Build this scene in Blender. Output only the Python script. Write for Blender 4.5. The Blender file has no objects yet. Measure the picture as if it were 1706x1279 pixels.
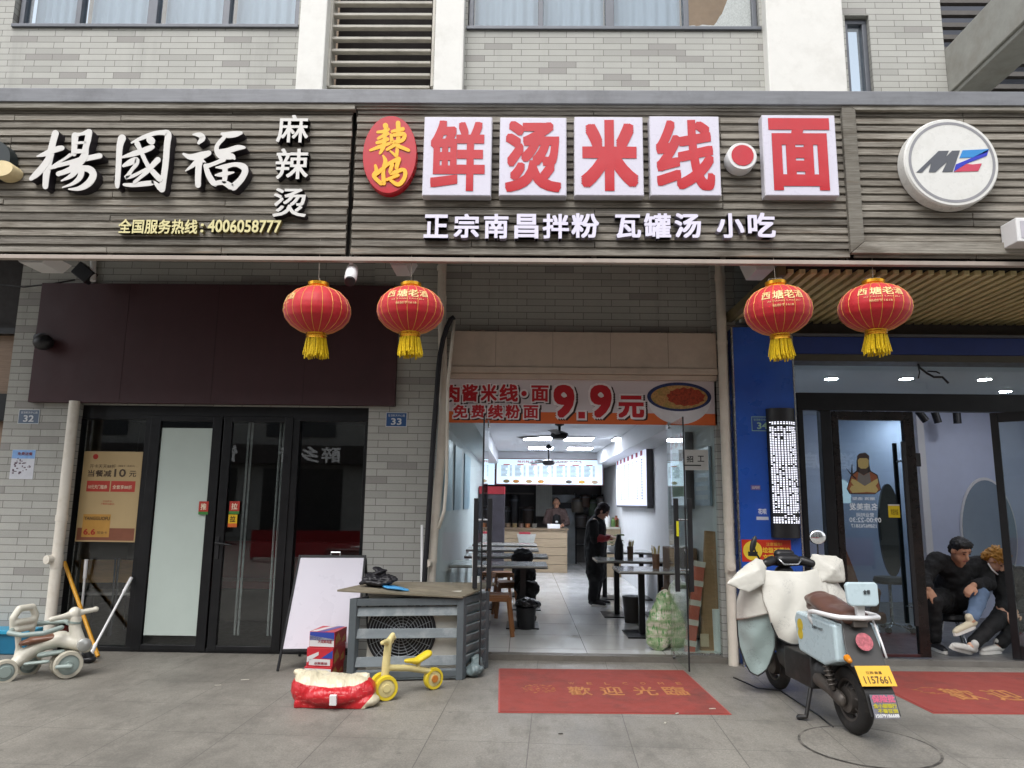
import bpy, bmesh, math, random
from math import sin, cos, pi, radians, sqrt, floor
from mathutils import Vector, Matrix, noise
random.seed(11)
SC = bpy.context.scene
COL = SC.collection

# ------------------------------------------------------------------ camera, sky, sun, exposure
FPX, EYE = 1205.0, 1.55
CR = (Matrix.Rotation(radians(0.91), 3, 'Z') @ Matrix.Rotation(radians(90 + 9.36), 3, 'X') @ Matrix.Rotation(radians(0.73), 3, 'Z'))
cam = bpy.data.objects.new('camera', bpy.data.cameras.new('camera'))
COL.objects.link(cam)
cam.data.sensor_width = 36
cam.data.lens = FPX / 1706 * 36
cam.data.clip_start, cam.data.clip_end = 0.05, 500
cam.matrix_world = Matrix.Translation((0, 0, EYE)) @ CR.to_4x4()
SC.camera = cam

SC.world = bpy.data.worlds.new('World')
SC.world.use_nodes = True
wn, wl = SC.world.node_tree.nodes, SC.world.node_tree.links
sky = wn.new('ShaderNodeTexSky')
sky.sky_type = 'NISHITA'
sky.sun_disc = False
sky.sun_elevation, sky.sun_rotation = radians(58), radians(200)
sky.air_density, sky.dust_density = 1.0, 3.0
hs = wn.new('ShaderNodeHueSaturation')
hs.inputs['Saturation'].default_value = 0.22
wl.new(sky.outputs[0], hs.inputs['Color'])
wl.new(hs.outputs[0], wn['Background'].inputs['Color'])
wn['Background'].inputs['Strength'].default_value = 0.15

sl = bpy.data.lights.new('sun', 'SUN')
sl.energy, sl.angle, sl.color = 0.55, radians(40), (1, 0.97, 0.93)
sun = bpy.data.objects.new('sun', sl)
COL.objects.link(sun)
sun.rotation_euler = (radians(32), 0, radians(-20))

SC.view_settings.view_transform = 'Standard'
SC.view_settings.look = 'None'
SC.view_settings.exposure = 1.2
SC.view_settings.gamma = 1
SC.render.engine = 'CYCLES'
SC.cycles.use_denoising = True
SC.cycles.max_bounces = 10
SC.cycles.transparent_max_bounces = 24
SC.cycles.caustics_reflective = SC.cycles.caustics_refractive = False

# ------------------------------------------------------------------ photograph pixel -> point in the place
def ray(x, y):
    return CR @ Vector(((x - 853) / FPX, (639.5 - y) / FPX, -1))
def P(x, y, Y):
    d = ray(x, y); return Vector((0, 0, EYE)) + d * (Y / d.y)
def G(x, y, z=0.0):
    d = ray(x, y); return Vector((0, 0, EYE)) + d * ((z - EYE) / d.z)
def PX(x, y, X):
    d = ray(x, y); return Vector((0, 0, EYE)) + d * (X / d.x)
def R(x0, y0, x1, y1, Y):
    "rectangle on the plane Y: X0, X1, Z0, Z1"
    xm, ym = (x0 + x1) / 2, (y0 + y1) / 2
    return P(x0, ym, Y).x, P(x1, ym, Y).x, P(xm, y1, Y).z, P(xm, y0, Y).z

# ------------------------------------------------------------------ mesh builder
def frame_of(d):
    d = Vector(d).normalized()
    a = Vector((0, 0, 1)) if abs(d.z) < 0.9 else Vector((1, 0, 0))
    u = a.cross(d).normalized()
    return u, d.cross(u), d

_glyphs = {}
def glyph(s, bold, res=3):
    k = (s, bold, res)
    if k in _glyphs: return _glyphs[k]
    cu = bpy.data.curves.new('t', 'FONT')
    cu.body, cu.size, cu.offset, cu.resolution_u = s, 1, bold, res
    ob = bpy.data.objects.new('t', cu)
    COL.objects.link(ob)
    dg = bpy.context.evaluated_depsgraph_get()
    me = bpy.data.meshes.new_from_object(ob.evaluated_get(dg))
    v = [(p.co.x, p.co.y) for p in me.vertices]
    f = [tuple(p.vertices) for p in me.polygons]
    bpy.data.objects.remove(ob); bpy.data.curves.remove(cu); bpy.data.meshes.remove(me)
    _glyphs[k] = (v, f)
    return v, f

class MB:
    def __init__(s):
        s.v, s.f, s.m, s.cur = [], [], [], 0
        s.T = None
    def mat(s, i): s.cur = i; return s
    def add(s, vs, fs):
        n = len(s.v)
        s.v += [(s.T @ Vector(p)) if s.T else Vector(p) for p in vs]
        s.f += [tuple(i + n for i in f) for f in fs]
        s.m += [s.cur] * len(fs)
        return s
    def box(s, x0, x1, y0, y1, z0, z1):
        if x0 > x1: x0, x1 = x1, x0
        if y0 > y1: y0, y1 = y1, y0
        if z0 > z1: z0, z1 = z1, z0
        return s.add([(x, y, z) for x in (x0, x1) for y in (y0, y1) for z in (z0, z1)],
                     [(0, 1, 3, 2), (4, 6, 7, 5), (0, 4, 5, 1), (2, 3, 7, 6), (0, 2, 6, 4), (1, 5, 7, 3)])
    def obox(s, c, size, rot=None):
        a, b, d = (q / 2 for q in size)
        rot = rot or Matrix.Identity(3)
        c = Vector(c)
        return s.add([c + rot @ Vector((x, y, z)) for x in (-a, a) for y in (-b, b) for z in (-d, d)],
                     [(0, 1, 3, 2), (4, 6, 7, 5), (0, 4, 5, 1), (2, 3, 7, 6), (0, 2, 6, 4), (1, 5, 7, 3)])
    def bar(s, p0, p1, w, t, up=(0, 0, 1)):
        "rectangular bar from p0 to p1, w across, t along up"
        p0, p1 = Vector(p0), Vector(p1)
        d = (p1 - p0); L = d.length; d.normalize()
        u = d.cross(Vector(up)).normalized(); v = u.cross(d)
        return s.obox((p0 + p1) / 2, (w, L, t), Matrix((u, d, v)).transposed())
    def tube(s, pts, r, n=8, closed=False):
        pts = [Vector(p) for p in pts]
        k = len(pts)
        rr = r if isinstance(r, (list, tuple)) else [r] * k
        vs, fs, u = [], [], None
        for i, p in enumerate(pts):
            d = (pts[(i + 1) % k] - pts[i - 1]) if closed else (pts[min(i + 1, k - 1)] - pts[max(i - 1, 0)])
            d = d.normalized()
            u = frame_of(d)[0] if u is None else (u - d * u.dot(d)).normalized()
            w = d.cross(u)
            vs += [p + (u * cos(2 * pi * j / n) + w * sin(2 * pi * j / n)) * rr[i] for j in range(n)]
        for i in range(k if closed else k - 1):
            a, b = i * n, ((i + 1) % k) * n
            fs += [(a + j, a + (j + 1) % n, b + (j + 1) % n, b + j) for j in range(n)]
        if not closed:
            fs += [tuple(range(n))[::-1], tuple((k - 1) * n + j for j in range(n))]
        return s.add(vs, fs)
    def cyl(s, p0, p1, r0, r1=None, n=20):
        return s.tube([p0, p1], [r0, r0 if r1 is None else r1], n)
    def lathe(s, prof, o=(0, 0, 0), axis=(0, 0, 1), n=32, sx=1, sy=1, cap=True):
        u, w, d = frame_of(axis); o = Vector(o)
        if abs(Vector(axis).normalized().z) > .99: u, w, d = Vector((1, 0, 0)), Vector((0, 1, 0)), Vector((0, 0, 1))
        vs, fs, k = [], [], len(prof)
        for r, z in prof:
            vs += [o + u * (r * sx * cos(2 * pi * j / n)) + w * (r * sy * sin(2 * pi * j / n)) + d * z for j in range(n)]
        for i in range(k - 1):
            fs += [(i * n + j, i * n + (j + 1) % n, (i + 1) * n + (j + 1) % n, (i + 1) * n + j) for j in range(n)]
        if cap: fs += [tuple(range(n))[::-1], tuple((k - 1) * n + j for j in range(n))]
        return s.add(vs, fs)
    def torus(s, c, R_, r, axis=(0, 0, 1), n=32, k=10):
        u, w, d = frame_of(axis); c = Vector(c)
        return s.tube([c + (u * cos(2 * pi * i / n) + w * sin(2 * pi * i / n)) * R_ for i in range(n)], r, k, True)
    def ball(s, c, r, n=16, rot=None):
        rx, ry, rz = r if isinstance(r, (tuple, list)) else (r, r, r)
        rot = rot or Matrix.Identity(3); c = Vector(c); h = n // 2
        vs, fs = [], []
        for i in range(1, h):
            a = pi * i / h
            vs += [c + rot @ Vector((rx * sin(a) * cos(2 * pi * j / n), ry * sin(a) * sin(2 * pi * j / n), rz * cos(a))) for j in range(n)]
        for i in range(h - 2):
            fs += [(i * n + j, (i + 1) * n + j, (i + 1) * n + (j + 1) % n, i * n + (j + 1) % n) for j in range(n)]
        t = len(vs); vs += [c + rot @ Vector((0, 0, rz)), c + rot @ Vector((0, 0, -rz))]
        fs += [(t, j, (j + 1) % n) for j in range(n)] + [(t + 1, (h - 2) * n + (j + 1) % n, (h - 2) * n + j) for j in range(n)]
        return s.add(vs, fs)
    def capsule(s, p0, r0, p1, r1, n=12, flat=1.0, up=None):
        p0, p1 = Vector(p0), Vector(p1)
        u, w, d = frame_of(p1 - p0)
        if up is not None:
            w = Vector(up); w = (w - d * w.dot(d)).normalized(); u = w.cross(d)
        L = (p1 - p0).length
        prof = [(r0 * sin(a), -r0 * cos(a)) for a in (0.15, .5, .9, 1.25)] + [(r0, 0), (r1, L)] + [(r1 * cos(a), L + r1 * sin(a)) for a in (.35, .7, 1.1, 1.45)]
        vs, fs, k = [], [], len(prof)
        for r, z in prof:
            vs += [p0 + d * z + u * (r * cos(2 * pi * j / n)) + w * (r * flat * sin(2 * pi * j / n)) for j in range(n)]
        for i in range(k - 1):
            fs += [(i * n + j, i * n + (j + 1) % n, (i + 1) * n + (j + 1) % n, (i + 1) * n + j) for j in range(n)]
        fs += [tuple(range(n))[::-1], tuple((k - 1) * n + j for j in range(n))]
        return s.add(vs, fs)
    def chain(s, pts, n=12, flat=1.0, up=None):
        "pts: (point, radius)"
        for (a, ra), (b, rb) in zip(pts, pts[1:]): s.capsule(a, ra, b, rb, n, flat, up)
        return s
    def prism(s, poly, o, u, v, depth):
        "2-D outline on frame o,u,v pushed out by depth along u x v"
        o, u, v = Vector(o), Vector(u), Vector(v); w = u.cross(v).normalized() * depth
        k = len(poly)
        a = [o + u * x + v * y for x, y in poly]
        area = sum(poly[i - 1][0] * poly[i][1] - poly[i][0] * poly[i - 1][1] for i in range(k))
        if area < 0: a.reverse()
        if depth == 0: return s.add(a, [tuple(range(k))])
        return s.add(a + [p + w for p in a], [tuple(range(k))[::-1], tuple(range(k, 2 * k))] + [(i, (i + 1) % k, k + (i + 1) % k, k + i) for i in range(k)])
    def text(s, t, o, u, v, w, h, depth=0.004, bold=0.0, res=3, lift=0.0):
        "letters stretched into the w x h rectangle at o (bottom left) on u, v"
        V0, F0 = glyph(t, 0.0, res)
        if not V0: return s
        sh = [(0, 0)] + ([(bold * x, bold * y) for x, y in (((1, 1), (1, -1), (-1, 1), (-1, -1), (1, 0), (-1, 0), (0, 1), (0, -1)) if bold < .02 else [(a, b) for a in (-1, -.33, .33, 1) for b in (-1, -.33, .33, 1)])] if bold > .004 else [])
        x0, x1 = min(p[0] for p in V0) - bold, max(p[0] for p in V0) + bold
        y0, y1 = min(p[1] for p in V0) - bold, max(p[1] for p in V0) + bold
        o, u, v = Vector(o), Vector(u).normalized(), Vector(v).normalized()
        n = u.cross(v)
        if h is None: h = w * (y1 - y0) / max(x1 - x0, 1e-6)
        if w is None: w = h * (x1 - x0) / max(y1 - y0, 1e-6)
        ed = {}
        for f in F0:
            for a, b in zip(f, f[1:] + f[:1]):
                if (b, a) in ed: del ed[(b, a)]
                else: ed[(a, b)] = 1
        for i, (dx, dy) in enumerate(sh):           # heavier weights: the letter set several times, a hair apart in depth
            q = [o + u * ((x + dx - x0) / max(x1 - x0, 1e-6) * w) + v * ((y + dy - y0) / max(y1 - y0, 1e-6) * h) + n * (lift + i * .00012) for x, y in V0]
            k = len(q)
            if depth == 0: s.add(q, F0); continue
            s.add(q + [p + n * depth for p in q], [tuple(j + k for j in f) for f in F0] + [(a, b, b + k, a + k) for a, b in ed])
        return s
    def brush(s, strokes, tr, o, u, v, depth, n=5):
        "brush strokes [(x,y,width)..]; tr maps (x,y)->2-D metres, returns also scale"
        o, u, v = Vector(o), Vector(u), Vector(v); w = u.cross(v).normalized()
        for i, st in enumerate(strokes):
            pts = []
            k = len(st)
            for a in range(k - 1):            # smooth the middle line
                p0, p1, p2, p3 = st[max(a - 1, 0)], st[a], st[a + 1], st[min(a + 2, k - 1)]
                for q in range(4):
                    t = q / 4
                    pts.append(tuple(0.5 * (2 * p1[c] + (p2[c] - p0[c]) * t + (2 * p0[c] - 5 * p1[c] + 4 * p2[c] - p3[c]) * t * t + (3 * p1[c] - p0[c] - 3 * p2[c] + p3[c]) * t ** 3) for c in range(3)))
            pts.append(st[-1])
            L, Rr = [], []
            for a, p in enumerate(pts):
                q0, q1 = pts[max(a - 1, 0)], pts[min(a + 1, len(pts) - 1)]
                dx, dy = q1[0] - q0[0], q1[1] - q0[1]; l = max(sqrt(dx * dx + dy * dy), 1e-6); dx /= l; dy /= l
                h = p[2] / 2
                L.append((p[0] - dy * h, p[1] + dx * h)); Rr.append((p[0] + dy * h, p[1] - dx * h))
            dz = depth + i * 0.0006
            to = lambda p: o + u * tr(*p)[0] + v * tr(*p)[1]
            vs = [to(p) for p in L] + [to(p) for p in Rr]; m = len(L)
            base = len(s.v)
            flip = None
            fs = []
            for a in range(m - 1): fs.append((a, a + 1, m + a + 1, m + a))
            a0, b0, c0 = vs[fs[0][0]], vs[fs[0][1]], vs[fs[0][2]]
            front = [p + w * dz for p in vs]
            N = (b0 - a0).cross(c0 - b0)
            if N.dot(w) < 0: fs = [f[::-1] for f in fs]
            s.add(front, fs)
            loop = list(range(m)) + list(range(2 * m - 1, m - 1, -1))
            s.add(vs + front, [(loop[j], loop[(j + 1) % len(loop)], loop[(j + 1) % len(loop)] + 2 * m, loop[j] + 2 * m) for j in range(len(loop))])
            for e, c in ((0, pts[0]), (1, pts[-1])):      # round ends
                r = c[2] / 2 * .98
                poly = [tr(c[0] + r * cos(2 * pi * j / 12), c[1] + r * sin(2 * pi * j / 12)) for j in range(12)]
                s.prism(poly, o, u, v, dz - 0.0003 * (1 + e))
        return s
    def merge(s, o):
        n = len(s.v); s.v += o.v; s.f += [tuple(i + n for i in f) for f in o.f]; s.m += [s.cur] * len(o.f); return s
    def xf(s, M):
        s.v = [M @ p for p in s.v]; return s
    def build(s, name, mats, parent=None, smooth=False, bevel=0.0, local=False):
        me = bpy.data.meshes.new(name)
        vs = s.v
        if parent is not None and not local:
            inv = parent_world(parent).inverted()
            vs = [inv @ p for p in vs]
        me.from_pydata([tuple(p) for p in vs], [], s.f)
        if not isinstance(mats, (list, tuple)): mats = [mats]
        for m in mats: me.materials.append(m)
        me.polygons.foreach_set('material_index', s.m)
        if smooth:
            me.polygons.foreach_set('use_smooth', [True] * len(s.f))
        me.update()
        if smooth and smooth is not True:
            me.set_sharp_from_angle(angle=radians(smooth))
        o = bpy.data.objects.new(name, me)
        COL.objects.link(o)
        if parent is not None: o.parent = parent
        if bevel:
            b = o.modifiers.new('b', 'BEVEL'); b.width = bevel; b.segments = 2; b.limit_method = 'ANGLE'; b.angle_limit = radians(40)
        return o

def parent_world(p):
    M = Matrix.Identity(4)
    while p is not None:
        M = Matrix.Translation(p.location) @ p.rotation_euler.to_matrix().to_4x4() @ M
        p = p.parent
    return M

def thing(name, label, cat, loc=(0, 0, 0), rz=0.0, group=None):
    o = bpy.data.objects.new(name, None); COL.objects.link(o)
    o.empty_display_size = 0.1
    o.location = loc; o.rotation_euler = (0, 0, rz)
    o['label'] = label; o['category'] = cat
    if group: o['group'] = group
    return o
def tag(o, label, cat, group=None):
    o['label'] = label; o['category'] = cat
    if group: o['group'] = group
    return o
def struct(o): o['kind'] = 'structure'; return o
def copy_tree(o, loc=None, rz=None, label=None):
    c = o.copy(); COL.objects.link(c)
    if loc is not None: c.location = loc
    if rz is not None: c.rotation_euler = (0, 0, rz)
    if label: c['label'] = label
    for ch in list(o.children):
        d = ch.copy(); COL.objects.link(d); d.parent = c
        for g in list(ch.children):
            e = g.copy(); COL.objects.link(e); e.parent = d
    return c

def fuse(mb, voxel=0.01, it=6, disp=0.0, dscale=0.2):
    "one continuous skin round everything in mb"
    me = bpy.data.meshes.new('f'); me.from_pydata([tuple(p) for p in mb.v], [], mb.f)
    ob = bpy.data.objects.new('f', me); COL.objects.link(ob)
    r = ob.modifiers.new('r', 'REMESH'); r.mode = 'VOXEL'; r.voxel_size = voxel
    if it:
        q = ob.modifiers.new('s', 'SMOOTH'); q.factor = 0.5; q.iterations = it
    dg = bpy.context.evaluated_depsgraph_get()
    m2 = bpy.data.meshes.new_from_object(ob.evaluated_get(dg))
    out = MB()
    vs = [v.co.copy() for v in m2.vertices]
    if disp:
        ns = [v.normal.copy() for v in m2.vertices]
        vs = [p + n * disp * (noise.noise(p / dscale) + .5 * noise.noise(p / dscale * 2.3 + Vector((7, 3, 1)))) for p, n in zip(vs, ns)]
    out.v = vs; out.f = [tuple(p.vertices) for p in m2.polygons]; out.m = [0] * len(out.f)
    bpy.data.objects.remove(ob); bpy.data.meshes.remove(me); bpy.data.meshes.remove(m2)
    return out

UX, UZ = Vector((1, 0, 0)), Vector((0, 0, 1))
# ------------------------------------------------------------------ materials (base colours as the things have them)
def lin(c):
    if isinstance(c, str):
        c = [int(c[i:i + 2], 16) / 255 for i in (1, 3, 5)]
        return tuple(x / 12.92 if x <= .04045 else ((x + .055) / 1.055) ** 2.4 for x in c)
    return tuple(c)
def nodes(name):
    m = bpy.data.materials.new(name); m.use_nodes = True
    n, l = m.node_tree.nodes, m.node_tree.links
    return m, n, l, n['Principled BSDF']
def nz(n, l, vec, scale, detail=4, rough=.6, stretch=None):
    if stretch:
        mp = n.new('ShaderNodeMapping'); mp.inputs['Scale'].default_value = stretch
        l.new(vec, mp.inputs['Vector']); vec = mp.outputs[0]
    t = n.new('ShaderNodeTexNoise'); t.inputs['Scale'].default_value = scale; t.inputs['Detail'].default_value = detail; t.inputs['Roughness'].default_value = rough
    l.new(vec, t.inputs['Vector'])
    return t.outputs['Fac']
def rng(n, l, f, a0, a1, b0, b1):
    t = n.new('ShaderNodeMapRange'); t.inputs[1].default_value = a0; t.inputs[2].default_value = a1; t.inputs[3].default_value = b0; t.inputs[4].default_value = b1
    l.new(f, t.inputs[0]); return t.outputs[0]
def mix(n, l, f, a, b, mode='MIX'):
    t = n.new('ShaderNodeMix'); t.data_type = 'RGBA'; t.blend_type = mode
    for s, x in ((t.inputs[0], f), (t.inputs[6], a), (t.inputs[7], b)):
        if isinstance(x, (int, float)): s.default_value = x
        elif isinstance(x, (tuple, list)): s.default_value = (*x[:3], 1)
        else: l.new(x, s)
    return t.outputs[2]
def bump(n, l, b, h, strength=.3, dist=.01):
    t = n.new('ShaderNodeBump'); t.inputs['Strength'].default_value = strength; t.inputs['Distance'].default_value = dist
    l.new(h, t.inputs['Height']); l.new(t.outputs[0], b.inputs['Normal'])
def coords(n, kind='Object'):
    return n.new('ShaderNodeTexCoord').outputs[kind]
def math_(n, l, op, a, b=None):
    t = n.new('ShaderNodeMath'); t.operation = op
    for i, x in enumerate((a, b)):
        if x is None: continue
        if isinstance(x, (int, float)): t.inputs[i].default_value = x
        else: l.new(x, t.inputs[i])
    return t.outputs[0]

def M(name, c, rough=.55, metal=0.0, var=.12, scale=6, bmp=0.0, bs=60, stretch=None, dirt=None, dirt_amt=.5, dscale=2.5, spec=.5, coat=0, emit=0, trans=0, sheen=0):
    m, n, l, b = nodes(name)
    c = lin(c); v = coords(n)
    f = nz(n, l, v, scale, 5, .65, stretch)
    col = mix(n, l, rng(n, l, f, .3, .7, 0, 1), tuple(x * (1 - var) for x in c), tuple(min(1, x * (1 + var)) for x in c))
    if dirt:
        f2 = nz(n, l, v, dscale, 6, .7)
        col = mix(n, l, rng(n, l, f2, .48, .72, 0, dirt_amt), col, lin(dirt))
    l.new(col, b.inputs['Base Color'])
    b.inputs['Metallic'].default_value = metal
    l.new(rng(n, l, nz(n, l, v, scale * 3), .3, .7, max(0, rough - .07), min(1, rough + .07)), b.inputs['Roughness'])
    b.inputs['Specular IOR Level'].default_value = spec
    if coat: b.inputs['Coat Weight'].default_value = coat; b.inputs['Coat Roughness'].default_value = .08
    if sheen: b.inputs['Sheen Weight'].default_value = sheen
    if trans: b.inputs['Subsurface Weight'].default_value = trans; b.inputs['Subsurface Radius'].default_value = (.05, .05, .05); b.inputs['Subsurface Scale'].default_value = .05
    if emit: l.new(col, b.inputs['Emission Color']); b.inputs['Emission Strength'].default_value = emit
    if bmp: bump(n, l, b, nz(n, l, v, bs, 4, .6, stretch), bmp, .01)
    return m

def brick_mat(name, light, dark, mortar, w=.31, h=.0755, frac=.93, bmp=.35, off=.35, sq=1):
    m, n, l, b = nodes(name)
    v = coords(n); s = n.new('ShaderNodeSeparateXYZ'); l.new(v, s.inputs[0])
    u = math_(n, l, 'ADD', s.outputs[0], s.outputs[1])
    cb = n.new('ShaderNodeCombineXYZ'); l.new(u, cb.inputs[0]); l.new(s.outputs[2], cb.inputs[1])
    br = n.new('ShaderNodeTexBrick')
    l.new(cb.outputs[0], br.inputs['Vector'])
    br.offset = off; br.offset_frequency = 2; br.squash = 1
    for k, x in (('Scale', 1), ('Mortar Size', .0032), ('Mortar Smooth', .1), ('Bias', 0), ('Brick Width', w), ('Row Height', h)): br.inputs[k].default_value = x
    br.inputs['Color1'].default_value = (0, 0, 0, 1); br.inputs['Color2'].default_value = (1, 1, 1, 1)
    br.inputs['Mortar'].default_value = (0, 0, 0, 1)
    rp = n.new('ShaderNodeValToRGB'); rp.color_ramp.interpolation = 'CONSTANT'
    e = rp.color_ramp.elements; L, D = lin(light), lin(dark)
    e[0].position = 0; e[0].color = (*L, 1)
    e[1].position = .3; e[1].color = (*[x * .965 for x in L], 1)
    for p, c in ((.55, [x * 1.03 for x in L]), (frac - .05, [x * .86 for x in L]), (frac, D)):
        q = e.new(p); q.color = (*c, 1)
    l.new(br.outputs['Color'], rp.inputs[0])
    fine = nz(n, l, v, 90, 3, .6, (1, 1, 3))
    col = mix(n, l, rng(n, l, fine, .3, .7, 0, 1), (.86, .86, .86), (1.08, 1.08, 1.08))
    col = mix(n, l, 1.0, rp.outputs[0], col, 'MULTIPLY')
    big = nz(n, l, v, 1.1, 6, .65)
    col = mix(n, l, rng(n, l, big, .4, .75, 0, .4), col, tuple(x * .68 for x in L))
    drip = nz(n, l, v, 1.0, 5, .7, (3.5, 3.5, .35))
    col = mix(n, l, rng(n, l, drip, .56, .75, 0, .4), col, tuple(x * .6 for x in L))
    col = mix(n, l, br.outputs['Fac'], col, lin(mortar))
    l.new(col, b.inputs['Base Color'])
    b.inputs['Roughness'].default_value = .75
    b.inputs['Specular IOR Level'].default_value = .3
    h2 = math_(n, l, 'SUBTRACT', math_(n, l, 'MULTIPLY', fine, .25), br.outputs['Fac'])
    bump(n, l, b, h2, bmp, .006)
    return m

def wood_mat(name, a, c, pitch=.0362, z0=0.0, rough=.8):
    "weathered boards: every board its own tone, grain along X"
    m, n, l, b = nodes(name)
    v = coords(n); s = n.new('ShaderNodeSeparateXYZ'); l.new(v, s.inputs[0])
    row = math_(n, l, 'FLOOR', math_(n, l, 'DIVIDE', math_(n, l, 'SUBTRACT', s.outputs[2], z0), pitch))
    wn_ = n.new('ShaderNodeTexWhiteNoise'); wn_.noise_dimensions = '1D'; l.new(row, wn_.inputs['W'])
    cb = n.new('ShaderNodeCombineXYZ')
    l.new(math_(n, l, 'ADD', math_(n, l, 'MULTIPLY', s.outputs[0], 1.0), math_(n, l, 'MULTIPLY', row, 3.7)), cb.inputs[0]); l.new(s.outputs[1], cb.inputs[1]); l.new(s.outputs[2], cb.inputs[2])
    g = nz(n, l, cb.outputs[0], 4, 8, .7, (.9, 6, 22))
    g2 = nz(n, l, cb.outputs[0], 2.2, 4, .6, (.7, 1, 4))
    A, C_ = lin(a), lin(c)
    col = mix(n, l, rng(n, l, g, .33, .68, 0, 1), C_, A)
    col = mix(n, l, rng(n, l, g2, .5, .72, 0, .75), col, lin('#4c4439'))
    col = mix(n, l, rng(n, l, nz(n, l, cb.outputs[0], 1.6, 3, .6, (.8, 1, 9)), .62, .75, 0, .35), col, lin('#8a6a4c'))
    t = rng(n, l, wn_.outputs['Value'], 0, 1, .62, 1.18)
    tv = n.new('ShaderNodeCombineXYZ')
    for i in range(3): l.new(t, tv.inputs[i])
    col = mix(n, l, 1.0, col, tv.outputs[0], 'MULTIPLY')
    l.new(col, b.inputs['Base Color'])
    b.inputs['Roughness'].default_value = rough; b.inputs['Specular IOR Level'].default_value = .25
    bump(n, l, b, g, .6, .006)
    return m

def tile_floor(name, c, joint, w, h, rough=.3, speck=0.0, mort=.004, off=0.0, shift=(0, 0), var=.06, stain=.3, bmp=.2):
    m, n, l, b = nodes(name)
    v = coords(n)
    mp = n.new('ShaderNodeMapping'); mp.inputs['Location'].default_value = (*shift, 0); mp.inputs['Rotation'].default_value = (0, 0, radians(2.6) if speck else 0); l.new(v, mp.inputs[0])
    br = n.new('ShaderNodeTexBrick'); l.new(mp.outputs[0], br.inputs['Vector']); br.offset = off
    for k, x in (('Scale', 1), ('Mortar Size', mort), ('Mortar Smooth', .3), ('Bias', 0), ('Brick Width', w), ('Row Height', h)): br.inputs[k].default_value = x
    c = lin(c)
    br.inputs['Color1'].default_value = (*[x * (1 - var) for x in c], 1); br.inputs['Color2'].default_value = (*[min(1, x * (1 + var)) for x in c], 1)
    br.inputs['Mortar'].default_value = (*lin(joint), 1)
    col = br.outputs['Color']
    if speck:
        f = nz(n, l, v, 75, 6, .85)
        f1 = nz(n, l, v, 26, 5, .8)
        col = mix(n, l, rng(n, l, f, .36, .64, 0, 1), mix(n, l, 1.0, col, (1 - speck,) * 3, 'MULTIPLY'), mix(n, l, 1.0, col, (1 + speck,) * 3, 'MULTIPLY'))
        col = mix(n, l, rng(n, l, f1, .4, .7, 0, .4), col, tuple(x * .55 for x in c))
    big = nz(n, l, v, .55, 8, .72)
    col = mix(n, l, rng(n, l, big, .45, .68, 0, stain), col, tuple(x * .42 for x in c))
    d = nz(n, l, v, 2.1, 9, .78, (1.6, .7, 1))
    col = mix(n, l, rng(n, l, d, .5, .7, 0, stain), col, tuple(x * .48 for x in c))
    if speck:
        sp2 = nz(n, l, v, 1.3, 6, .7)
        col = mix(n, l, rng(n, l, sp2, .6, .72, 0, .35), col, tuple(min(1, x * 1.35) for x in c))
        gum = n.new('ShaderNodeTexVoronoi'); gum.inputs['Scale'].default_value = 2.6; l.new(v, gum.inputs['Vector'])
        col = mix(n, l, rng(n, l, gum.outputs['Distance'], .035, .055, .55, 0), col, tuple(x * .35 for x in c))
    l.new(col, b.inputs['Base Color'])
    l.new(rng(n, l, d, .35, .7, max(.05, rough - .12), rough + .1), b.inputs['Roughness'])
    hgt = math_(n, l, 'SUBTRACT', math_(n, l, 'MULTIPLY', nz(n, l, v, 150, 3), .3 if speck else .02), br.outputs['Fac'])
    bump(n, l, b, hgt, bmp, .004)
    return m

def glass_mat(name, tint=(.86, .93, .9), ior=1.5, refl=1.0):
    m, n, l, b = nodes(name); n.remove(b)
    tr = n.new('ShaderNodeBsdfTransparent'); tr.inputs[0].default_value = (*tint, 1)
    gl = n.new('ShaderNodeBsdfGlossy'); gl.inputs['Roughness'].default_value = 0.0
    gl.inputs[0].default_value = (refl, refl, refl, 1)
    fr = n.new('ShaderNodeFresnel'); ge = n.new('ShaderNodeNewGeometry'); l.new(rng(n, l, ge.outputs['Backfacing'], 0, 1, ior, 1 / ior), fr.inputs['IOR'])
    mx = n.new('ShaderNodeMixShader')
    l.new(fr.outputs[0], mx.inputs[0]); l.new(tr.outputs[0], mx.inputs[1]); l.new(gl.outputs[0], mx.inputs[2])
    v = coords(n); bp = n.new('ShaderNodeBump'); bp.inputs['Strength'].default_value = .02; bp.inputs['Distance'].default_value = .02
    l.new(nz(n, l, v, 1.3, 2), bp.inputs['Height']); l.new(bp.outputs[0], gl.inputs['Normal'])
    l.new(mx.outputs[0], n['Material Output'].inputs[0])
    return m
def emit_mat(name, c, s):
    m, n, l, b = nodes(name)
    b.inputs['Base Color'].default_value = (*lin(c), 1); b.inputs['Emission Color'].default_value = (*lin(c), 1); b.inputs['Emission Strength'].default_value = s
    return m

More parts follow.
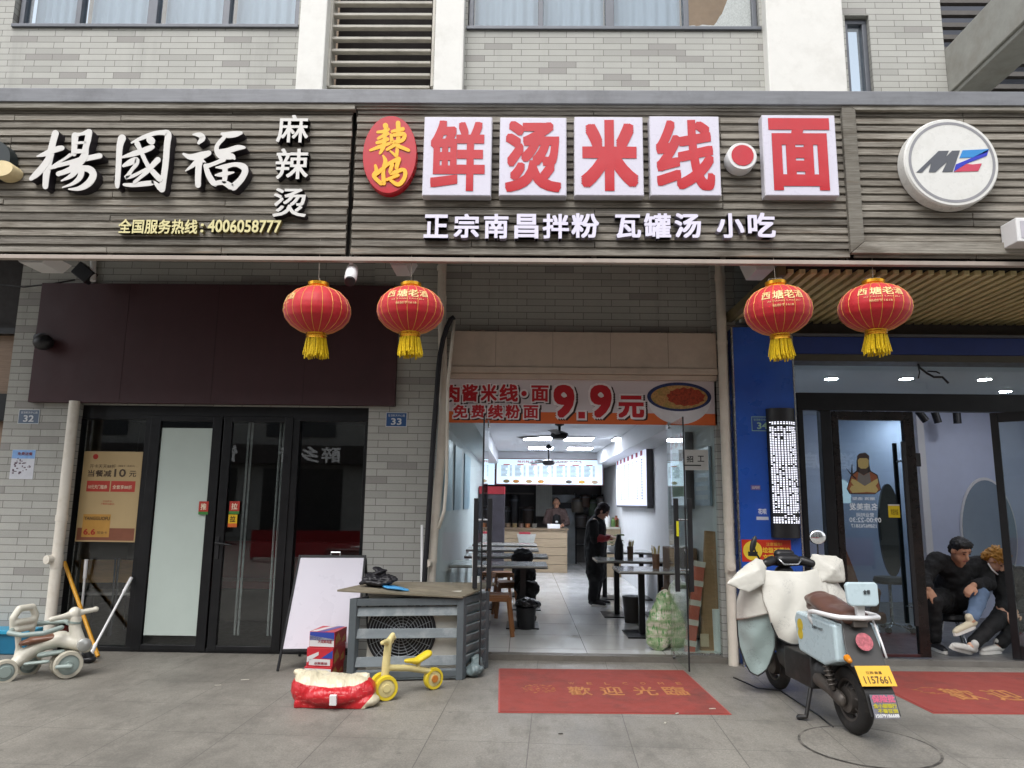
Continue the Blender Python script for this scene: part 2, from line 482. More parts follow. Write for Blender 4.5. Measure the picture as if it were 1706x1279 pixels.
m_tile = brick_mat('grey_tile', '#b0b0aa', '#979591', '#6f6d69')
m_pave = tile_floor('granite_paving', '#858179', '#3f3e3b', .67, .67, rough=.6, speck=.42, mort=.0028, shift=(.17, .3), var=.05, stain=.78)
m_floor_noodle = tile_floor('white_floor_tile', '#d0d0cd', '#7d7c7a', .8, .8, rough=.2, shift=(.12, .05), stain=.18, bmp=.1)
m_floor_salon = M('grey_plank_floor', '#5f5e5c', .35, var=.35, scale=3, stretch=(8, .7, 1), bmp=.1)
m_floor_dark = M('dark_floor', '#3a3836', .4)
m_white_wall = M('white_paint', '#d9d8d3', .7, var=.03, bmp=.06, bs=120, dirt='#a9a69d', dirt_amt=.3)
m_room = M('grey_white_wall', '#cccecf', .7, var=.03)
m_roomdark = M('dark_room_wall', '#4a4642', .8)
m_salonwall = M('pale_blue_wall', '#c4cce0', .65, var=.03)
m_ceil = M('ceiling_white', '#d6d9dc', .7, var=.02)
m_alu = M('grey_aluminium', '#5d6066', .4, .3, var=.08)
m_black = M('black_metal', '#121316', .35, .2, var=.3, dirt='#2a2a2c', dirt_amt=.4)
m_blackplastic = M('black_plastic', '#17171a', .45, var=.2)
m_flash = M('grey_flashing', '#77797d', .5, .15, var=.1, stretch=(.5, 1, 6), dirt='#4d4d50', dirt_amt=.5)
m_beam = M('concrete_paint', '#8e8e88', .75, var=.1, dirt='#6d6458', dirt_amt=.4, bmp=.1)
m_beige = M('beige_metal', '#c2b2a3', .55, .05, var=.05, dirt='#6e6256', dirt_amt=.25)
m_trim = M('cream_trim', '#a89c92', .5, var=.06, dirt='#6c6058', dirt_amt=.3)
m_wood = wood_mat('weathered_timber', '#a39e94', '#6a645b', .0705, .002)
m_wood2 = wood_mat('weathered_timber_back', '#8d887e', '#5a544c', .0705, .03)
m_plank = wood_mat('weathered_plank', '#aaa69c', '#746f66', pitch=5)
m_maroon = M('maroon_board', '#3d1f24', .55, var=.08, scale=2, stretch=(3, 1, .4), dirt='#2c1518', dirt_amt=.4, dscale=1)
m_pipe = M('cream_pvc', '#ddd7cb', .45, var=.05, dirt='#a89878', dirt_amt=.35, dscale=4)
m_pipe2 = M('beige_pvc', '#d6cdc0', .5, var=.05, dirt='#9a8c78', dirt_amt=.35)
m_glass = glass_mat('clear_glass', (.89, .94, .925), 1.5)
m_glass_dark = glass_mat('dark_glass', (.96, .98, .98), 1.52)
m_glass_tint = glass_mat('tinted_door_glass', (.66, .74, .75), 1.52)
m_glass_leaf = glass_mat('door_leaf_glass', (.9, .94, .93), 1.3)
m_glass_up = glass_mat('window_glass', (.8, .86, .9), 1.55)
m_white = M('white_plastic', '#dedede', .35, var=.03)
m_whitebox = M('white_acrylic', '#c9c6d3', .3, var=.02, emit=.06)
m_red = M('red_vinyl', '#bb0d1b', .16, var=.08, scale=3, coat=.25)
m_redface = M('red_acrylic', '#b50e20', .2, var=.14, scale=2.5, coat=.3)
m_yellow = M('yellow_vinyl', '#f0b625', .4, var=.05)
m_letter = M('white_channel_letter', '#d2d0cc', .35, var=.04)
m_letterside = M('dark_letter_side', '#241f26', .5)
m_gold = M('gold_letter', '#d8cf98', .4, var=.05)
m_lit = M('white_lit_letter', '#cfcbdc', .35, var=.02, emit=.1)
m_lantern = M('red_lantern_cloth', '#b80c1c', .6, var=.06, scale=20, bmp=.15, bs=300, trans=.15, sheen=.2)
m_goldfoil = M('gold_metal', '#e0a52c', .28, .75, var=.1)
m_goldline = M('gold_print', '#d9a646', .45, .2)
m_tassel = M('yellow_tassel', '#e0bf10', .7, var=.2, scale=60)
m_bluepanel = M('blue_panel', '#2455b4', .3, var=.12, scale=1.2, dirt='#163472', dirt_amt=.4, dscale=1.4, coat=.3)
m_bluedark = M('navy_beam', '#24397a', .4, var=.08)
m_chrome = M('steel', '#b9bbbd', .25, .9, var=.05)
m_darktext = M('dark_ink', '#1a1a1c', .6)
m_redtext = M('red_ink', '#b71723', .4, var=.05)
m_orange = M('orange_print', '#d0622a', .4, var=.06)
m_bannerwhite = M('white_banner', '#cfc6ca', .4, var=.04, scale=1.5)
m_mat = M('red_pvc_mat', '#8c3c34', .85, var=.16, scale=2, dirt='#5c342e', dirt_amt=.85, dscale=1.8, bmp=.5, bs=260)
m_matrim = M('red_mat_edge', '#9e453f', .7)
m_matgold = M('worn_gold_ink', '#a8703f', .8, var=.3, scale=25)
# ------------------------------------------------------------------ the setting: ground, rooms, building
W, PF, UY, FA = 7.75, 7.62, 7.5, 5.8      # shopfront plane, pillar face, upper wall, sign fascia
FZ = 0.05                                  # shop floors
X_ = lambda x, y, Y=PF: P(x, y, Y).x
Z_ = lambda x, y, Y=PF: P(x, y, Y).z

g = MB(); g.add([(-60, -45, 0), (60, -45, 0), (60, 45, 0), (-60, 45, 0)], [(0, 1, 2, 3)])
struct(g.build('pavement', m_pave))

XA1 = X_(122, 760)                         # left pillar, right edge
XA0 = X_(24, 560)
XB0, XB1 = X_(611, 760), X_(724, 760)      # middle pillar
XC0, XC1 = X_(1196, 800), X_(1236, 800)    # pillar at the noodle shop's right
XR1 = 7.5
zc, zb = 4.9, 3.42                         # slab under the canopy; soffit
b = thing('apartment_building', 'grey tiled apartment building over the three shops with white pilasters', 'building')
t = MB()
upz = 8.2
zs = Z_(640, 148, UY) - 1.2
def seg(x0, x1, z0, z1, y0=UY, y1=UY + .3): t.box(x0, x1, y0, y1, z0, z1)
ux = lambda x, y=90: P(x, y, UY).x
uz = lambda y, x=853: P(x, y, UY).z
wz1, wz2 = uz(43, 250), uz(47, 1020)
seg(-9, ux(20, 40), zs, upz)
seg(ux(20, 40), ux(497, 40), zs, wz1)
seg(ux(497, 40), ux(545, 60), zs, upz)
lz = uz(143, 640)
seg(ux(545, 60), ux(724, 60), zs, lz - .05)
seg(ux(724, 60), ux(779, 50), zs, upz)
seg(ux(779, 50), ux(1266, 50), zs, wz2)
seg(ux(1266, 50), ux(1409, 60), zs, upz)
sw1, sw2 = ux(1409, 60), ux(1451, 80)
seg(sw1, sw2, uz(25, 1425), upz)
seg(sw1, sw2, zs, uz(175, 1425))
seg(sw2, ux(1574, 90), zs, upz)
t.build('tiled_wall', m_tile, b)
# pilasters
for i, (x0, x1) in enumerate(((496, 541), (724, 772), (1279, 1408))):
    p = MB(); p.box(P(x0, 80, UY - .14).x, P(x1, 80, UY - .14).x, UY - .14, UY + .05, zs, upz)
    o = p.build('pilaster', m_white_wall, b, bevel=.012)
# windows
def window(x0, x1, z0, z1, cuts, label=None, brk=False):
    f = MB(); y0, y1 = UY + .06, UY + .16; w = .055
    f.box(x0, x1, y0, y1, z0, z0 + w); f.box(x0, x1, y0, y1, z1 - w, z1)
    for x in (x0 + w / 2, x1 - w / 2): f.box(x - w / 2, x + w / 2, y0 - .003, y1 + .003, z0 + w, z1 - w)
    for x, ww in cuts: f.box(x - ww / 2, x + ww / 2, y0 - .012, y1 + .003, z0 + w, z1 - w)
    f.box(x0 - .02, x1 + .02, UY - .03, UY + .06, z0 - .03, z0 + .012)
    fo = f.build('window', m_alu, b, bevel=.006)
    xs = [x0 + w] + [c for x, ww in cuts for c in (x - ww / 2, x + ww / 2)] + [x1 - w]
    for k in range(0, len(xs), 2):
        q = MB(); a, c = xs[k], xs[k + 1]
        if brk and k == len(xs) - 2:      # smashed pane: shards left at the bottom and right
            random.seed(3)
            n = 22; top = []
            for j in range(n + 1):
                s_ = j / n
                h = .05 + .02 * random.random() + (max(0, s_ - .42) * 1.55) ** 1.1 * (1 + .16 * (random.random() - .5))
                top.append((a + (c - a) * s_, z0 + w + h))
            q.prism([(x - a, z - z0) for x, z in top] + [(c - a, w), (0, w)], (a, UY + .11, z0), UX, UZ, .006)
            q.build('broken_pane', m_crazed, fo)
        else:
            q.box(a, c, UY + .10, UY + .106, z0 + w, z1 - w); q.build('pane', m_glass_up, fo)
        if not (brk and k == len(xs) - 2) and x1 - x0 > 1:
            q = MB(); nn = 60
            pts = [(a + (c - a) * j / nn, UY + .24 + .014 * sin(j * .62 + a * 7)) for j in range(nn + 1)]
            q.add([(x, y, z) for x, y in pts for z in (z0, z1)], [(2 * j, 2 * j + 2, 2 * j + 3, 2 * j + 1) for j in range(nn)])
            q.build('curtain', m_curtain, fo, smooth=True)
    # dark room behind
    q = MB(); q.box(x0 - .1, x1 + .1, UY + 1.4, UY + 1.45, z0 - .6, z1 + 3); q.build('room_wall', m_roomwarm, fo)
m_crazed = M('crazed_glass', '#a9aeac', .5, var=.25, scale=70)
m_curtain = M('white_curtain', '#c9c6c6', .8, var=.04, stretch=(14, 1, .2))
m_roomwarm = M('brown_room', '#7a6a58', .8)
wx = lambda x, y=10: P(x, y, UY + .1).x
window(ux(24, 42), ux(495, 42), wz1, 8.0, [(wx(137), .06), (wx(259), .11), (wx(381), .08)])
window(ux(780, 45), ux(1265, 45), wz2, 8.0, [(wx(901), .06), (wx(1015), .10), (wx(1141), .06)], brk=True)
window(sw1, sw2, uz(170, 1425), uz(27, 1425), [])
# louvre
l_ = MB(); x0, x1 = ux(545, 60), ux(724, 60)
l_.box(x0, x0 + .05, UY, UY + .2, lz, upz); l_.box(x1 - .03, x1, UY, UY + .2, lz, upz)
z = lz + .02
while z < upz:
    l_.obox(((x0 + x1) / 2, UY + .08, z), (x1 - x0 - .09, .085, .03), Matrix.Rotation(radians(6), 3, 'X')); z += .152
l_.build('louver_vent', M('louver_paint', '#b9b5ab', .5, var=.05, dirt='#6e675e'), b, bevel=.003)
q = MB(); q.box(x0, x1, UY + .45, UY + .5, lz - .1, upz); q.build('vent_recess', M('brown_dark', '#2c2624', .8), b)
# concrete beam running out from the wall at the right, dark recess behind it
bx = P(1575, 95, UY).x
ztop = P(1574, 82, UY).z
zbot = PX(1648, 90, bx).z
q = MB(); q.box(bx, bx + .42, FA + .32, UY + 1.2, zbot, ztop); q.box(bx + .03, bx + .39, FA + .34, UY + 1.2, zbot - .05, zbot)
q.build('concrete_beam', m_beam, b, bevel=.01)
q = MB(); q.box(bx - .02, bx + 6, UY + 1.3, UY + 1.4, 3.5, 9); q.build('recess_wall', M('slate_panel', '#3b3f49', .5, var=.1, stretch=(1, 1, 12)), b)
q = MB()
for k in range(10): q.box(bx + .5, bx + 3, UY + .9, UY + .97, 6.4 + k * .17, 6.46 + k * .17)
q.build('recess_slat', M('louver_grey', '#54504c', .6), b)
# lower tiled walls
t = MB()
t.box(XA0, XA1, PF, PF + .2, 0, zc)
t.box(XB0, XB1, PF, PF + .11, 0, zc)
zl = Z_(340, 672) - .02
t.box(XA1, XB0, PF + .05, PF + .4, zl, zc)
znb = Z_(970, 553, PF + .1)
t.box(XB1, XC0, PF + .1, PF + .4, znb - .5, zc)
t.box(XC0, XC1, PF + .02, PF + .1, 0, zc)
t.box(XC1, XR1 + 1, PF + .25, PF + .6, 3.3, zc)
t.build('tiled_pillar_wall', m_tile, b)
q = MB(); q.box(-9, XR1 + 2, FA + .35, UY + .3, zc, zc + .12); q.build('canopy_slab', m_beam, b)
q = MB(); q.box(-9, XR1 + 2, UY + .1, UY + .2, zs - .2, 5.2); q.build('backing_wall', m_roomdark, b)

# rooms (floors, walls, ceilings)
def room(name, x0, x1, y0, y1, z1, mw, mf, mc, wt=.08, fz=FZ):
    q = MB(); q.box(x0, x1, y0, y1, fz - .05, fz); struct(q.build(name + '_floor', mf))
    q = MB(); q.box(x0, x1, y0 + .05, y1, z1, z1 + .1); struct(q.build(name + '_ceiling', mc))
    q = MB(); q.box(x0 - wt, x0, y0 + .1, y1, -.02, z1 + .1); q.box(x1, x1 + wt, y0 + .1, y1, -.02, z1 + .1); q.box(x0 - wt, x1 + wt, y1, y1 + wt, -.02, z1 + .1)
    struct(q.build(name + '_wall', mw))
NX0, NX1, NY1, NZ = XB1 + .02, XC0 + .06, 19.5, 2.72
room('noodle_shop', NX0, NX1, W - .03, NY1, NZ, m_room, m_floor_noodle, m_ceil)
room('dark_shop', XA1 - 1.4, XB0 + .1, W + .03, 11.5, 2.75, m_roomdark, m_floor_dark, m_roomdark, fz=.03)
SX0, SX1 = X_(1330, 800, W), 7.6
room('salon', SX0, SX1, W - .05, 12.2, 3.08, m_salonwall, m_floor_salon, m_ceil)
q = MB(); q.box(NX0, NX1, NY1 - .12, NY1 - .1, FZ, NZ - .01); struct(q.build('kitchen_wall', M('kitchen_tile', '#4a4643', .4, var=.2, dirt='#2a2624')))
# thresholds
q = MB(); q.box(NX0, NX1, W - .17, W - .035, 0, FZ + .004); struct(q.build('noodle_shop_threshold', M('dark_stone', '#6a655e', .6, dirt='#3f3b36', bmp=.2)))
q = MB(); q.box(SX0 - .1, SX1, W - .14, W - .055, 0, FZ + .004); struct(q.build('salon_threshold', M('grey_stone_step', '#716e69', .6, dirt='#4f4b46')))
# neighbour at the far left edge
nb = thing('neighbour_shopfront', 'pale wooden shopfront cut off at the far left edge beside the grey tiled pillar', 'shopfront', (XA0 - 1, PF + .1, 0))
q = MB(); q.box(XA0 - 3, XA0 - .003, PF + .12, PF + .2, 0, Z_(10, 553)); q.build('wood_panel', M('pale_plywood', '#8b7562', .6, stretch=(.6, 1, 8), var=.2), nb)
q = MB(); q.box(XA0 - 3, XA0 - .003, PF + .02, PF + .12, Z_(10, 555), Z_(10, 545)); q.box(XA0 - 3, XA0 - .003, PF + .02, PF + .12, Z_(5, 700), Z_(5, 655)); q.build('black_rail', m_black, nb)
q = MB(); q.box(XA0 - 3, XA0 - .003, PF + .2, PF + .3, Z_(10, 545), zc); q.build('upper_panel', M('dark_brown', '#231d1b', .7), nb)

# houses over the road (seen only as reflections) and the red site barrier by the kerb
ob = thing('street_building', 'long grey building across the street, reflected in the shop windows', 'building', (0, -16, 0))
q = MB(); q.box(-26, 26, -17.5, -16, 0, 14); q.build('wall', M('grey_render', '#9a9a96', .8), ob)
q = MB()
for k in range(33): q.box(-25 + (k % 11) * 4.6, -22 + (k % 11) * 4.6, -16.02, -15.94, 4.3 + (k // 11) * 3.6, 6.3 + (k // 11) * 3.6)
q.build('window', M('far_window', '#23282d', .2), ob)
q = MB()
for k in range(11): q.box(-25 + k * 4.6, -21.6 + k * 4.6, -16.0, -15.95, .2, 2.9)
q.build('shop_opening', M('far_shop', '#1c1b1b', .4), ob)
q = MB(); q.box(-26, 26, -15.99, -15.4, 3.1, 3.9); q.build('sign_band', M('far_sign', '#3a3432', .6, scale=.6, var=.5), ob)
q = MB()
for i_, (ch_, x_) in enumerate((('醉', -8.6), ('乡', -9.5), ('音', -10.4), ('馆', -13.0), ('香', -14.1), ('启', 11.8), ('发', 10.6), ('造', 13.2))): q.text(ch_, (x_ + .8, -15.395, 3.15), (-1, 0, 0), UZ, .8, .7, .01, .02, 2)
q.build('lettering', M('far_letter', '#d8d8d8', .6, emit=.25), ob)
rb = thing('street_barrier', 'red sheet barrier across the street, reflected in the shop windows', 'barrier', (0, -3.6, 0))
q = MB(); q.box(-7, 9, -3.64, -3.6, .1, .78); q.build('panel', M('red_sheet', '#a3161f', .5), rb)
q = MB()
for k in range(17): q.box(-7 + k, -6.95 + k, -3.72, -3.645, 0, .8)
q.build('post', M('post_grey', '#666666', .5), rb)
# ------------------------------------------------------------------ timber sign fascias
zF0, zF1 = P(853, 427, FA).z, P(853, 176, FA).z
PITCH = .0705
fx = lambda x, y=300: P(x, y, FA).x
def board(label, x0, x1, battens):
    o = thing('slatted_sign_board', label, 'sign board', ((x0 + x1) / 2, FA, zF0))
    fr, bk, bt = MB(), MB(), MB()
    random.seed(int(x0 * 100) & 255)
    z = zF0 + .012; i = 0
    while z + .05 < zF1:
        s = random.uniform(-.003, .003); e = random.uniform(0, .012); e2 = random.uniform(0, .012)
        cuts = [x0 + e] + sorted(b_ for b_ in battens if random.random() < .45 and x0 + .3 < b_ < x1 - .3) + [x1 - e2]
        for xa, xb in zip(cuts, cuts[1:]):
            dz, tl = random.uniform(-.003, .003), random.uniform(-.0022, .0022)
            fr.obox(((xa + xb) / 2, FA + .011 + random.uniform(-.003, .003), z + .0235 + dz), (xb - xa - .005, .022, .047 + random.uniform(-.003, .001)), Matrix.Rotation(tl, 3, 'Y') @ Matrix.Rotation(random.uniform(-.05, .05), 3, 'X'))
        bk.box(x0 + .01, x1 - .01, FA + .013 + s * .5, FA + .036, z + .0495, z + .0685)
        z += PITCH; i += 1
    for bx_ in battens: bt.box(bx_ - .02, bx_ + .02, FA + .05, FA + .07, zF0 + .005, zF1 - .02)
    fr.build('slat', m_wood, o, bevel=.004); bk.build('back_slat', m_wood2, o); bt.build('batten', m_wood2, o)
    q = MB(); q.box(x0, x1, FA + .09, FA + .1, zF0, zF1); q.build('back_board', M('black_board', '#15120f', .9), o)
    return o
LBX = (-6.4, fx(583)); MBX = (fx(588), fx(1410)); RBX = (fx(1413), 6.4)
bl = board('weathered slatted timber sign board behind the large brush lettering', *LBX, [fx(190), fx(378), fx(576), fx(10)])
bm_ = board('weathered slatted timber sign board behind the red and white light boxes', *MBX, [fx(598), fx(788), fx(990), fx(1203), fx(1400)])
br_ = board('slatted timber sign board with mitred plank frame behind the round sign', *RBX, [fx(1615)])
q = MB(); q.box(LBX[0], LBX[1] + .02, FA - .035, FA + .02, P(300, 184, FA).z, P(300, 169, FA).z); q.build('top_plank', m_plank, bl, bevel=.004)
q = MB(); q.box(MBX[0], MBX[1], FA - .012, FA + .02, P(900, 184, FA).z, P(900, 176, FA).z); q.build('top_plank', m_plank, bm_, bevel=.004)
# mitred frame of the right board
ft0, ft1 = P(1550, 187, FA).z, P(1550, 171, FA).z
fb0, fb1 = P(1550, 424, FA).z, P(1550, 405, FA).z
fl0, fl1 = fx(1407), fx(1430)
def frame_piece(poly): 
    q = MB(); q.prism(poly, (0, FA + .01, 0), UX, UZ, .045); return q
frame_piece([(fl0, fb0), (fl1, fb1), (fl1, ft0), (fl0, ft1)]).build('frame_plank', wood_mat('upright_plank', '#8d8a81', '#615c54', pitch=9), br_, bevel=.004)
frame_piece([(fl0 + .004, ft1 + .002), (fl1 + .004, ft0), (6.4, ft0), (6.4, ft1 + .002)]).build('frame_plank', m_plank, br_, bevel=.004)
frame_piece([(fl0 + .004, fb0 - .002), (6.4, fb0 - .002), (6.4, fb1), (fl1 + .004, fb1)]).build('frame_plank', m_plank, br_, bevel=.004)
# steel edge over and cream trim under the boards
ef = thing('canopy_edge', 'grey metal canopy edge running above all three sign boards', 'canopy edge', (0, FA, P(853, 170, FA).z))
q = MB(); q.box(-6.4, 6.4, FA - .05, FA + .5, P(853, 172, FA - .05).z, P(853, 149, FA - .05).z); q.build('flashing', m_flash, ef, bevel=.006)
q = MB(); q.box(-6.4, 6.4, FA - .03, FA + .2, P(853, 176.5, FA - .03).z, P(853, 172.6, FA - .03).z); q.build('shadow_gap', m_beam, ef)
et = thing('canopy_trim', 'cream strip under the sign boards, with small white brackets', 'trim', (0, FA, zF0))
q = MB(); q.box(-6.4, 6.4, FA - .004, FA + .05, P(853, 436.5, FA).z, P(853, 429.5, FA).z); q.build('strip', m_trim, et, bevel=.004)
for x0, x1, y1 in ((32, 96, 443), (645, 690, 448), (1243, 1292, 455)):
    q = MB(); z0, z1 = P(x0, y1, FA + .3).z, P(x0, 430, FA + .3).z
    a, c = P(x0, 440, FA + .3).x, P(x1, 440, FA + .3).x
    q.prism([(a, z1), (a + (c - a) * .22, z0), (c - (c - a) * .22, z0), (c, z1)], (0, FA + .5, 0), UX, UZ, .3); q.build('bracket', m_white, et)

# ------------------------------------------------------------------ signs on the boards
SY = FA - .06
def letters(name, label, cat, specs, mat, Y=SY, depth=.05, bold=.02, side=None, lift_from=FA - .005, res=3):
    "specs: (text, x0, y0, x1, y1) in photo pixels; every glyph a part"
    x0 = min(s[1] for s in specs); y1 = max(s[4] for s in specs)
    o = thing(name, label, cat, (P(x0, y1, Y).x, Y, P(x0, y1, Y).z))
    for s in specs:
        a, c, z0, z1 = R(*s[1:5], Y)
        q = MB(); q.text(s[0], (a, Y + depth, z0), UX, UZ, c - a, z1 - z0, depth - .002, bold, res)
        q.mat(1); q.text(s[0], (a, Y + .0016, z0), UX, UZ, c - a, z1 - z0, 0, bold, res)
        q.build('character', [side or mat, mat], o)
    return o
def brush_sign(chars, name, label, cat, mat, side, Y, depth):
    allp = [(x / sc_ + ox, y / sc_ + oy) for st, sc_, ox, oy in chars for s in st for x, y, w in s]
    o = thing(name, label, cat, (P(min(p[0] for p in allp), 320, Y).x, Y, P(100, max(p[1] for p in allp), Y).z))
    for st, sc_, ox, oy in chars:
        ss = [[(x / sc_ + ox, y / sc_ + oy, w / sc_) for x, y, w in s] for s in st]
        tr = lambda x, y: (P(x, y, Y).x, P(x, y, Y).z)
        q = MB(); q.brush(ss, tr, (0, Y + depth, 0), UX, UZ, depth - .004)
        q.build('character', side, o)
        q = MB(); q.brush([[(x, y, w * .93) for x, y, w in s] for s in ss], tr, (0, Y + .003, 0), UX, UZ, .0045)
        q.build('character_face', mat, o)
    return o
YANG = [[(515, 215, 120), (470, 380, 115), (430, 560, 130), (385, 760, 130), (360, 950, 112), (350, 1085, 100)],
        [(215, 592, 25), (330, 560, 80), (450, 505, 100), (560, 470, 100), (625, 455, 85)],
        [(410, 620, 100), (320, 760, 120), (210, 880, 115), (115, 960, 70)],
        [(470, 770, 60), (560, 700, 45), (660, 640, 45), (760, 570, 60)],
        [(430, 785, 60), (600, 735, 70), (780, 690, 80), (950, 645, 95), (1100, 615, 95), (1245, 585, 95)],
        [(840, 255, 120), (832, 400, 105), (820, 550, 95)],
        [(840, 250, 90), (940, 230, 50), (1060, 200, 110)],
        [(1070, 200, 115), (1050, 320, 112), (1015, 460, 110), (990, 600, 130), (890, 720, 130)],
        [(850, 378, 45), (1000, 370, 45)], [(840, 515, 80), (1000, 512, 70)],
        [(800, 770, 110), (950, 790, 100), (1080, 810, 120), (1140, 890, 125), (1105, 990, 125), (1010, 1080, 110), (880, 1130, 70), (740, 1135, 25)],
        [(820, 790, 110), (680, 850, 90), (570, 885, 85)],
        [(880, 810, 110), (780, 920, 80), (620, 1000, 22)],
        [(950, 850, 110), (920, 950, 95), (810, 1045, 60), (640, 1108, 22)]]
GUO = [[(230, 295, 140), (192, 430, 112), (175, 700, 100), (155, 1000, 90), (152, 1085, 72)],
       [(385, 372, 28), (560, 290, 70), (750, 220, 75), (890, 205, 85), (985, 225, 115), (968, 400, 110), (945, 700, 108), (912, 950, 110), (882, 1130, 120)],
       [(850, 1110, 100), (770, 1030, 60), (700, 1012, 50)],
       [(265, 1058, 50), (400, 1065, 75), (580, 1045, 90), (715, 1030, 90)],
       [(690, 320, 130), (715, 345, 130)],
       [(240, 610, 38), (400, 560, 90), (560, 510, 100), (690, 460, 95), (735, 440, 70)],
       [(480, 385, 95), (545, 520, 75), (640, 720, 75), (740, 850, 95), (850, 965, 110)],
       [(255, 752, 50), (380, 690, 110), (470, 650, 90), (470, 720, 75), (400, 810, 62), (335, 905, 70), (295, 945, 60), (420, 915, 60), (600, 820, 50), (650, 800, 60)],
       [(820, 655, 105), (740, 740, 92), (650, 840, 80), (560, 920, 62), (440, 1020, 60)]]
FU = [[(265, 235, 28), (370, 242, 92), (418, 295, 105), (355, 372, 55)],
      [(108, 556, 45), (220, 605, 100), (400, 580, 130), (520, 540, 95)],
      [(340, 665, 95), (250, 750, 70), (140, 832, 20)],
      [(390, 620, 115), (356, 760, 110), (345, 950, 106), (345, 1065, 100)],
      [(420, 670, 60), (468, 690, 16)],
      [(740, 228, 55), (830, 245, 105), (960, 230, 105), (1050, 212, 60)],
      [(770, 290, 70), (672, 400, 72), (650, 480, 80), (680, 560, 95), (770, 620, 120)],
      [(690, 525, 90), (830, 505, 95), (1000, 455, 95), (1105, 452, 48)],
      [(770, 590, 120), (900, 600, 110), (940, 630, 50)],
      [(770, 650, 80), (600, 722, 68), (500, 755, 80)],
      [(470, 750, 75), (520, 900, 100), (590, 1020, 105), (630, 1065, 60)],
      [(645, 780, 25), (780, 770, 85), (950, 732, 75), (1090, 770, 120), (1118, 850, 112), (1050, 980, 112), (930, 1100, 130)],
      [(620, 1045, 80), (760, 1025, 92), (880, 1090, 115)],
      [(790, 780, 92), (795, 900, 92), (780, 1010, 80)], [(635, 910, 28), (760, 895, 90), (935, 862, 25)]]
brush_sign([(YANG, 9.835, 40, 200), (GUO, 9.84, 180, 200), (FU, 9.84, 295, 200)], 'brush_lettering', 'large white brush lettering 楊國福 standing proud of the slats', 'sign lettering', m_letter, m_letterside, FA - .085, .085)
letters('vertical_lettering', 'white vertical lettering 麻辣烫 beside the large brush characters', 'sign lettering',
        [('麻', 461, 191, 514, 237), ('辣', 459, 247, 514, 298), ('烫', 455, 313, 511, 361)], m_letter, FA - .07, .07, .014, m_letterside)
letters('hotline_lettering', 'pale gold hotline lettering with phone number low on the slats', 'sign lettering',
        [('全国服务热线', 197, 365, 329, 389), (':', 334, 372, 339, 387), ('4006058777', 346, 366, 468, 387)], m_gold, FA - .05, .045, .022, M('gold_side', '#6a6138', .5))
letters('subtitle_lettering', 'row of white lit letters 正宗南昌拌粉 瓦罐汤 小吃 under the light boxes', 'sign lettering',
        [('正', 706, 357, 747, 396), ('宗', 756, 356, 798, 396), ('南', 806, 356, 847, 397), ('昌', 857, 356, 897, 397), ('拌', 904, 356, 948, 397), ('粉', 952, 355, 998, 396),
         ('瓦', 1025, 357, 1068, 396), ('罐', 1073, 355, 1118, 397), ('汤', 1124, 355, 1168, 396), ('小', 1194, 355, 1240, 396), ('吃', 1246, 354, 1292, 395)], m_lit, FA - .065, .06, .026, M('lit_side', '#8a8698', .5))
# five square light boxes
m_boxside = M('white_box_side', '#c9c7cf', .4, var=.04)
for ch, x0, y0, x1, y1, cx0, cy0, cx1, cy1, lab in (
        ('鲜', 705, 194, 819, 326, 717, 201, 808, 318, 'white light box with red character 鲜, first after the red oval'),
        ('烫', 832, 195, 944, 326, 842, 202, 935, 320, 'white light box with red character 烫, between the 鲜 and 米 boxes'),
        ('米', 957, 194, 1072, 326, 968, 200, 1063, 318, 'white light box with red character 米'),
        ('线', 1083, 193, 1200, 326, 1093, 200, 1190, 317, 'white light box with red character 线, left of the small round dot'),
        ('面', 1272, 191, 1395, 326, 1282, 197, 1384, 317, 'white light box with red character 面, last one, right of the small round dot')):
    Y = FA - .1; a, c, z0, z1 = R(x0, y0, x1, y1, Y)
    o = thing('sign_light_box', lab, 'light box', ((a + c) / 2, Y, z0), group='square light boxes of the noodle shop sign')
    q = MB(); q.box(a, c, Y + .004, FA - .006, z0, z1); q.build('box', m_boxside, o, bevel=.006)
    q = MB(); q.box(a + .008, c - .008, Y, Y + .0035, z0 + .008, z1 - .008); q.build('face', m_whitebox, o)
    a, c, z0, z1 = R(cx0, cy0, cx1, cy1, Y)
    q = MB(); q.text(ch, (a, Y - .001, z0), UX, UZ, c - a, z1 - z0, .003, .046 if ch == '米' else .04 if ch == '面' else .03, 4); q.build('character', m_red, o)
# round dot between
Y = FA - .12; a, c, z0, z1 = R(1212, 234, 1262, 285, Y)
o = thing('round_dot_sign', 'small round white and red dot light between 线 and 面', 'light box', ((a + c) / 2, FA, (z0 + z1) / 2))
q = MB(); q.lathe([((c - a) / 2, 0), ((c - a) / 2, .1), ((c - a) / 2 - .008, .114)], ((a + c) / 2, FA - .006, (z0 + z1) / 2), (0, -1, 0), 40); q.build('case', m_white, o, smooth=35)
q = MB(); q.lathe([((c - a) * .37, 0), ((c - a) * .37, .004)], ((a + c) / 2, FA - .1206, (z0 + z1) / 2 + .004), (0, -1, 0), 36); q.build('red_disc', m_redface, o, smooth=35)
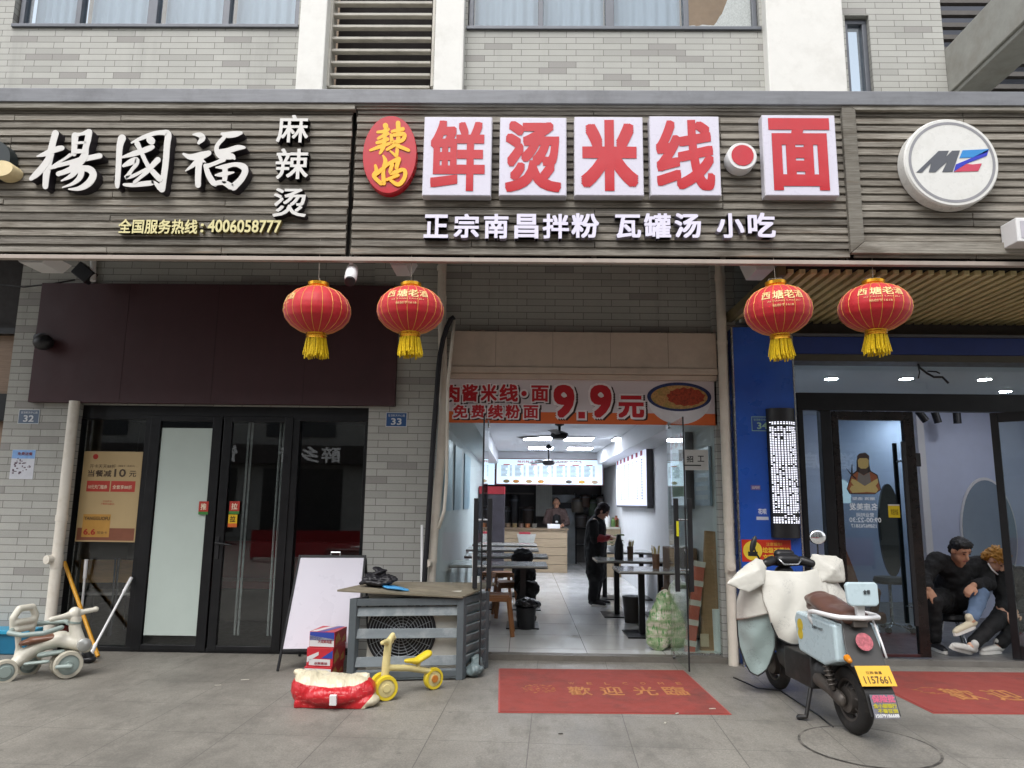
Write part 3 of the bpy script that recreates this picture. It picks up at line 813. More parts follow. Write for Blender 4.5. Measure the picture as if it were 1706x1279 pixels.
# red oval
Y = FA - .085; a, c, z0, z1 = R(604, 192, 694, 322, Y)
ov = thing('oval_sign', 'red oval sign with yellow brush characters 辣妈', 'sign', ((a + c) / 2, FA, z0))
rx, rz_ = (c - a) / 2, (z1 - z0) / 2
q = MB(); q.lathe([(1, 0), (1, .07), (.985, .079)], ((a + c) / 2, FA - .006, (z0 + z1) / 2), (0, -1, 0), 64, sx=rx, sy=rz_) 
q.build('panel', m_redface, ov, smooth=35)
LM = [[(360, 205, 70), (372, 262, 50)], [(250, 300, 35), (330, 290, 45), (395, 262, 50)], [(258, 392, 35), (330, 350, 45), (390, 322, 50)], [(240, 452, 40), (320, 430, 50), (390, 402, 50)],
      [(145, 560, 28), (290, 505, 50), (415, 462, 42)], [(350, 300, 50), (350, 420, 50), (330, 520, 52), (285, 600, 36)],
      [(540, 172, 60), (545, 350, 52), (520, 640, 42)], [(455, 292, 36), (610, 258, 50)], [(440, 340, 36), (455, 440, 50)], [(480, 345, 45), (610, 330, 60), (632, 372, 52), (590, 425, 50), (470, 445, 40)],
      [(385, 552, 36), (500, 480, 50)], [(540, 500, 50), (690, 562, 42)], [(430, 572, 22), (510, 640, 40)],
      [(330, 640, 24), (362, 720, 55), (332, 850, 50), (340, 1030, 55)], [(220, 780, 36), (235, 860, 50), (198, 930, 50), (300, 1035, 52)], [(205, 925, 45), (300, 845, 50), (400, 760, 46), (550, 685, 55)],
      [(552, 690, 60), (520, 810, 50)], [(460, 770, 50), (438, 890, 50), (600, 840, 50), (645, 880, 52), (620, 980, 52), (540, 1050, 55), (430, 985, 36)], [(380, 982, 36), (540, 918, 46)]]
q = MB(); ss = [[(x / 8.53 + 600, y / 8.53 + 185, w / 8.53 * 1.1) for x, y, w in s] for s in LM]
q.brush(ss, lambda x, y: (P(x, y, Y).x, P(x, y, Y).z), (0, Y - .0005, 0), UX, UZ, .003); q.build('lettering', m_yellow, ov)
# round badge on the right board
Y = FA - .12; a, c, z0, z1 = R(1507, 199, 1665, 342, Y); cx, cz, rr = (a + c) / 2, (z0 + z1) / 2, (c - a) / 2
rs = thing('round_sign', 'round white sign with grey ring and slanted grey, blue and red MZ emblem', 'sign', (cx, FA, cz - rr))
q = MB(); q.lathe([(rr, 0), (rr, .10), (rr - .012, .114)], (cx, FA - .006, cz), (0, -1, 0), 72); q.build('case', M('white_case', '#d8d8d4', .3, var=.03, dirt='#b3b1a8', dirt_amt=.3, dscale=5), rs, smooth=35)
q = MB()
n = 72; r0, r1 = rr * .855, rr * .915
q.add([(cx + r * cos(2 * pi * j / n), Y - .0015, cz + r * sin(2 * pi * j / n)) for r in (r0, r1) for j in range(n)], [(j, (j + 1) % n, n + (j + 1) % n, n + j) for j in range(n)])
q.build('ring', M('grey_ring', '#8b8b8f', .4), rs)
mz = lambda pts: [(P(1480 + x / 4.92, 180 + y / 4.92, Y).x, P(1480 + x / 4.92, 180 + y / 4.92, Y).z) for x, y in pts]
q = MB(); q.prism(mz([(228, 527), (410, 352), (495, 350), (470, 400), (520, 350), (585, 348), (525, 522), (440, 524), (480, 440), (385, 525), (330, 525), (350, 450), (275, 527)]), (0, Y - .001, 0), UX, UZ, .003); q.build('letter', M('badge_grey', '#55585f', .4, var=.04), rs)
for pts, cc in (([(607, 347), (822, 336), (805, 362), (690, 405), (582, 409)], '#2f86c9'), ([(822, 338), (805, 392), (640, 455), (536, 520), (552, 462), (690, 405)], '#2a35b4'), ([(690, 462), (765, 454), (735, 517), (536, 523), (640, 458)], '#c2415a')):
    q = MB(); q.prism(mz(pts), (0, Y - .001, 0), UX, UZ, .003); q.build('letter', M('badge_' + cc[1:], cc, .4, var=.04), rs)
# box at the right edge, round yellow lamp at the left edge
Y = FA - .2; a, _, z0, z1 = R(1694, 362, 1720, 402, Y)
o = thing('sign_box', 'white box sign cut off at the right edge of the slatted board', 'light box', (a + .2, FA, z0))
q = MB(); q.box(a, a + .6, Y, FA - .006, z0, z1); q.build('box', m_white, o, bevel=.008)
q = MB(); q.box(a + .03, a + .57, Y - .004, Y - .001, z0 + .03, z1 - .03); q.build('face', M('grey_face', '#b5b2ba', .4), o)
Y = FA - .14; a, c, z0, z1 = R(-20, 266, 21, 293, Y)
o = thing('round_logo_sign', 'dark round logo sign with cream disc cut off at the left edge', 'sign', (a, FA, z0))
q = MB(); q.lathe([(.17, 0), (.17, .1)], (a - .02, FA - .006, (z0 + z1) / 2 + .1), (0, -1, 0), 40); q.build('case', M('dark_green_case', '#20292b', .5), o, smooth=35)
q = MB(); q.lathe([(.5, 0), (.5, .12), (.48, .13)], ((a + c) / 2, FA - .006, (z0 + z1) / 2), (0, -1, 0), 40, sx=(c - a), sy=(z1 - z0)); q.build('disc', M('cream_disc', '#d9c69a', .4), o, smooth=35)

# ------------------------------------------------------------------ lanterns
m_cord = M('pale_cord', '#8d8378', .7)
def lantern_proto():
    o = thing('red_lantern', 'x', 'lantern', group='red festival lanterns hanging under the sign boards')
    prof = [(.083, .192), (.12, .183), (.19, .150), (.245, .095), (.272, .03), (.275, -.02), (.26, -.075), (.215, -.13), (.15, -.172), (.083, -.195)]
    # smooth profile with ribs
    pr = []
    for (r0, z0), (r1, z1) in zip(prof, prof[1:]):
        for k in range(3): pr.append((r0 + (r1 - r0) * k / 3, z0 + (z1 - z0) * k / 3))
    pr.append(prof[-1])
    n = 96; q = MB(); vs = []
    for r, z in pr:
        for j in range(n):
            a = 2 * pi * j / n; k = 1 - .012 * (1 - abs(sin(a * 10))) ** 1
            vs.append((r * k * cos(a), r * k * sin(a), z))
    fs = [(i * n + j, (i + 1) * n + j, (i + 1) * n + (j + 1) % n, i * n + (j + 1) % n) for i in range(len(pr) - 1) for j in range(n)]
    q.add(vs, fs); q.build('shade', m_lantern, o, smooth=True)
    q = MB()
    for j in range(20):
        a = 2 * pi * j / 20
        q.tube([(r * .992 * cos(a), r * .992 * sin(a), z) for r, z in pr], .0022, 4)
    q.build('rib', m_goldline, o)
    q = MB(); q.lathe([(.082, .185), (.088, .19), (.08, .2), (.086, .21), (.086, .235), (.075, .24), (.075, .2)], n=32); q.build('top_ring', m_goldfoil, o, smooth=30)
    q = MB(); q.lathe([(.075, -.19), (.086, -.196), (.08, -.205), (.086, -.215), (.08, -.225), (.084, -.24), (.07, -.24)], n=32); q.build('bottom_ring', m_goldfoil, o, smooth=30)
    q = MB(); random.seed(5)
    for j in range(110):
        a = random.uniform(0, 2 * pi); r = .074 + random.uniform(-.006, .006); l = random.uniform(.13, .175)
        r2 = r + random.uniform(-.004, .03); a2 = a + random.uniform(-.16, .16)
        q.tube([(r * cos(a), r * sin(a), -.235), ((r + r2) / 2 * cos(a) , (r + r2) / 2 * sin(a), -.235 - l * .5), (r2 * cos(a2), r2 * sin(a2), -.235 - l)], .0042, 4)
    q.build('tassel', m_tassel, o)
    q = MB(); q.tube([(.07, 0, .235), (.05, 0, .262), (-.05, 0, .262), (-.07, 0, .235)], .003, 5); q.cyl((0, 0, .262), (0, 0, .62), .0022, n=5); q.build('cord', m_cord, o)
    # printed lettering wrapped round the cloth
    def rad(z):
        for (r0, z0), (r1, z1) in zip(prof, prof[1:]):
            if z1 <= z <= z0: return r0 + (r1 - r0) * (z - z0) / (z1 - z0)
        return .1
    q = MB()
    def wrap(s, w, h, x0, z0, bold):
        B = [(0, 0), (bold, 0), (-bold, 0), (0, bold), (0, -bold)] if bold else [(0, 0)]
        V, F = glyph(s, 0, 2); V, F = ([(x + dx, y + dy) for dx, dy in B for x, y in V], [tuple(i + k * len(V) for i in f) for k in range(len(B)) for f in F]); xa, xb = min(p[0] for p in V), max(p[0] for p in V); ya, yb = min(p[1] for p in V), max(p[1] for p in V)
        vs = []; cnt = 0
        for x, y in V:
            sx = x0 + (x - xa) / (xb - xa) * w; z = z0 + (y - ya) / (yb - ya) * h
            r = rad(z) + .0035 + .00015 * (cnt // (len(V) // len(B))); cnt += 1; a = sx / .27 - pi / 2
            vs.append((r * cos(a), r * sin(a), z))
        q.add(vs, F)
    for i, ch in enumerate('西塘老酒'): wrap(ch, .075 + (.012 if i in (1, 2) else 0), .062 + (.014 if i in (1, 2) else 0), -.18 + i * .093, .045 - (.008 if i in (1, 2) else 0), .016)
    wrap('XI TANG LAO JIU', .26, .013, -.13, .012, .0); wrap('始创于1618', .16, .022, -.09, -.025, .004)
    q.build('lettering', M('pale_gold_print', '#e6c98a', .5), o)
    return o
LY = FA + .03
proto = lantern_proto()
lw = [(529, 517, -66, 'red lantern left of the other three, hanging in front of the dark maroon board'),
      (684, 517, 3, 'red lantern hanging in front of the middle downpipe'),
      (1296, 517, -9, 'red lantern hanging over the blue pillar'),
      (1457, 513, -14, 'red lantern rightmost of the four, hanging before the bamboo ceiling')]
for i, (x, y, a, lab) in enumerate(lw):
    o = proto if i == 0 else copy_tree(proto)
    o.location = P(x, y, LY); o.scale = ((1, 1, 1), (1.01, .99, .985), (.985, 1.0, 1.03), (1.03, 1.02, .98))[i]; o.rotation_euler = (radians((1.2, -1.5, 2.2, -1)[i]), radians((1.5, -1, -2.4, 1.2)[i]), radians(a)); o['label'] = lab
# ------------------------------------------------------------------ left shop (no. 33's neighbour): maroon board, black glazed front
DY = W
a, c, z0, z1 = R(48, 474, 662, 673, PF - .06)
a, c = P(60, 570, PF - .06).x, P(662, 570, PF - .06).x
o = thing('maroon_fascia_board', 'large plain dark maroon board over the black glazed shopfront', 'board', ((a + c) / 2, PF, z0))
q = MB(); q.box(a, c, PF - .08, PF - .003, z0, z1); q.build('panel', m_maroon, o, bevel=.005)
q = MB()
for k in range(1, 4): 
    x = a + (c - a) * k / 4; q.box(x - .0015, x + .0015, PF - .0815, PF - .0795, z0 + .004, z1 - .004)
q.build('joint_line', M('maroon_joint', '#231013', .7), o)
xx = lambda x, y=880: P(x, y, DY).x
zz = lambda y, x=340: P(x, y, DY).z
sf = thing('glazed_shopfront', 'black framed glazed shopfront with two doors under the maroon board', 'shopfront', (xx(340), DY, 0))
X0, X1 = XA1 + .003, XB0 - .003
zt0, zt1 = zz(700), zz(676)
f = MB()
f.box(X0, X1, DY - .05, DY + .05, zt0, zt1 + .12); f.box(X0, X1, DY - .05, DY + .05, .0, zz(1078))
xl = [X0, xx(121), xx(231), xx(247), xx(361), xx(371), xx(478), xx(492), xx(602), X1]
for k in (0, 2, 6, 8):
    x0_, x1_ = xl[k], xl[k + 1] if k != 4 else xl[5]
    if k == 2: x1_ = xl[3] - .02
    f.box(x0_, x1_, DY - .052, DY + .052, zz(1078), zt0)
f.build('frame', m_black, sf, bevel=.004)
for x0_, x1_ in ((xl[1], xl[2]), (xl[7], xl[8])):
    q = MB(); q.box(x0_, x1_, DY - .004, DY + .004, zz(1078), zt0); q.build('window_pane', m_glass_dark, sf)
def dleaf(x0_, x1_, gx0, gx1, gz0, handle_x=None, film=False):
    d = MB(); y0, y1 = DY - .066, DY - .015; zb_, zt_ = zz(1082), zz(694)
    d.box(x0_, gx0, y0, y1, zb_, zt_); d.box(gx1, x1_, y0, y1, zb_, zt_); d.box(gx0, gx1, y0 + .001, y1 - .001, zb_, gz0); d.box(gx0, gx1, y0 + .001, y1 - .001, zz(703), zt_)
    do = d.build('door', m_black, sf, bevel=.004)
    q = MB(); q.box(gx0, gx1, DY - .044, DY - .036, gz0, zz(703)); q.build('door_pane', m_glass_dark, do)
    if film:
        q = MB(); q.box(gx0 + .012, gx1 - .004, DY - .0475, DY - .0455, zz(1058), zz(714)); q.build('paper_sheet', M('white_film', '#b8c4bd', .5, var=.05, scale=1.5), do)
    if handle_x:
        q = MB(); q.box(handle_x - .018, handle_x + .018, y0 - .012, y0 - .001, zz(930), zz(893)); q.cyl((handle_x, y0 - .012, zz(903)), (handle_x, y0 - .055, zz(903)), .011); q.capsule((handle_x, y0 - .055, zz(903)), .011, (handle_x + .155, y0 - .05, zz(906)), .009)
        q.build('handle', m_blackplastic, do, smooth=40)
dleaf(xx(240), xx(361), xx(257), xx(345), zz(1073), film=True)
dleaf(xx(364), xx(481), xx(378), xx(467), zz(1073), handle_x=xx(369))
# pale strip curtains hanging behind the second door
q = MB()
for px in (396, 402, 451, 457):
    x = xx(px); q.tube([(x, DY + .12, zt0), (x - .01, DY + .14, 1.2), (x, DY + .12, .15)], .012, 6)
q.build('door_curtain_edge', M('pale_plastic', '#7e8381', .3), sf)
# inside: red bench band and pale tables far in
ib = thing('dining_bench', 'dark red bench seat seen dimly inside the dark shop', 'bench', (-2.6, 9.6, 0.03))
q = MB(); q.box(XA1 + .6, XB0 - .2, 9.5, 9.95, .03, .42); q.build('base', m_roomdark, ib); q = MB(); q.box(XA1 + .6, XB0 - .2, 9.5, 9.95, .425, .52); q.box(XA1 + .6, XB0 - .2, 9.955, 10.05, .425, 1.0); q.build('cushion', M('red_leather', '#7e2026', .4), ib, bevel=.02)
# wooden chairs behind the window
def chair_proto():
    o = thing('dining_chair', 'x', 'chair', group='wooden chairs inside the dark shop')
    q = MB(); n = 10
    for k in range(n):
        x0_, x1_ = -.2 + .4 * k / n, -.2 + .4 * (k + 1) / n
        y_ = lambda x: .2 + .03 * (1 - (x / .2) ** 2)
        q.add([(x0_, y_(x0_), .58), (x1_, y_(x1_), .58), (x1_, y_(x1_), .83), (x0_, y_(x0_), .83), (x0_, y_(x0_) - .014, .58), (x1_, y_(x1_) - .014, .58), (x1_, y_(x1_) - .014, .83), (x0_, y_(x0_) - .014, .83)],
              [(0, 1, 2, 3)[::-1], (4, 5, 6, 7), (0, 1, 5, 4), (3, 2, 6, 7)[::-1]] + ([(0, 3, 7, 4)] if k == 0 else []) + ([(1, 2, 6, 5)] if k == n - 1 else []))
    q.build('backrest', M('chair_ply', '#dcae74', .5, var=.15, stretch=(1, 1, 9)), o)
    q = MB(); q.box(-.2, .2, -.2, .19, .435, .465); q.build('seat', M('pale_seat', '#cfccc6', .5), o, bevel=.012)
    for sx in (-1, 1):
        q = MB(); q.tube([(sx * .19, .21, .84), (sx * .19, .19, .45), (sx * .2, .22, 0)], .011, 8); q.build('leg', m_alu, o)
        q = MB(); q.tube([(sx * .18, -.17, .44), (sx * .19, -.2, 0)], .011, 8); q.build('leg', m_alu, o)
    return o
ch = chair_proto()
pa = P(158, 960, 8.35); pb = P(208, 960, 8.35)
ch.location = (pa.x, 8.55, .03); ch.rotation_euler = (0, 0, pi + .1); ch['label'] = 'left of two wooden backed chairs inside the window below the poster'
copy_tree(ch, (pb.x + .1, 8.58, .03), pi - .06, 'right of two wooden backed chairs inside the window below the poster')


# poster in the window (front face towards the street, hung just outside the glass)
PYp = DY - .012
def sheet(name, label, cat, px, mat, Y, th=.003, loc=None):
    a, c, z0, z1 = R(*px, Y); o = thing(name, label, cat, ((a + c) / 2, Y, z0)); q = MB(); q.box(a, c, Y, Y + th, z0, z1); q.build('sheet', mat, o); return o
po = thing('window_poster', 'tan offer poster with dark lettering stuck in the left shop window', 'poster', P(184, 900, PYp))
pc = [P(141, 753, PYp), P(240, 751, PYp), P(223, 901, PYp), P(124, 904, PYp)]
q = MB(); U = Vector((1, 0, 0)); 
pa_, pb_ = (pc[0] + pc[3]) / 2, (pc[1] + pc[2]) / 2
px0, px1, pz0, pz1 = pa_.x, pb_.x, (pc[2].z + pc[3].z) / 2, (pc[0].z + pc[1].z) / 2
q.box(px0, px1, PYp, PYp + .003, pz0, pz1); q.build('sheet', M('tan_poster', '#b59d72', .5, var=.06, scale=1.5), po)
pw, ph = px1 - px0, pz1 - pz0
def pt(q, s, fx0, fy0, fx1, fy1, bold=0.0, lift=.002):
    q.text(s, (px0 + fx0 * pw, PYp, pz0 + (1 - fy1) * ph), UX, UZ, (fx1 - fx0) * pw, (fy1 - fy0) * ph, 0, bold, 2, lift)
def pr(q, fx0, fy0, fx1, fy1, d=.0012): q.box(px0 + fx0 * pw, px0 + fx1 * pw, PYp - d, PYp - .0002, pz0 + (1 - fy1) * ph, pz0 + (1 - fy0) * ph)
q = MB(); pr(q, .02, .85, .98, .985); q.build('brown_band', M('poster_brown', '#7d4a34', .5), po)
q = MB(); pr(q, .1, .70, .56, .95, .002); q.build('gold_card', M('poster_gold', '#b88a42', .4), po)
q = MB(); pr(q, .1, .33, .49, .45); pr(q, .51, .33, .92, .45); q.build('red_tab', M('poster_red', '#b0382c', .5), po)
q = MB(); pt(q, '开卡天天88折', .12, .145, .56, .19); pt(q, '当餐减', .1, .21, .5, .285, .016); pt(q, '10', .545, .195, .745, .285, .02); pt(q, '元', .8, .215, .92, .283, .016); pt(q, 'YANGGUOFU', .12, .725, .55, .765, .018, .004); pt(q, '(储值卡 · 会员卡)', .6, .15, .88, .175); pt(q, '现金卡', .36, .885, .53, .915, .004, .003)
q.build('lettering', M('poster_ink', '#4a3a2a', .5), po)
q = MB(); pt(q, '10元天门槛券', .13, .375, .45, .42, .01, .0022); pt(q, '全套享88折', .54, .375, .87, .42, .01, .0022); q.build('lettering', M('poster_pale', '#e0cdb0', .5), po)
q = MB(); pt(q, '6.6', .13, .86, .33, .925, .02, .004); pt(q, '今日开卡', .4, .545, .55, .565); pt(q, '下载享立减5元', .37, .575, .6, .595)
q.build('lettering', M('poster_red_ink', '#a8281f', .5), po)
q = MB(); rr = .045 * pw; cx, cz = px0 + .2 * pw, pz0 + .94 * ph
q.lathe([(rr, .0), (rr, .001)], (cx, PYp, cz), (0, -1, 0), 20); q.build('emblem', M('poster_red2', '#a8281f', .5), po)
# small stickers on doors
def sticker(name, label, px, Y, bands, texts, cat='sticker'):
    a, c, z0, z1 = R(*px, Y)
    o = thing(name, label, cat, ((a + c) / 2, Y, z0)); w, h = c - a, z1 - z0
    for i, (f0, f1, cc) in enumerate(bands):
        q = MB(); q.box(a, c, Y, Y + .0015, z0 + (1 - f1) * h, z0 + (1 - f0) * h); q.build('sheet' if i == 0 else 'band', M(name + cc[1:], cc, .4, var=.04), o)
    for s, x0_, y0_, x1_, y1_, cc, bo in texts:
        q = MB(); q.text(s, (a + x0_ * w, Y, z0 + (1 - y1_) * h), UX, UZ, (x1_ - x0_) * w, (y1_ - y0_) * h, 0, bo, 2, .001); q.build('lettering', M(name + 't' + cc[1:], cc, .5, var=.02), o)
    return o
sticker('door_sticker', 'red and green push sticker on the white papered door', (331, 835, 347, 857), DY - .07, [(0, .78, '#b0362c'), (.78, 1, '#3f7d3a')], [('推', .2, .15, .8, .65, '#e9d9c0', .02)])
sticker('door_sticker', 'red and green sticker on the door with the lever handle', (382, 835, 399, 856), DY - .07, [(0, .78, '#b0362c'), (.78, 1, '#3f7d3a')], [('拉', .2, .15, .8, .65, '#e9d9c0', .02)])
sticker('door_sticker', 'yellow and orange pull sticker below the red one on the door', (380, 857, 395, 878), DY - .07, [(0, .7, '#d9b01f'), (.7, 1, '#c9622a')], [('拉', .2, .1, .8, .6, '#3a2a10', .02)])
# number plates and paper on the pillars
def numplate(label, px, Y, num, base, ink='#c9cdd0', tx='甘汤新天中心路'):
    a, c, z0, z1 = R(*px, Y); o = thing('house_number_plate', label, 'number plate', ((a + c) / 2, Y, z0)); w, h = c - a, z1 - z0
    q = MB(); q.box(a, c, Y - .004, Y, z0, z1); q.build('plate', M('plate_' + num, base, .4, .2, var=.06), o)
    q = MB(); e = .012
    for x0_, x1_, y0_, y1_ in ((.0, 1, .96, 1), (0, 1, 0, .04), (0, .025, .04, .96), (.975, 1, .04, .96)): q.box(a + x0_ * w, a + x1_ * w, Y - .0052, Y - .0042, z0 + y0_ * h, z0 + y1_ * h)
    q.text(num, (a + .25 * w, Y - .0042, z0 + .14 * h), UX, UZ, .5 * w, .46 * h, .0008, .02, 3); q.text(tx, (a + .1 * w, Y - .0042, z0 + .7 * h), UX, UZ, .8 * w, .17 * h, .0008, 0, 2)
    q.build('lettering', M('plate_ink_' + num, ink, .4), o)
numplate('grey blue number plate 32 on the left tiled pillar', (31, 682, 66, 706), PF - .001, '32', '#5c6a7d')
numplate('blue number plate 33 on the middle tiled pillar', (643, 687, 678, 711), PF - .001, '33', '#2f5688')
sp = sheet('paper_notice', 'blue and white paper notice stuck on the left tiled pillar', 'notice', (18, 749, 57, 798), M('notice_white', '#c9cbd2', .6), PF - .004)
a, c, z0, z1 = R(18, 749, 57, 798, PF - .004)
q = MB(); q.box(a + .003, c - .003, PF - .0052, PF - .0043, z1 - (z1 - z0) * .3, z1 - .003); q.build('blue_head', M('notice_blue', '#7fa6d8', .6, var=.15, scale=20), sp)
random.seed(8); q = MB()
for k in range(26): 
    x = a + .02 + random.random() * (c - a - .06); z = z0 + .03 + random.random() * (z1 - z0) * .6; q.box(x, x + random.uniform(.01, .035), PF - .0052, PF - .0043, z, z + random.uniform(.006, .02))
q.build('print', M('notice_ink', '#6a5a66', .6, var=.5, scale=40), sp)
q = MB(); q.text('免费送餐', (a + .06, PF - .0055, z1 - .06), UX, UZ, .16, .035, 0, .02, 2); q.build('lettering', M('notice_red', '#7a3038', .6), sp)

# pipes, cables, cameras
def downpipe(label, pts, r, mat, collars=(), clean=None, name='downpipe'):
    o = thing(name, label, 'pipe', pts[-1]); q = MB(); q.tube(pts, r, 20); q.build('pipe', mat, o, smooth=40)
    q = MB()
    for p_, l in collars: q.cyl(p_ + Vector((0, 0, l / 2)), p_ - Vector((0, 0, l / 2)), r * 1.13, n=20)
    if collars: q.build('collar', mat, o, smooth=40)
    if clean:
        q = MB(); q.lathe([(r * .85, 0), (r * .85, r * 1.1), (r * .7, r * 1.15), (r * .55, r * 1.1), (r * .5, r * 1.13)], clean + Vector((0, -r * .3, 0)), (-.35, -1, 0), 24); q.build('cleanout_cap', mat, o, smooth=40)
    return o
Yp = PF - .1
pl = lambda x, y, Y=Yp: P(x, y, Y)
b0 = pl(121, 700); 
downpipe('cream downpipe beside the left black window, ending at the ground', [Vector((b0.x, Yp, pl(125, 668).z)), Vector((b0.x, Yp, 0))], .052, m_pipe,
         [(Vector((b0.x, Yp, pl(105, 863).z)), .06), (Vector((b0.x, Yp, pl(100, 935).z)), .13)], Vector((b0.x - .03, Yp - .03, pl(84, 931).z)))
b1 = pl(726, 700)
downpipe('cream downpipe on the middle pillar with black cable in front', [Vector((P(736, 480, Yp).x, Yp, zc))] + [P(x_, y_, Yp) for x_, y_ in ((736, 480), (737, 570), (739, 680), (734, 770), (726, 850), (720, 930), (714, 1030))] + [Vector((P(711, 1080, Yp).x, Yp, 0))], .046, m_pipe2,
         [(pl(736, 500), .09), (pl(736, 447), .05), (pl(720, 925), .14), (pl(725, 863), .02)], pl(716, 937) + Vector((0, -.04, 0)))
b2 = pl(1210, 760)
downpipe('beige downpipe on the pillar right of the noodle shop door', [Vector((b2.x, Yp, zc)), Vector((b2.x, Yp, 0))], .05, m_pipe2,
         [(Vector((b2.x, Yp, pl(1196, 462).z)), .07), (Vector((b2.x, Yp, pl(1200, 570).z)), .03), (Vector((b2.x, Yp, pl(1213, 868).z)), .03), (Vector((b2.x, Yp, pl(1216, 940).z)), .17)], Vector((b2.x, Yp - .04, pl(1218, 943).z)))
Yc = Yp - .09
q = MB(); q.tube([P(x_, y_, Yc) for x_, y_ in ((757, 528), (751, 532), (745, 544), (738, 566), (733, 592), (730, 620), (728, 650), (724, 700), (720, 760), (716, 830), (713, 880), (708, 950), (704, 1010), (702, 1065))], .027, 10)
tag(q.build('black_conduit', M('black_wrap', '#15141a', .6, bmp=.5, bs=40), smooth=True), 'thick black wrapped conduit running down the middle pillar', 'conduit')
q = MB(); q.tube([P(757, 533, Yc), P(752, 580, Yc), P(746, 640, Yc), P(745, 720, Yc), P(744, 800, Yc), P(740, 850, Yc - .02), P(731, 880, Yc)], .017, 8)
tag(q.build('cream_conduit', m_pipe, smooth=True), 'thin cream conduit curving beside the middle downpipe', 'conduit')
q = MB(); q.tube([P(703, 874, Yc), P(702, 1080, Yc)], .014, 8)
tag(q.build('white_tube', m_white, smooth=True), 'short straight white tube standing against the middle pillar', 'tube')
q = MB()
for (x0_, y0_, x1_, y1_) in ((110, 470, 160, 465),): pass
q.tube([P(0, 474, PF - .05), P(40, 478, PF - .05), P(90, 472, PF - .06), P(125, 466, PF - .08)], .008, 6); q.tube([P(75, 472, PF - .05), P(66, 520, PF - .05), P(58, 570, PF - .06)], .006, 6)
tag(q.build('wall_cable', m_blackplastic, smooth=True), 'black cable looping along the top of the left pillar', 'cable')
fl = thing('flood_light', 'small black floodlight on a bracket above the maroon board', 'light', P(140, 465, PF - .3))
q = MB(); q.obox(P(141, 455, PF - .3), (.2, .1, .15), Matrix.Rotation(radians(38), 3, 'Y')); q.build('housing', m_blackplastic, fl, bevel=.01)
q = MB(); q.cyl(P(155, 430, PF - .3), P(155, 468, PF - .3), .03); q.build('bracket', m_white, fl)
cm = thing('security_camera', 'white bullet camera hanging under the canopy edge beside the left lantern', 'camera', P(586, 440, FA))
cp = P(586, 456, FA + .05)
q = MB(); q.capsule(cp + Vector((-.012, .06, .06)), .05, cp + Vector((.005, -.05, -.05)), .052, 16); q.build('body', m_white, cm, smooth=True)
q = MB(); q.cyl(cp + Vector((.005, -.05, -.062)), cp + Vector((.008, -.085, -.098)), .043, n=20); q.build('lens_ring', m_blackplastic, cm)
q = MB(); q.cyl(P(583, 431, FA + .05), cp + Vector((-.012, .06, .06)), .016); q.build('mount', m_white, cm)
dm = thing('dome_camera', 'dark dome shaped device at the lower left edge of the maroon board', 'camera', P(72, 572, PF - .1))
q = MB(); q.ball(P(72, 570, PF - .16), (.1, .09, .085), 20); q.build('dome', m_blackplastic, dm, smooth=True)
q = MB(); q.cyl(P(64, 562, PF - .005), P(72, 562, PF - .12), .05); q.build('base', m_alu, dm)
# ------------------------------------------------------------------ noodle shop front
BY = PF - .06
a, c, z0, z1 = R(750, 553, 1194, 628, BY)
o = thing('shutter_box', 'beige sheet metal shutter box over the banner and under the dark tiles', 'shutter box', ((a + c) / 2, BY, z0))
q = MB(); zt = P(970, 612, BY).z
q.box(a, c, BY, PF + .25, zt, z1); q.box(a, c, BY - .02, PF + .25, z0 + .035, zt - .003); q.box(a, c, BY + .02, PF + .25, z0 - .02, z0 + .032); q.build('cover', m_beige, o, bevel=.004)
q = MB()
for px in (826, 921, 1017, 1113): q.box(P(px, 580, BY).x - .0015, P(px, 580, BY).x + .0015, BY - .0015, BY - .0003, zt + .005, z1 - .003)
q.build('joint_line', M('joint_brown', '#6f6155', .7), o)
random.seed(4); q = MB()
for k in range(26): 
    x = a + .02 + random.random() * .35 + (.0 if k < 16 else 2.2); q.ball((x, BY + .03, z1 + .002), (random.uniform(.008, .03), .02, random.uniform(.004, .014)), 8)
q.build('foam_bead', M('pu_foam', '#cbbfa8', .9), o)
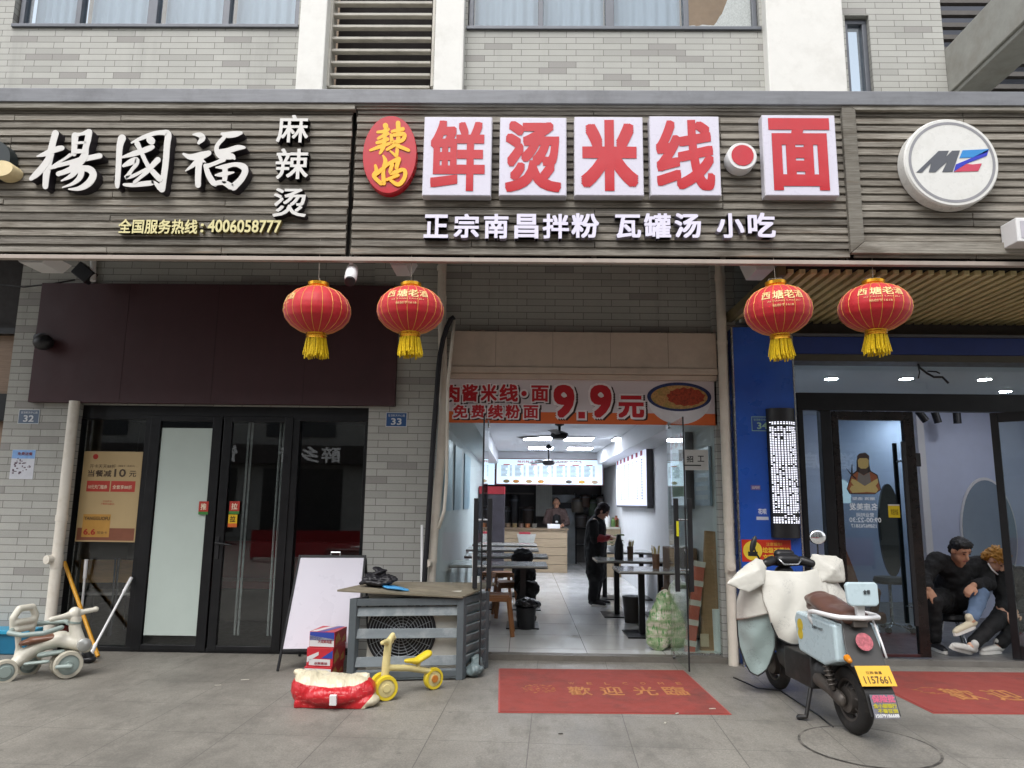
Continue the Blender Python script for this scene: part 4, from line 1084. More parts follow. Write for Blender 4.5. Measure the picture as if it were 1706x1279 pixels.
# banner
NY = PF + .02
a, c, z0, z1 = R(738, 632, 1194, 706, NY)
bn = thing('price_banner', 'white and orange banner advertising noodles at 9.9 yuan with a bowl picture', 'banner', ((a + c) / 2, NY, z0))
zo = P(970, 687, NY).z
q = MB(); q.box(a, c, NY, NY + .012, zo, z1); q.build('sheet', m_bannerwhite, bn)
q = MB(); q.box(a, c, NY, NY + .012, z0, zo - .0005); q.build('orange_band', m_orange, bn)
m_bsh, m_bwh = M('banner_shadow', '#2a1512', .5), M('banner_outline', '#e3dbdc', .4)
ks, kw, kr = MB(), MB(), MB()
for s, x0, y0, x1, y1, bo in (('肉', 737, 641, 766, 670, .03), ('酱', 770, 640, 796, 669, .03), ('米', 801, 640, 828, 669, .03), ('线', 832, 640, 863, 669, .03), ('·', 869, 651, 877, 660, .03), ('面', 885, 642, 914, 669, .03),
                              ('免', 755, 674, 779, 696, .03), ('费', 785, 674, 808, 696, .03), ('续', 813, 674, 838, 697, .03), ('粉', 842, 674, 866, 697, .03), ('面', 872, 675, 897, 697, .03),
                              ('9', 922, 641, 957, 696, .036), ('.', 963, 686, 975, 697, .06), ('9', 983, 641, 1019, 696, .036), ('元', 1030, 659, 1073, 696, .045)):
    A, C, Z0, Z1 = R(x0, y0, x1, y1, NY); h = Z1 - Z0
    if s in '.·':
        n_ = 4 if s == '.' else 20; cx, cz, rr = (A + C) / 2, (Z0 + Z1) / 2, h / 2
        for mb2, g2, lf, dx, dz in ((ks, .02, .0012, .01, -.012), (kw, .02, .0032, 0, 0), (kr, 0, .0052, 0, 0)):
            k2 = (rr + g2) * (1.414 if n_ == 4 else 1); mb2.prism([(cx + dx + k2 * cos(2 * pi * (j + .5) / n_), cz + dz + k2 * sin(2 * pi * (j + .5) / n_)) for j in range(n_)], (0, NY - lf + .0003, 0), UX, UZ, .0003)
        continue
    e = .014 if y1 - y0 < 40 and bo < .04 else .02
    ks.text(s, (A - e + .02, NY, Z0 - e - .012), UX, UZ, C - A + 2 * e, h + 2 * e, 0, bo + e / h * .9, 2, .0012)
    kw.text(s, (A - e, NY, Z0 - e), UX, UZ, C - A + 2 * e, h + 2 * e, 0, bo + e / h * .9, 2, .0032)
    kr.text(s, (A, NY, Z0), UX, UZ, C - A, h, 0, bo, 3, .0052)
ks.build('lettering_shadow', m_bsh, bn); kw.build('lettering_outline', m_bwh, bn); kr.build('lettering', m_redtext, bn)
A, C, Z0, Z1 = R(1078, 637, 1185, 685, NY); cx, cz, rx, rz = (A + C) / 2, (Z0 + Z1) / 2, (C - A) / 2, (Z1 - Z0) / 2
el = lambda k, kz=None, dx=0, dz=0, n=48: [(cx + dx + rx * k * cos(2 * pi * j / n), cz + dz + rz * (kz or k) * sin(2 * pi * j / n)) for j in range(n)]
q = MB(); q.prism([(cx + rx * cos(pi + pi * j / 24) * 1.0, cz + rz * 1.9 * sin(pi + pi * j / 24)) for j in range(25)], (0, NY - .001, 0), UX, UZ, .0008); q.build('printed_bowl', M('bowl_white', '#d8d6da', .4), bn)
q = MB(); q.prism(el(1), (0, NY - .003, 0), UX, UZ, .0008); q.build('printed_rim', M('bowl_blue', '#22305e', .4, var=.5, scale=40), bn)
q = MB(); q.prism(el(.88, .82, 0, -.004), (0, NY - .005, 0), UX, UZ, .0008); q.build('printed_noodles', M('noodle_print', '#b58a55', .5, var=.35, scale=45, dirt='#5f7a2a', dirt_amt=.8, dscale=9), bn)
q = MB(); q.prism([(cx + .07 + rx * .58 * cos(2 * pi * j / 30) * (1 + .08 * sin(j * 2.3)), cz - .0 + rz * .62 * sin(2 * pi * j / 30) * (1 + .1 * cos(j * 3.1))) for j in range(30)], (0, NY - .007, 0), UX, UZ, .0008); q.build('printed_topping', M('topping_print', '#9a3a20', .5, var=.55, scale=50), bn)
# glass screens and doors
gy = W - .02
xg = lambda x, y=880: P(x, y, gy).x
zg0, zg1 = FZ + .006, P(970, 704, gy).z
x_l0, x_l1 = NX0 + .02, P(812, 760, gy).x
x_r0, x_r1 = P(1118, 760, gy).x, NX1 - .05
def screen(label, x0, x1):
    o = thing('glass_screen', label, 'glass screen', ((x0 + x1) / 2, gy, zg0)); q = MB(); q.box(x0, x1, gy - .006, gy + .006, zg0, zg1); q.build('pane', m_glass, o)
    q = MB(); q.box(x0, x1, gy - .015, gy + .015, FZ + .0045, FZ + .02); q.build('floor_track', m_chrome, o); return o
screen('fixed glass screen left of the open noodle shop doorway', x_l0, x_l1 - .012)
screen('fixed glass screen right of the open noodle shop doorway', x_r0 + .012, x_r1)
o = thing('glass_transom', 'clear glass strip behind the price banner over the doorway', 'glass screen', (.7, gy, zg1)); q = MB(); q.box(NX0 + .02, NX1 - .05, gy - .006, gy + .006, zg1 + .012, 2.75); q.build('pane', m_glass, o)
def glass_door(label, x, y_free, hz0, hz1):
    o = thing('glass_door', label, 'door', (x, gy - .02, zg0)); z0 = .06
    q = MB(); q.box(x - .006, x + .006, y_free, gy - .03, z0, zg1 - .02); q.build('pane', m_glass_leaf, o)
    q = MB(); q.box(x - .0075, x + .0075, y_free - .004, y_free - .0005, z0, zg1 - .02); q.build('edge_strip', m_blackplastic, o)
    q = MB(); q.box(x - .014, x + .014, gy - .15, gy - .03, z0 - .02, z0 + .05); q.box(x - .014, x + .014, gy - .15, gy - .03, zg1 - .07, zg1); q.build('pivot_clamp', m_chrome, o)
    for s in (-1, 1):
        q = MB(); hx = x + s * .065; q.box(hx - .022, hx + .022, y_free + .09, y_free + .125, hz0, hz1); 
        q.build('handle', m_blackplastic, o, bevel=.004)
    q = MB()
    for z in (hz0 + .2, hz1 - .2): q.cyl((x - .05, y_free + .107, z), (x + .05, y_free + .107, z), .011, n=12)
    q.build('handle_stem', m_chrome, o)
    return o
dl = P(808, 915, 6.85); yl = 6.85
xl_ = (x_l1 + P(800, 1128, 6.85).x) / 2
xr_ = (x_r0 + P(1140, 1128, 6.95).x) / 2
glass_door('clear glass door leaf opened outward at the left of the doorway', xl_, 6.84, P(815, 980, 6.95).z, P(815, 830, 6.95).z)
glass_door('clear glass door leaf opened outward at the right of the doorway', xr_, 6.93, P(1125, 985, 7.05).z, P(1125, 830, 7.05).z)
# paper on the right screen
NX = gy - .012
nt_ = sheet('hiring_notice', 'white hiring notice 招工 on the right glass screen', 'notice', (1131, 749, 1180, 783), M('paper_white', '#c3c2bf', .6), NX)
q = MB(); A, C, Z0, Z1 = R(1144, 759, 1155, 770, NX); q.text('招', (A, NX, Z0), UX, UZ, C - A, Z1 - Z0, 0, .02, 2, .001); A, C, Z0, Z1 = R(1162, 759, 1173, 769, NX); q.text('工', (A, NX, Z0), UX, UZ, C - A, Z1 - Z0, 0, .02, 2, .001)
A, C, Z0, Z1 = R(1138, 774, 1168, 776, NX); q.box(A, C, NX - .001, NX, Z0, Z1)
q.build('lettering', m_darktext, nt_)
sticker('door_sticker', 'small yellow safety sticker on the right glass door between its handles', (1127, 868, 1131, 893), 6.99, [(0, 1, '#c9c421')], [])

# ------------------------------------------------------------------ inside the noodle shop
CZ = NZ
m_panel = emit_mat('ceiling_panel', '#eef3ff', 15)
pl_ = [(904, 733, 'left'), (970, 733, 'r'), (911, 748, 'l'), (956, 748, 'r')]
def ceil_at(x, y): return G(x, y, CZ - .03)
for x, y, w, lab in ((896, 731, 46, 'front left ceiling light panel over the aisle'), (964, 732, 46, 'front right ceiling light panel over the aisle'), (901, 747, 40, 'back left ceiling light panel over the aisle'), (966, 747.5, 40, 'back right ceiling light panel over the aisle'), (1107, 733, 24, 'ceiling light panel near the right wall by the lit menu')):
    p = ceil_at(x, y)
    if lab.startswith('ceiling'): p.x = min(p.x, NX1 - .35)
    hw = w / 2 * p.y / FPX
    o = thing('ceiling_light', lab, 'ceiling light', (p.x, p.y, CZ - .02), group='white ceiling light panels in the noodle shop')
    q = MB(); q.box(p.x - hw - .02, p.x + hw + .02, p.y - .32, p.y + .32, CZ - .025, CZ - .002); q.build('frame', m_white, o)
    q = MB(); q.box(p.x - hw, p.x + hw, p.y - .3, p.y + .3, CZ - .029, CZ - .0255); q.build('diffuser', m_panel, o)
# side ceiling bulkheads (stepped ceiling)
q = MB(); q.box(NX0, NX0 + .35, W + .3, NY1, CZ - .28, CZ - .004); q.box(NX1 - .4, NX1, W + .3, NY1, CZ - .28, CZ - .004); q.box(NX0 + .35, NX1 - .4, 16.6, 17.2, CZ - .32, CZ - .005)
struct(q.build('noodle_shop_ceiling_step', m_ceil))
# menu light boxes
def menu(label, x0, x1, Y, z0, z1, cols, seed, wall=None):
    o = thing('menu_light_box', label, 'menu board', ((x0 + x1) / 2, Y, z0))
    q = MB(); q.box(x0, x1, Y, Y + .1, z0, z1); q.build('box', M('menu_edge', '#6a3a42', .4), o)
    q = MB(); q.box(x0 + .02, x1 - .02, Y - .004, Y - .001, z0 + .02, z1 - .02); q.build('face', emit_mat('menu_face', '#c3dbe6', .34), o)
    w, h = x1 - x0, z1 - z0; random.seed(seed)
    k = MB(); r = MB()
    for i in range(cols):
        cx0 = x0 + w * (.05 + .9 * i / cols); cw = w * .9 / cols * .78
        r.box(cx0 + cw * .2, cx0 + cw * .8, Y - .006, Y - .0045, z0 + h * .74, z0 + h * .78)
        for j in range(9):
            z = z0 + h * (.70 - j * .047)
            k.box(cx0, cx0 + cw * random.uniform(.4, .62), Y - .006, Y - .0045, z, z + h * .022); k.box(cx0 + cw * .8, cx0 + cw, Y - .006, Y - .0045, z, z + h * .022)
    k.build('menu_line', M('menu_ink', '#4a5a66', .6), o)
    r.text('辣妈鲜烫米线 正宗南昌拌粉 瓦罐汤', (x0 + w * .2, Y - .004, z0 + h * .83), UX, UZ, w * .6, h * .1, 0, .01, 2, .002); r.build('menu_heading', M('menu_red', '#a3303c', .6), o)
    for i, (fx_, cc) in enumerate(((.1, '#6b5a2a'), (.19, '#b0762a'), (.31, '#a98a5a'), (.42, '#c08a3a'), (.68, '#4a4038'), (.8, '#c29a3a'), (.92, '#b5a086'))):
        q = MB(); q.prism([(x0 + w * fx_ + w * .03 * cos(t * pi / 8), z0 + h * .13 + h * .065 * sin(t * pi / 8)) for t in range(16)], (0, Y - .0045, 0), UX, UZ, .001); q.build('dish_picture', M('dish_' + cc[1:], cc, .5, var=.4, scale=30), o)
    return o
MY = 16.5
A, C, Z0, Z1 = R(826, 764, 1005, 808, MY)
menu('long lit menu board hanging over the counter at the back', A, C, MY, Z0, Z1, 7, 2)
A2, _, Z0, Z1 = R(812, 766, 824, 807, MY)
o = thing('menu_light_box', 'narrow lit menu board left of the long one at the back', 'menu board', (A2, MY, Z0)); q = MB(); q.box(A2, A - .03, MY, MY + .1, Z0, Z1); q.build('face', emit_mat('menu_face_b', '#c3dbe6', .34), o)
# lit menus on the right wall (planes facing -X)
RX = NX1 - .02
def wall_menu(label, pl, pr, ytop, ybot, seed, col='#dfe3f5'):
    p0, p1 = PX(pl, ytop[0], RX), PX(pr, ytop[1], RX); q0, q1 = PX(pl, ybot[0], RX), PX(pr, ybot[1], RX)
    y0, y1, z0, z1 = min(p0.y, p1.y), max(p0.y, p1.y), (q0.z + q1.z) / 2, (p0.z + p1.z) / 2
    o = thing('wall_menu_light_box', label, 'menu board', (RX, (y0 + y1) / 2, z0))
    q = MB(); q.box(RX - .09, RX + .01, y0, y1, z0, z1); q.build('box', M('wall_menu_edge', '#5d5c60', .4), o)
    q = MB(); q.box(RX - .095, RX - .091, y0 + .015, y1 - .015, z0 + .04, z1 - .02); q.build('face', emit_mat('wall_menu_face', col, .26), o)
    return o, y0, y1, z0, z1
o, y0, y1, z0, z1 = wall_menu('large lit price menu on the right wall inside the noodle shop', 1034, 1086, (763, 739), (845, 846), 1)
random.seed(6); k, r = MB(), MB()
for i in range(7):
    yy = y1 - .12 - i * (y1 - y0 - .2) / 7
    r.box(RX - .099, RX - .0955, yy - .22, yy - .02, z1 - .16, z1 - .07)
    for j in range(15):
        z = z1 - .22 - j * (z1 - z0 - .34) / 15
        k.box(RX - .099, RX - .0955, yy - .2, yy - random.uniform(.05, .1), z - .02, z)
k.build('menu_line', M('menu_ink2', '#5a6a8a', .6), o); r.build('menu_heading', M('menu_red2', '#b03a48', .6), o)
o, y0, y1, z0, z1 = wall_menu('narrow lit dish poster on the right wall near the glass door', 1127, 1152, (705, 700), (848, 846), 2)
q = MB(); q.box(RX - .099, RX - .0955, y0 + .1, y1 - .1, z0 + .15, z0 + .55); q.build('dish_picture', M('vegetable_picture', '#7d9a5a', .5, var=.6, scale=25), o)
q = MB()
for i, ch in enumerate('拌炒粉'): q.text(ch, (RX - .095, y1 - .06 - i * (y1 - y0) / 3.1, z1 - .34), (0, -1, 0), UZ, (y1 - y0) / 4, .22, 0, .02, 2, .002)
q.build('lettering', M('menu_red3', '#b8202c', .6), o)
lc = thing('wall_certificate', 'framed certificate board on the right wall just inside the noodle shop glass', 'notice board', (RX, 8.4, 1.6))
q = MB(); q.box(RX - .02, RX + .01, 8.05, 8.75, 1.55, 2.2); q.build('board', M('certificate_blue', '#8a9aa8', .4, var=.1, scale=9), lc)
q = MB(); 
for i in range(5): q.box(RX - .023, RX - .0205, 8.12, 8.68, 1.62 + i * .1, 1.67 + i * .1)
q.build('paper', M('certificate_paper', '#aeb4b8', .6), lc)
# left wall posters
for i, (y0, y1) in enumerate(((8.3, 9.2), (9.6, 10.6), (11.2, 12.4))):
    o = thing('wall_poster', ('pale poster on the left wall nearest the doorway', 'pale poster in the middle of the left wall', 'pale poster deepest along the left wall')[i], 'poster', (NX0 + .02, (y0 + y1) / 2, 1.5), group='pale posters on the left wall of the noodle shop')
    q = MB(); q.box(NX0 + .003, NX0 + .02, y0, y1, 1.45, 2.3); q.build('sheet', M('left_poster', '#9db4c4', .4, var=.12, scale=3), o)
# ceiling fans
def fan(label, p, rad, rz, drop):
    o = thing('ceiling_fan', label, 'ceiling fan', p, group='black ceiling fans in the noodle shop')
    q = MB(); q.cyl(p + Vector((0, 0, .05)), p + Vector((0, 0, drop)), .018); q.lathe([(.02, .0), (.07, .02), (.05, .06), (.02, .09)], p + Vector((0, 0, drop - .09))); q.build('rod', m_black, o)
    q = MB(); q.lathe([(.03, -.06), (.1, -.05), (.13, -.01), (.12, .03), (.04, .06)], p); q.build('motor', m_black, o, smooth=40)
    for k in range(3):
        a = rz + k * 2 * pi / 3; d = Vector((cos(a), sin(a), 0)); n_ = Vector((-sin(a), cos(a), .12)).normalized()
        q = MB(); q.add([p + d * .1 + n_ * .03, p + d * .1 - n_ * .03, p + d * rad - n_ * .065, p + d * rad + n_ * .065], [(0, 1, 2, 3)]); q.add([x + Vector((0, 0, .006)) for x in q.v[:4]], [(3, 2, 1, 0)]); q.build('blade', m_black, o)
    return o
fan('large black ceiling fan nearest the door, under the banner', P(932, 725, 10.2), .75, .35, CZ - P(932, 725, 10.2).z)
fan('smaller black ceiling fan in front of the long menu board', P(914, 770, 14.5), .62, .1, CZ - P(914, 770, 14.5).z)
# counter, kitchen back
CY = 16.4
A, C, Z0, Z1 = R(838, 883, 945, 949, CY)
ct = thing('serving_counter', 'pale wood planked serving counter under the long menu board', 'counter', ((A + C) / 2, CY, FZ))
q = MB(); 
for k in range(5): q.box(A, C, CY, CY + .6, FZ + k * (Z1 - FZ) / 5 + .004, FZ + (k + 1) * (Z1 - FZ) / 5 - .004)
q.build('planked_front', M('counter_wood', '#a39177', .5, var=.2, stretch=(.6, 1, 9)), ct)
q = MB(); q.box(A - .03, C + .03, CY - .03, CY + .62, Z1, Z1 + .04); q.build('top', M('counter_top', '#776753', .4), ct)
A3, C3, _, Z3 = R(985, 878, 1043, 950, 15.6)
o = thing('side_counter', 'wood side counter with bottles right of the standing person', 'counter', ((A3 + C3) / 2, 15.6, FZ)); q = MB(); q.box(A3, NX1 - .01, 15.6, 16.1, FZ, Z3 - .04); q.build('body', M('side_wood', '#8f7f66', .5, var=.2), o); q = MB(); q.box(A3 - .02, NX1 - .01, 15.58, 16.12, Z3 - .037, Z3); q.build('top', M('counter_pale', '#b7b4a6', .4), o)
random.seed(12)
for i, (px, hh, cc, lab) in enumerate(((990, .2, '#5b6b4a', 'dull green bottle at the left of the side counter'), (1000, .26, '#b7b5ae', 'white round jar on the side counter'), (1012, .3, '#c9c9c4', 'tall white carton on the side counter'), (1022, .2, '#4f6b3a', 'small green jar on the side counter'), (1032, .22, '#6f8a4a', 'light green bottle on the side counter by the wall'), (1038, .24, '#7a3a24', 'brown bottle at the right end of the side counter'))):
    x = min(P(px, 870, 15.75).x, NX1 - .08); o = thing('sauce_jar', lab, 'jar', (x, 15.75, Z3))
    q = MB(); q.lathe([(.05, .001), (.055, .03), (.055, hh * .7), (.025, hh * .85), (.025, hh)], (x, 15.75, Z3), n=14); q.build('jar', M('jar_' + cc[1:], cc, .3), o, smooth=40)
# kitchen behind: dark wall units, fridge, window
kb = thing('kitchen_cupboard', 'dark kitchen shelving behind the serving counter', 'shelving', (0.4, 19.2, FZ))
q = MB(); q.box(NX0 + .1, .35, 18.9, 19.4, FZ, 2.1); q.build('body', M('kitchen_dark', '#23211f', .6), kb)
q = MB()
for k in range(4): q.box(NX0 + .15, .3, 18.86, 18.895, .7 + k * .36, .74 + k * .36)
q.build('shelf', M('shelf_grey', '#57534e', .5), kb)
o = thing('fridge', 'grey steel fridge at the back of the kitchen', 'fridge', (1.25, 19.2, FZ)); q = MB(); A, C, Z0, Z1 = R(920, 824, 958, 940, 18.9); q.box(A, C, 18.9, 19.45, FZ, Z1); q.build('body', M('fridge_steel', '#7d8284', .35, .4), o, bevel=.01); q = MB(); q.box(A + .05, C - .05, 18.88, 18.895, Z1 - .35, Z1 - .2); q.build('panel', m_blackplastic, o)
o = thing('strip_curtain', 'pale plastic curtain over the kitchen doorway', 'curtain', (.7, 19.3, .8)); A, C, Z0, Z1 = R(893, 808, 920, 860, 18.7); q = MB()
for k in range(8): q.box(A + (C - A) * k / 8, A + (C - A) * (k + .93) / 8, 18.7 + .01 * (k % 2), 18.708 + .01 * (k % 2), Z0, Z1 + .2)
q.build('strips', M('strip_pale', '#a5a59c', .4, var=.1), o)
o = thing('drinks_cabinet', 'red topped drinks cabinet at the back left of the noodle shop', 'cabinet', (-.6, 15.2, FZ)); A, C, Z0, Z1 = R(818, 810, 840, 920, 15.0); q = MB(); q.box(NX0 + .02, C, 15, 15.5, FZ, Z1 - .16); q.build('body', M('cabinet_dark', '#3a363c', .5, var=.3), o); q = MB(); q.box(NX0 + .02, C, 14.98, 15.5, Z1 - .155, Z1); q.build('header', M('cabinet_red', '#a32a33', .4), o)
o = thing('plastic_basin', 'white translucent tub with red rim held on the counter edge', 'tub', P(877, 905, 15.9)); A, C, Z0, Z1 = R(861, 890, 893, 905, 15.9); q = MB(); q.prism([(A + .05, Z0), (C - .05, Z0), (C, Z1), (A, Z1)], (0, 16.2, 0), UX, UZ, .3); q.build('tub', M('tub_white', '#aeb0aa', .3), o); q = MB(); q.box(A + .05, C - .12, 15.9, 16.2, Z1 + .001, Z1 + .04); q.build('lid', M('lid_red', '#a0303a', .4), o)
for i, (px, lab) in enumerate(((846, 'steel tray at the left of the row on the counter'), (857, 'steel tray second in the row on the counter'), (868, 'steel tray third in the row on the counter'), (879, 'steel tray fourth in the row on the counter'), (890, 'steel tray last in the row, beside the cook'))):
    p = P(px, 878, CY + .3); o = thing('food_tray', lab, 'tray', (p.x, CY + .3, 1.0), group='steel trays on the serving counter'); zt = P(890, 883, CY).z + .042
    q = MB(); q.lathe([(.05, .001), (.06, .09), (.066, .095)], (p.x, CY + .3, zt), n=14); q.build('pot', M('tray_%d' % i, ('#6a5a48', '#7a6a4a', '#5a4a42', '#8a5a3a', '#6d6a62')[i], .4), o, smooth=40)
o = thing('white_box', 'small white box on the counter in front of the cook', 'box', P(926, 878, CY + .2)); A, C, Z0, Z1 = R(912, 873, 933, 882, CY + .1); q = MB(); q.box(A, C, CY + .05, CY + .3, Z0, Z1); q.build('box', m_white, o, bevel=.008)
random.seed(31)
for i, (px, py, w_, h_, cc, lab) in enumerate(((842, 862, .3, .5, '#1f1d1c', 'dark stock pot at the left of the kitchen back wall'), (857, 850, .22, .75, '#2b2a2c', 'tall dark canister on the kitchen back wall left of the plastic curtain'), (880, 858, .28, .4, '#3a2f28', 'brown pot behind the trays in the kitchen'), (962, 842, .3, .34, '#6a6258', 'pale box on the kitchen shelf right of the fridge'), (975, 835, .26, .3, '#4f3b32', 'brown box on the kitchen shelf'), (988, 846, .22, .4, '#3c4a3a', 'dark green drum at the right of the kitchen'), (1000, 838, .2, .28, '#77706a', 'grey tin high at the right of the kitchen'), (968, 868, .3, .3, '#3b3532', 'dark crate low behind the standing person'))):
    p = P(px, py, 18.75); o = thing('kitchen_pot', lab, 'kitchen ware', p)
    q = MB(); q.lathe([(w_ / 2, -h_ / 2), (w_ / 2 * 1.05, h_ * .3), (w_ / 2, h_ / 2), (.03, h_ / 2 + .03)], p, n=14); q.build('body', M('kitchen_%d' % i, cc, .4, .1, var=.2), o, smooth=35)
    q = MB(); q.lathe([(w_ / 2 * 1.08, h_ * .3), (w_ / 2 * 1.1, h_ * .36), (w_ / 2 * 1.02, h_ * .38)], p, n=14); q.build('rim', m_alu, o)
o = thing('kitchen_rack', 'dark kitchen rack with hanging utensils right of the fridge', 'rack', P(985, 880, 18.9)); q = MB(); A, C, Z0, Z1 = R(958, 822, 1008, 940, 18.95)
q.box(A, A + .04, 18.9, 19.2, FZ, Z1); q.box(C - .04, C, 18.9, 19.2, FZ, Z1)
for k in range(4): q.box(A + .04, C - .04, 18.9, 19.2, .5 + k * .42, .53 + k * .42)
q.build('frame', m_black, o)
for k in range(6): q = MB(); x = A + .1 + k * (C - A - .2) / 5; q.cyl((x, 18.86, Z1 - .02), (x, 18.86, Z1 - .35), .012, n=6); q.ball((x, 18.86, Z1 - .4), (.06, .02, .06), 8); q.build('utensil', m_alu, o)
# tables, stools
m_top = M('table_top_grey', '#a3a39e', .2, var=.04, coat=.3); m_topl = M('table_top_dark_edge', '#3a3733', .4)
def table_proto():
    o = thing('dining_table', 'x', 'table')
    q = MB(); q.box(-.6, .6, -.35, .35, .73, .752); q.build('top', m_top, o, bevel=.006)
    q = MB(); q.box(-.6, .6, -.35, .35, .718, .7295); q.build('edge', m_topl, o)
    for s in (-1, 1):
        q = MB(); q.box(s * .3 - .035, s * .3 + .035, -.035, .035, .018, .717); q.build('leg', m_black, o)
        q = MB(); q.box(s * .3 - .2, s * .3 + .2, -.26, .26, 0, .016); q.build('base_plate', m_black, o, bevel=.003)
    return o
tb = table_proto()
spots = [(1.72, 8.85, 'pale table nearest the doorway on the right'), (1.62, 10.35, 'second pale table on the right, with a dark bottle on it'), (1.66, 12.2, 'third table on the right, behind the standing person'),
         (-.28, 9.35, 'table nearest the doorway on the left'), (-.22, 10.9, 'second table on the left'), (-.32, 12.4, 'third table on the left, deeper in'), (-.32, 13.9, 'fourth table on the left, closest to the counter')]
for i, (x, y, lab) in enumerate(spots):
    o = tb if i == 0 else copy_tree(tb)
    o.location = (x, y, FZ); o['label'] = lab; o['group'] = 'tables of the noodle shop'
def stool_proto():
    o = thing('plastic_stool', 'x', 'stool', group='brown plastic stools'); m = M('brown_plastic', '#8a5a34', .4, var=.05)
    q = MB(); q.box(-.145, .145, -.145, .145, .43, .455); q.box(-.15, .15, -.15, -.135, .38, .4295); q.box(-.15, .15, .135, .15, .38, .4295); q.box(-.15, -.135, -.1345, .1345, .38, .4295); q.box(.135, .15, -.1345, .1345, .38, .4295); q.build('seat', m, o, bevel=.01)
    for sx in (-1, 1):
        for sy in (-1, 1):
            q = MB(); q.bar((sx * .185, sy * .185, 0), (sx * .13, sy * .13, .43), .045, .03, (sx, sy, 0)); q.build('leg', m, o, bevel=.004)
    return o
st = stool_proto()
for i, (x, y, lab) in enumerate(((P(829, 1010, 8.9).x, 8.75, 'brown plastic stool nearest the doorway, by the left table'), (P(847, 960, 10).x, 10.1, 'brown plastic stool behind the first, half hidden by it'), (P(836, 950, 11).x, 11.5, 'brown plastic stool deeper in along the left tables'), (2.0, 9.6, 'brown plastic stool between the right hand tables'))):
    o = st if i == 0 else copy_tree(st)
    o.location = (x, y, FZ); o.rotation_euler = (0, 0, .15 * i); o['label'] = lab
# things on tables
def lathe_thing(name, label, cat, loc, prof, mat, part='body', n=20, extra=None):
    o = thing(name, label, cat, loc); q = MB(); q.lathe(prof, loc, n=n); q.build(part, mat, o, smooth=40)
    if extra: extra(o, Vector(loc))
    return o
TZ = FZ + .753
def sticks(o, p):
    q = MB(); random.seed(int(p.y * 100))
    for k in range(14):
        a = random.uniform(0, 6.28); q.cyl(p + Vector((.02 * cos(a), .02 * sin(a), .03)), p + Vector((.05 * cos(a), .05 * sin(a), .25 + random.uniform(-.02, .02))), .004, n=5)
    q.build('chopsticks', M('chopstick', '#cdbb7a', .6), o)
lathe_thing('chopstick_holder', 'wooden chopstick cup on the right table nearest the doorway', 'chopstick holder', (P(1093, 950, 8.9).x, 8.9, TZ), [(.04, 0), (.045, .17), (.04, .17)], M('cup_brown', '#7a5a44', .5, var=.2, scale=20), 'cup', extra=sticks)
lathe_thing('chopstick_holder', 'wooden chopstick cup beside the dark bottle on the second right table', 'chopstick holder', (P(1050, 925, 10.4).x, 10.4, TZ), [(.04, 0), (.045, .17), (.04, .17)], M('cup_brown2', '#6d5540', .5), 'cup', extra=sticks)
lathe_thing('dark_bottle', 'tall black bottle on the second table on the right', 'bottle', (P(1031, 920, 10.3).x, 10.3, TZ), [(.06, 0), (.065, .02), (.062, .2), (.035, .28), (.03, .33), (.02, .34)], m_blackplastic, 'bottle')
lathe_thing('napkin_box', 'white napkin box on the table behind the dark bottle', 'napkin box', (P(1005, 915, 11.6).x, 11.9, TZ), [(.06, 0), (.07, .05), (.06, .12), (.03, .15)], m_white, 'box', n=8)
def leaves(o, p):
    q = MB(); random.seed(3)
    for k in range(40):
        a = random.uniform(0, 6.28); r = random.uniform(.03, .18); c = p + Vector((r * cos(a), r * sin(a) * .6, .12 + random.uniform(-.05, .14))); q.obox(c, (.09, .03, .004), Matrix.Rotation(random.uniform(0, 6), 3, 'Z') @ Matrix.Rotation(random.uniform(-1, 1), 3, 'X'))
    q.build('leaves', M('veg_leaf', '#51682f', .6, var=.4), o)
lathe_thing('vegetable_bowl', 'bowl of green vegetables on the table behind the dark bottle', 'bowl', (P(1022, 912, 12).x, 12.15, TZ), [(.06, 0), (.12, .08), (.115, .08)], m_white, 'bowl', extra=leaves)
lathe_thing('waste_bin', 'dark round waste bin under the right tables', 'bin', (P(1052, 1010, 9.9).x, 9.75, FZ), [(.11, 0), (.14, .33), (.13, .33)], M('bin_dark', '#2c2724', .4), 'bin')
# stacked black bins with bag by the left tables
o = thing('bagged_bin', 'black bin lined with a bin bag at the foot of the dark pile', 'bin', (P(876, 1045, 9.3).x, 9.15, FZ))
px_, py_ = o.location.x, o.location.y
q = MB(); q.lathe([(.10, .001), (.125, .25), (.12, .25)], (px_, py_, FZ), n=24); q.build('bin', m_blackplastic, o, smooth=40)

q = MB(); q.ball((px_, py_, FZ + .3), (.14, .14, .06)); q.ball((px_ + .1, py_, FZ + .28), (.08, .1, .05)); q = fuse(q, .012, 2, .02, .06); q.build('bag', M('bin_bag', '#131316', .3), o, smooth=True)
for i, (dz, dx, dy, lab) in enumerate(((.40, .02, .45, 'black bundle on the low chair behind the bagged bin'), (.56, -.02, .8, 'upper black bundle of clothes on the chair by the left table'), (.76, -.05, 1.1, 'topmost dark bundle against the left tables'))):
    q = MB(); q.ball((px_ + dx, py_ + dy, FZ + dz), (.15, .14, .12)); q.ball((px_ + dx + .06, py_ + dy, FZ + dz + .03), (.09, .11, .08)); q.box(px_ + dx - .13, px_ + dx + .1, py_ + dy - .1, py_ + dy + .1, FZ + (.02 if i == 0 else dz - .2), FZ + dz)
    q = fuse(q, .015, 2, .025, .07); tag(q.build('cloth_bundle', M('black_cloth', '#151518', .8), smooth=True), lab, 'bundle')
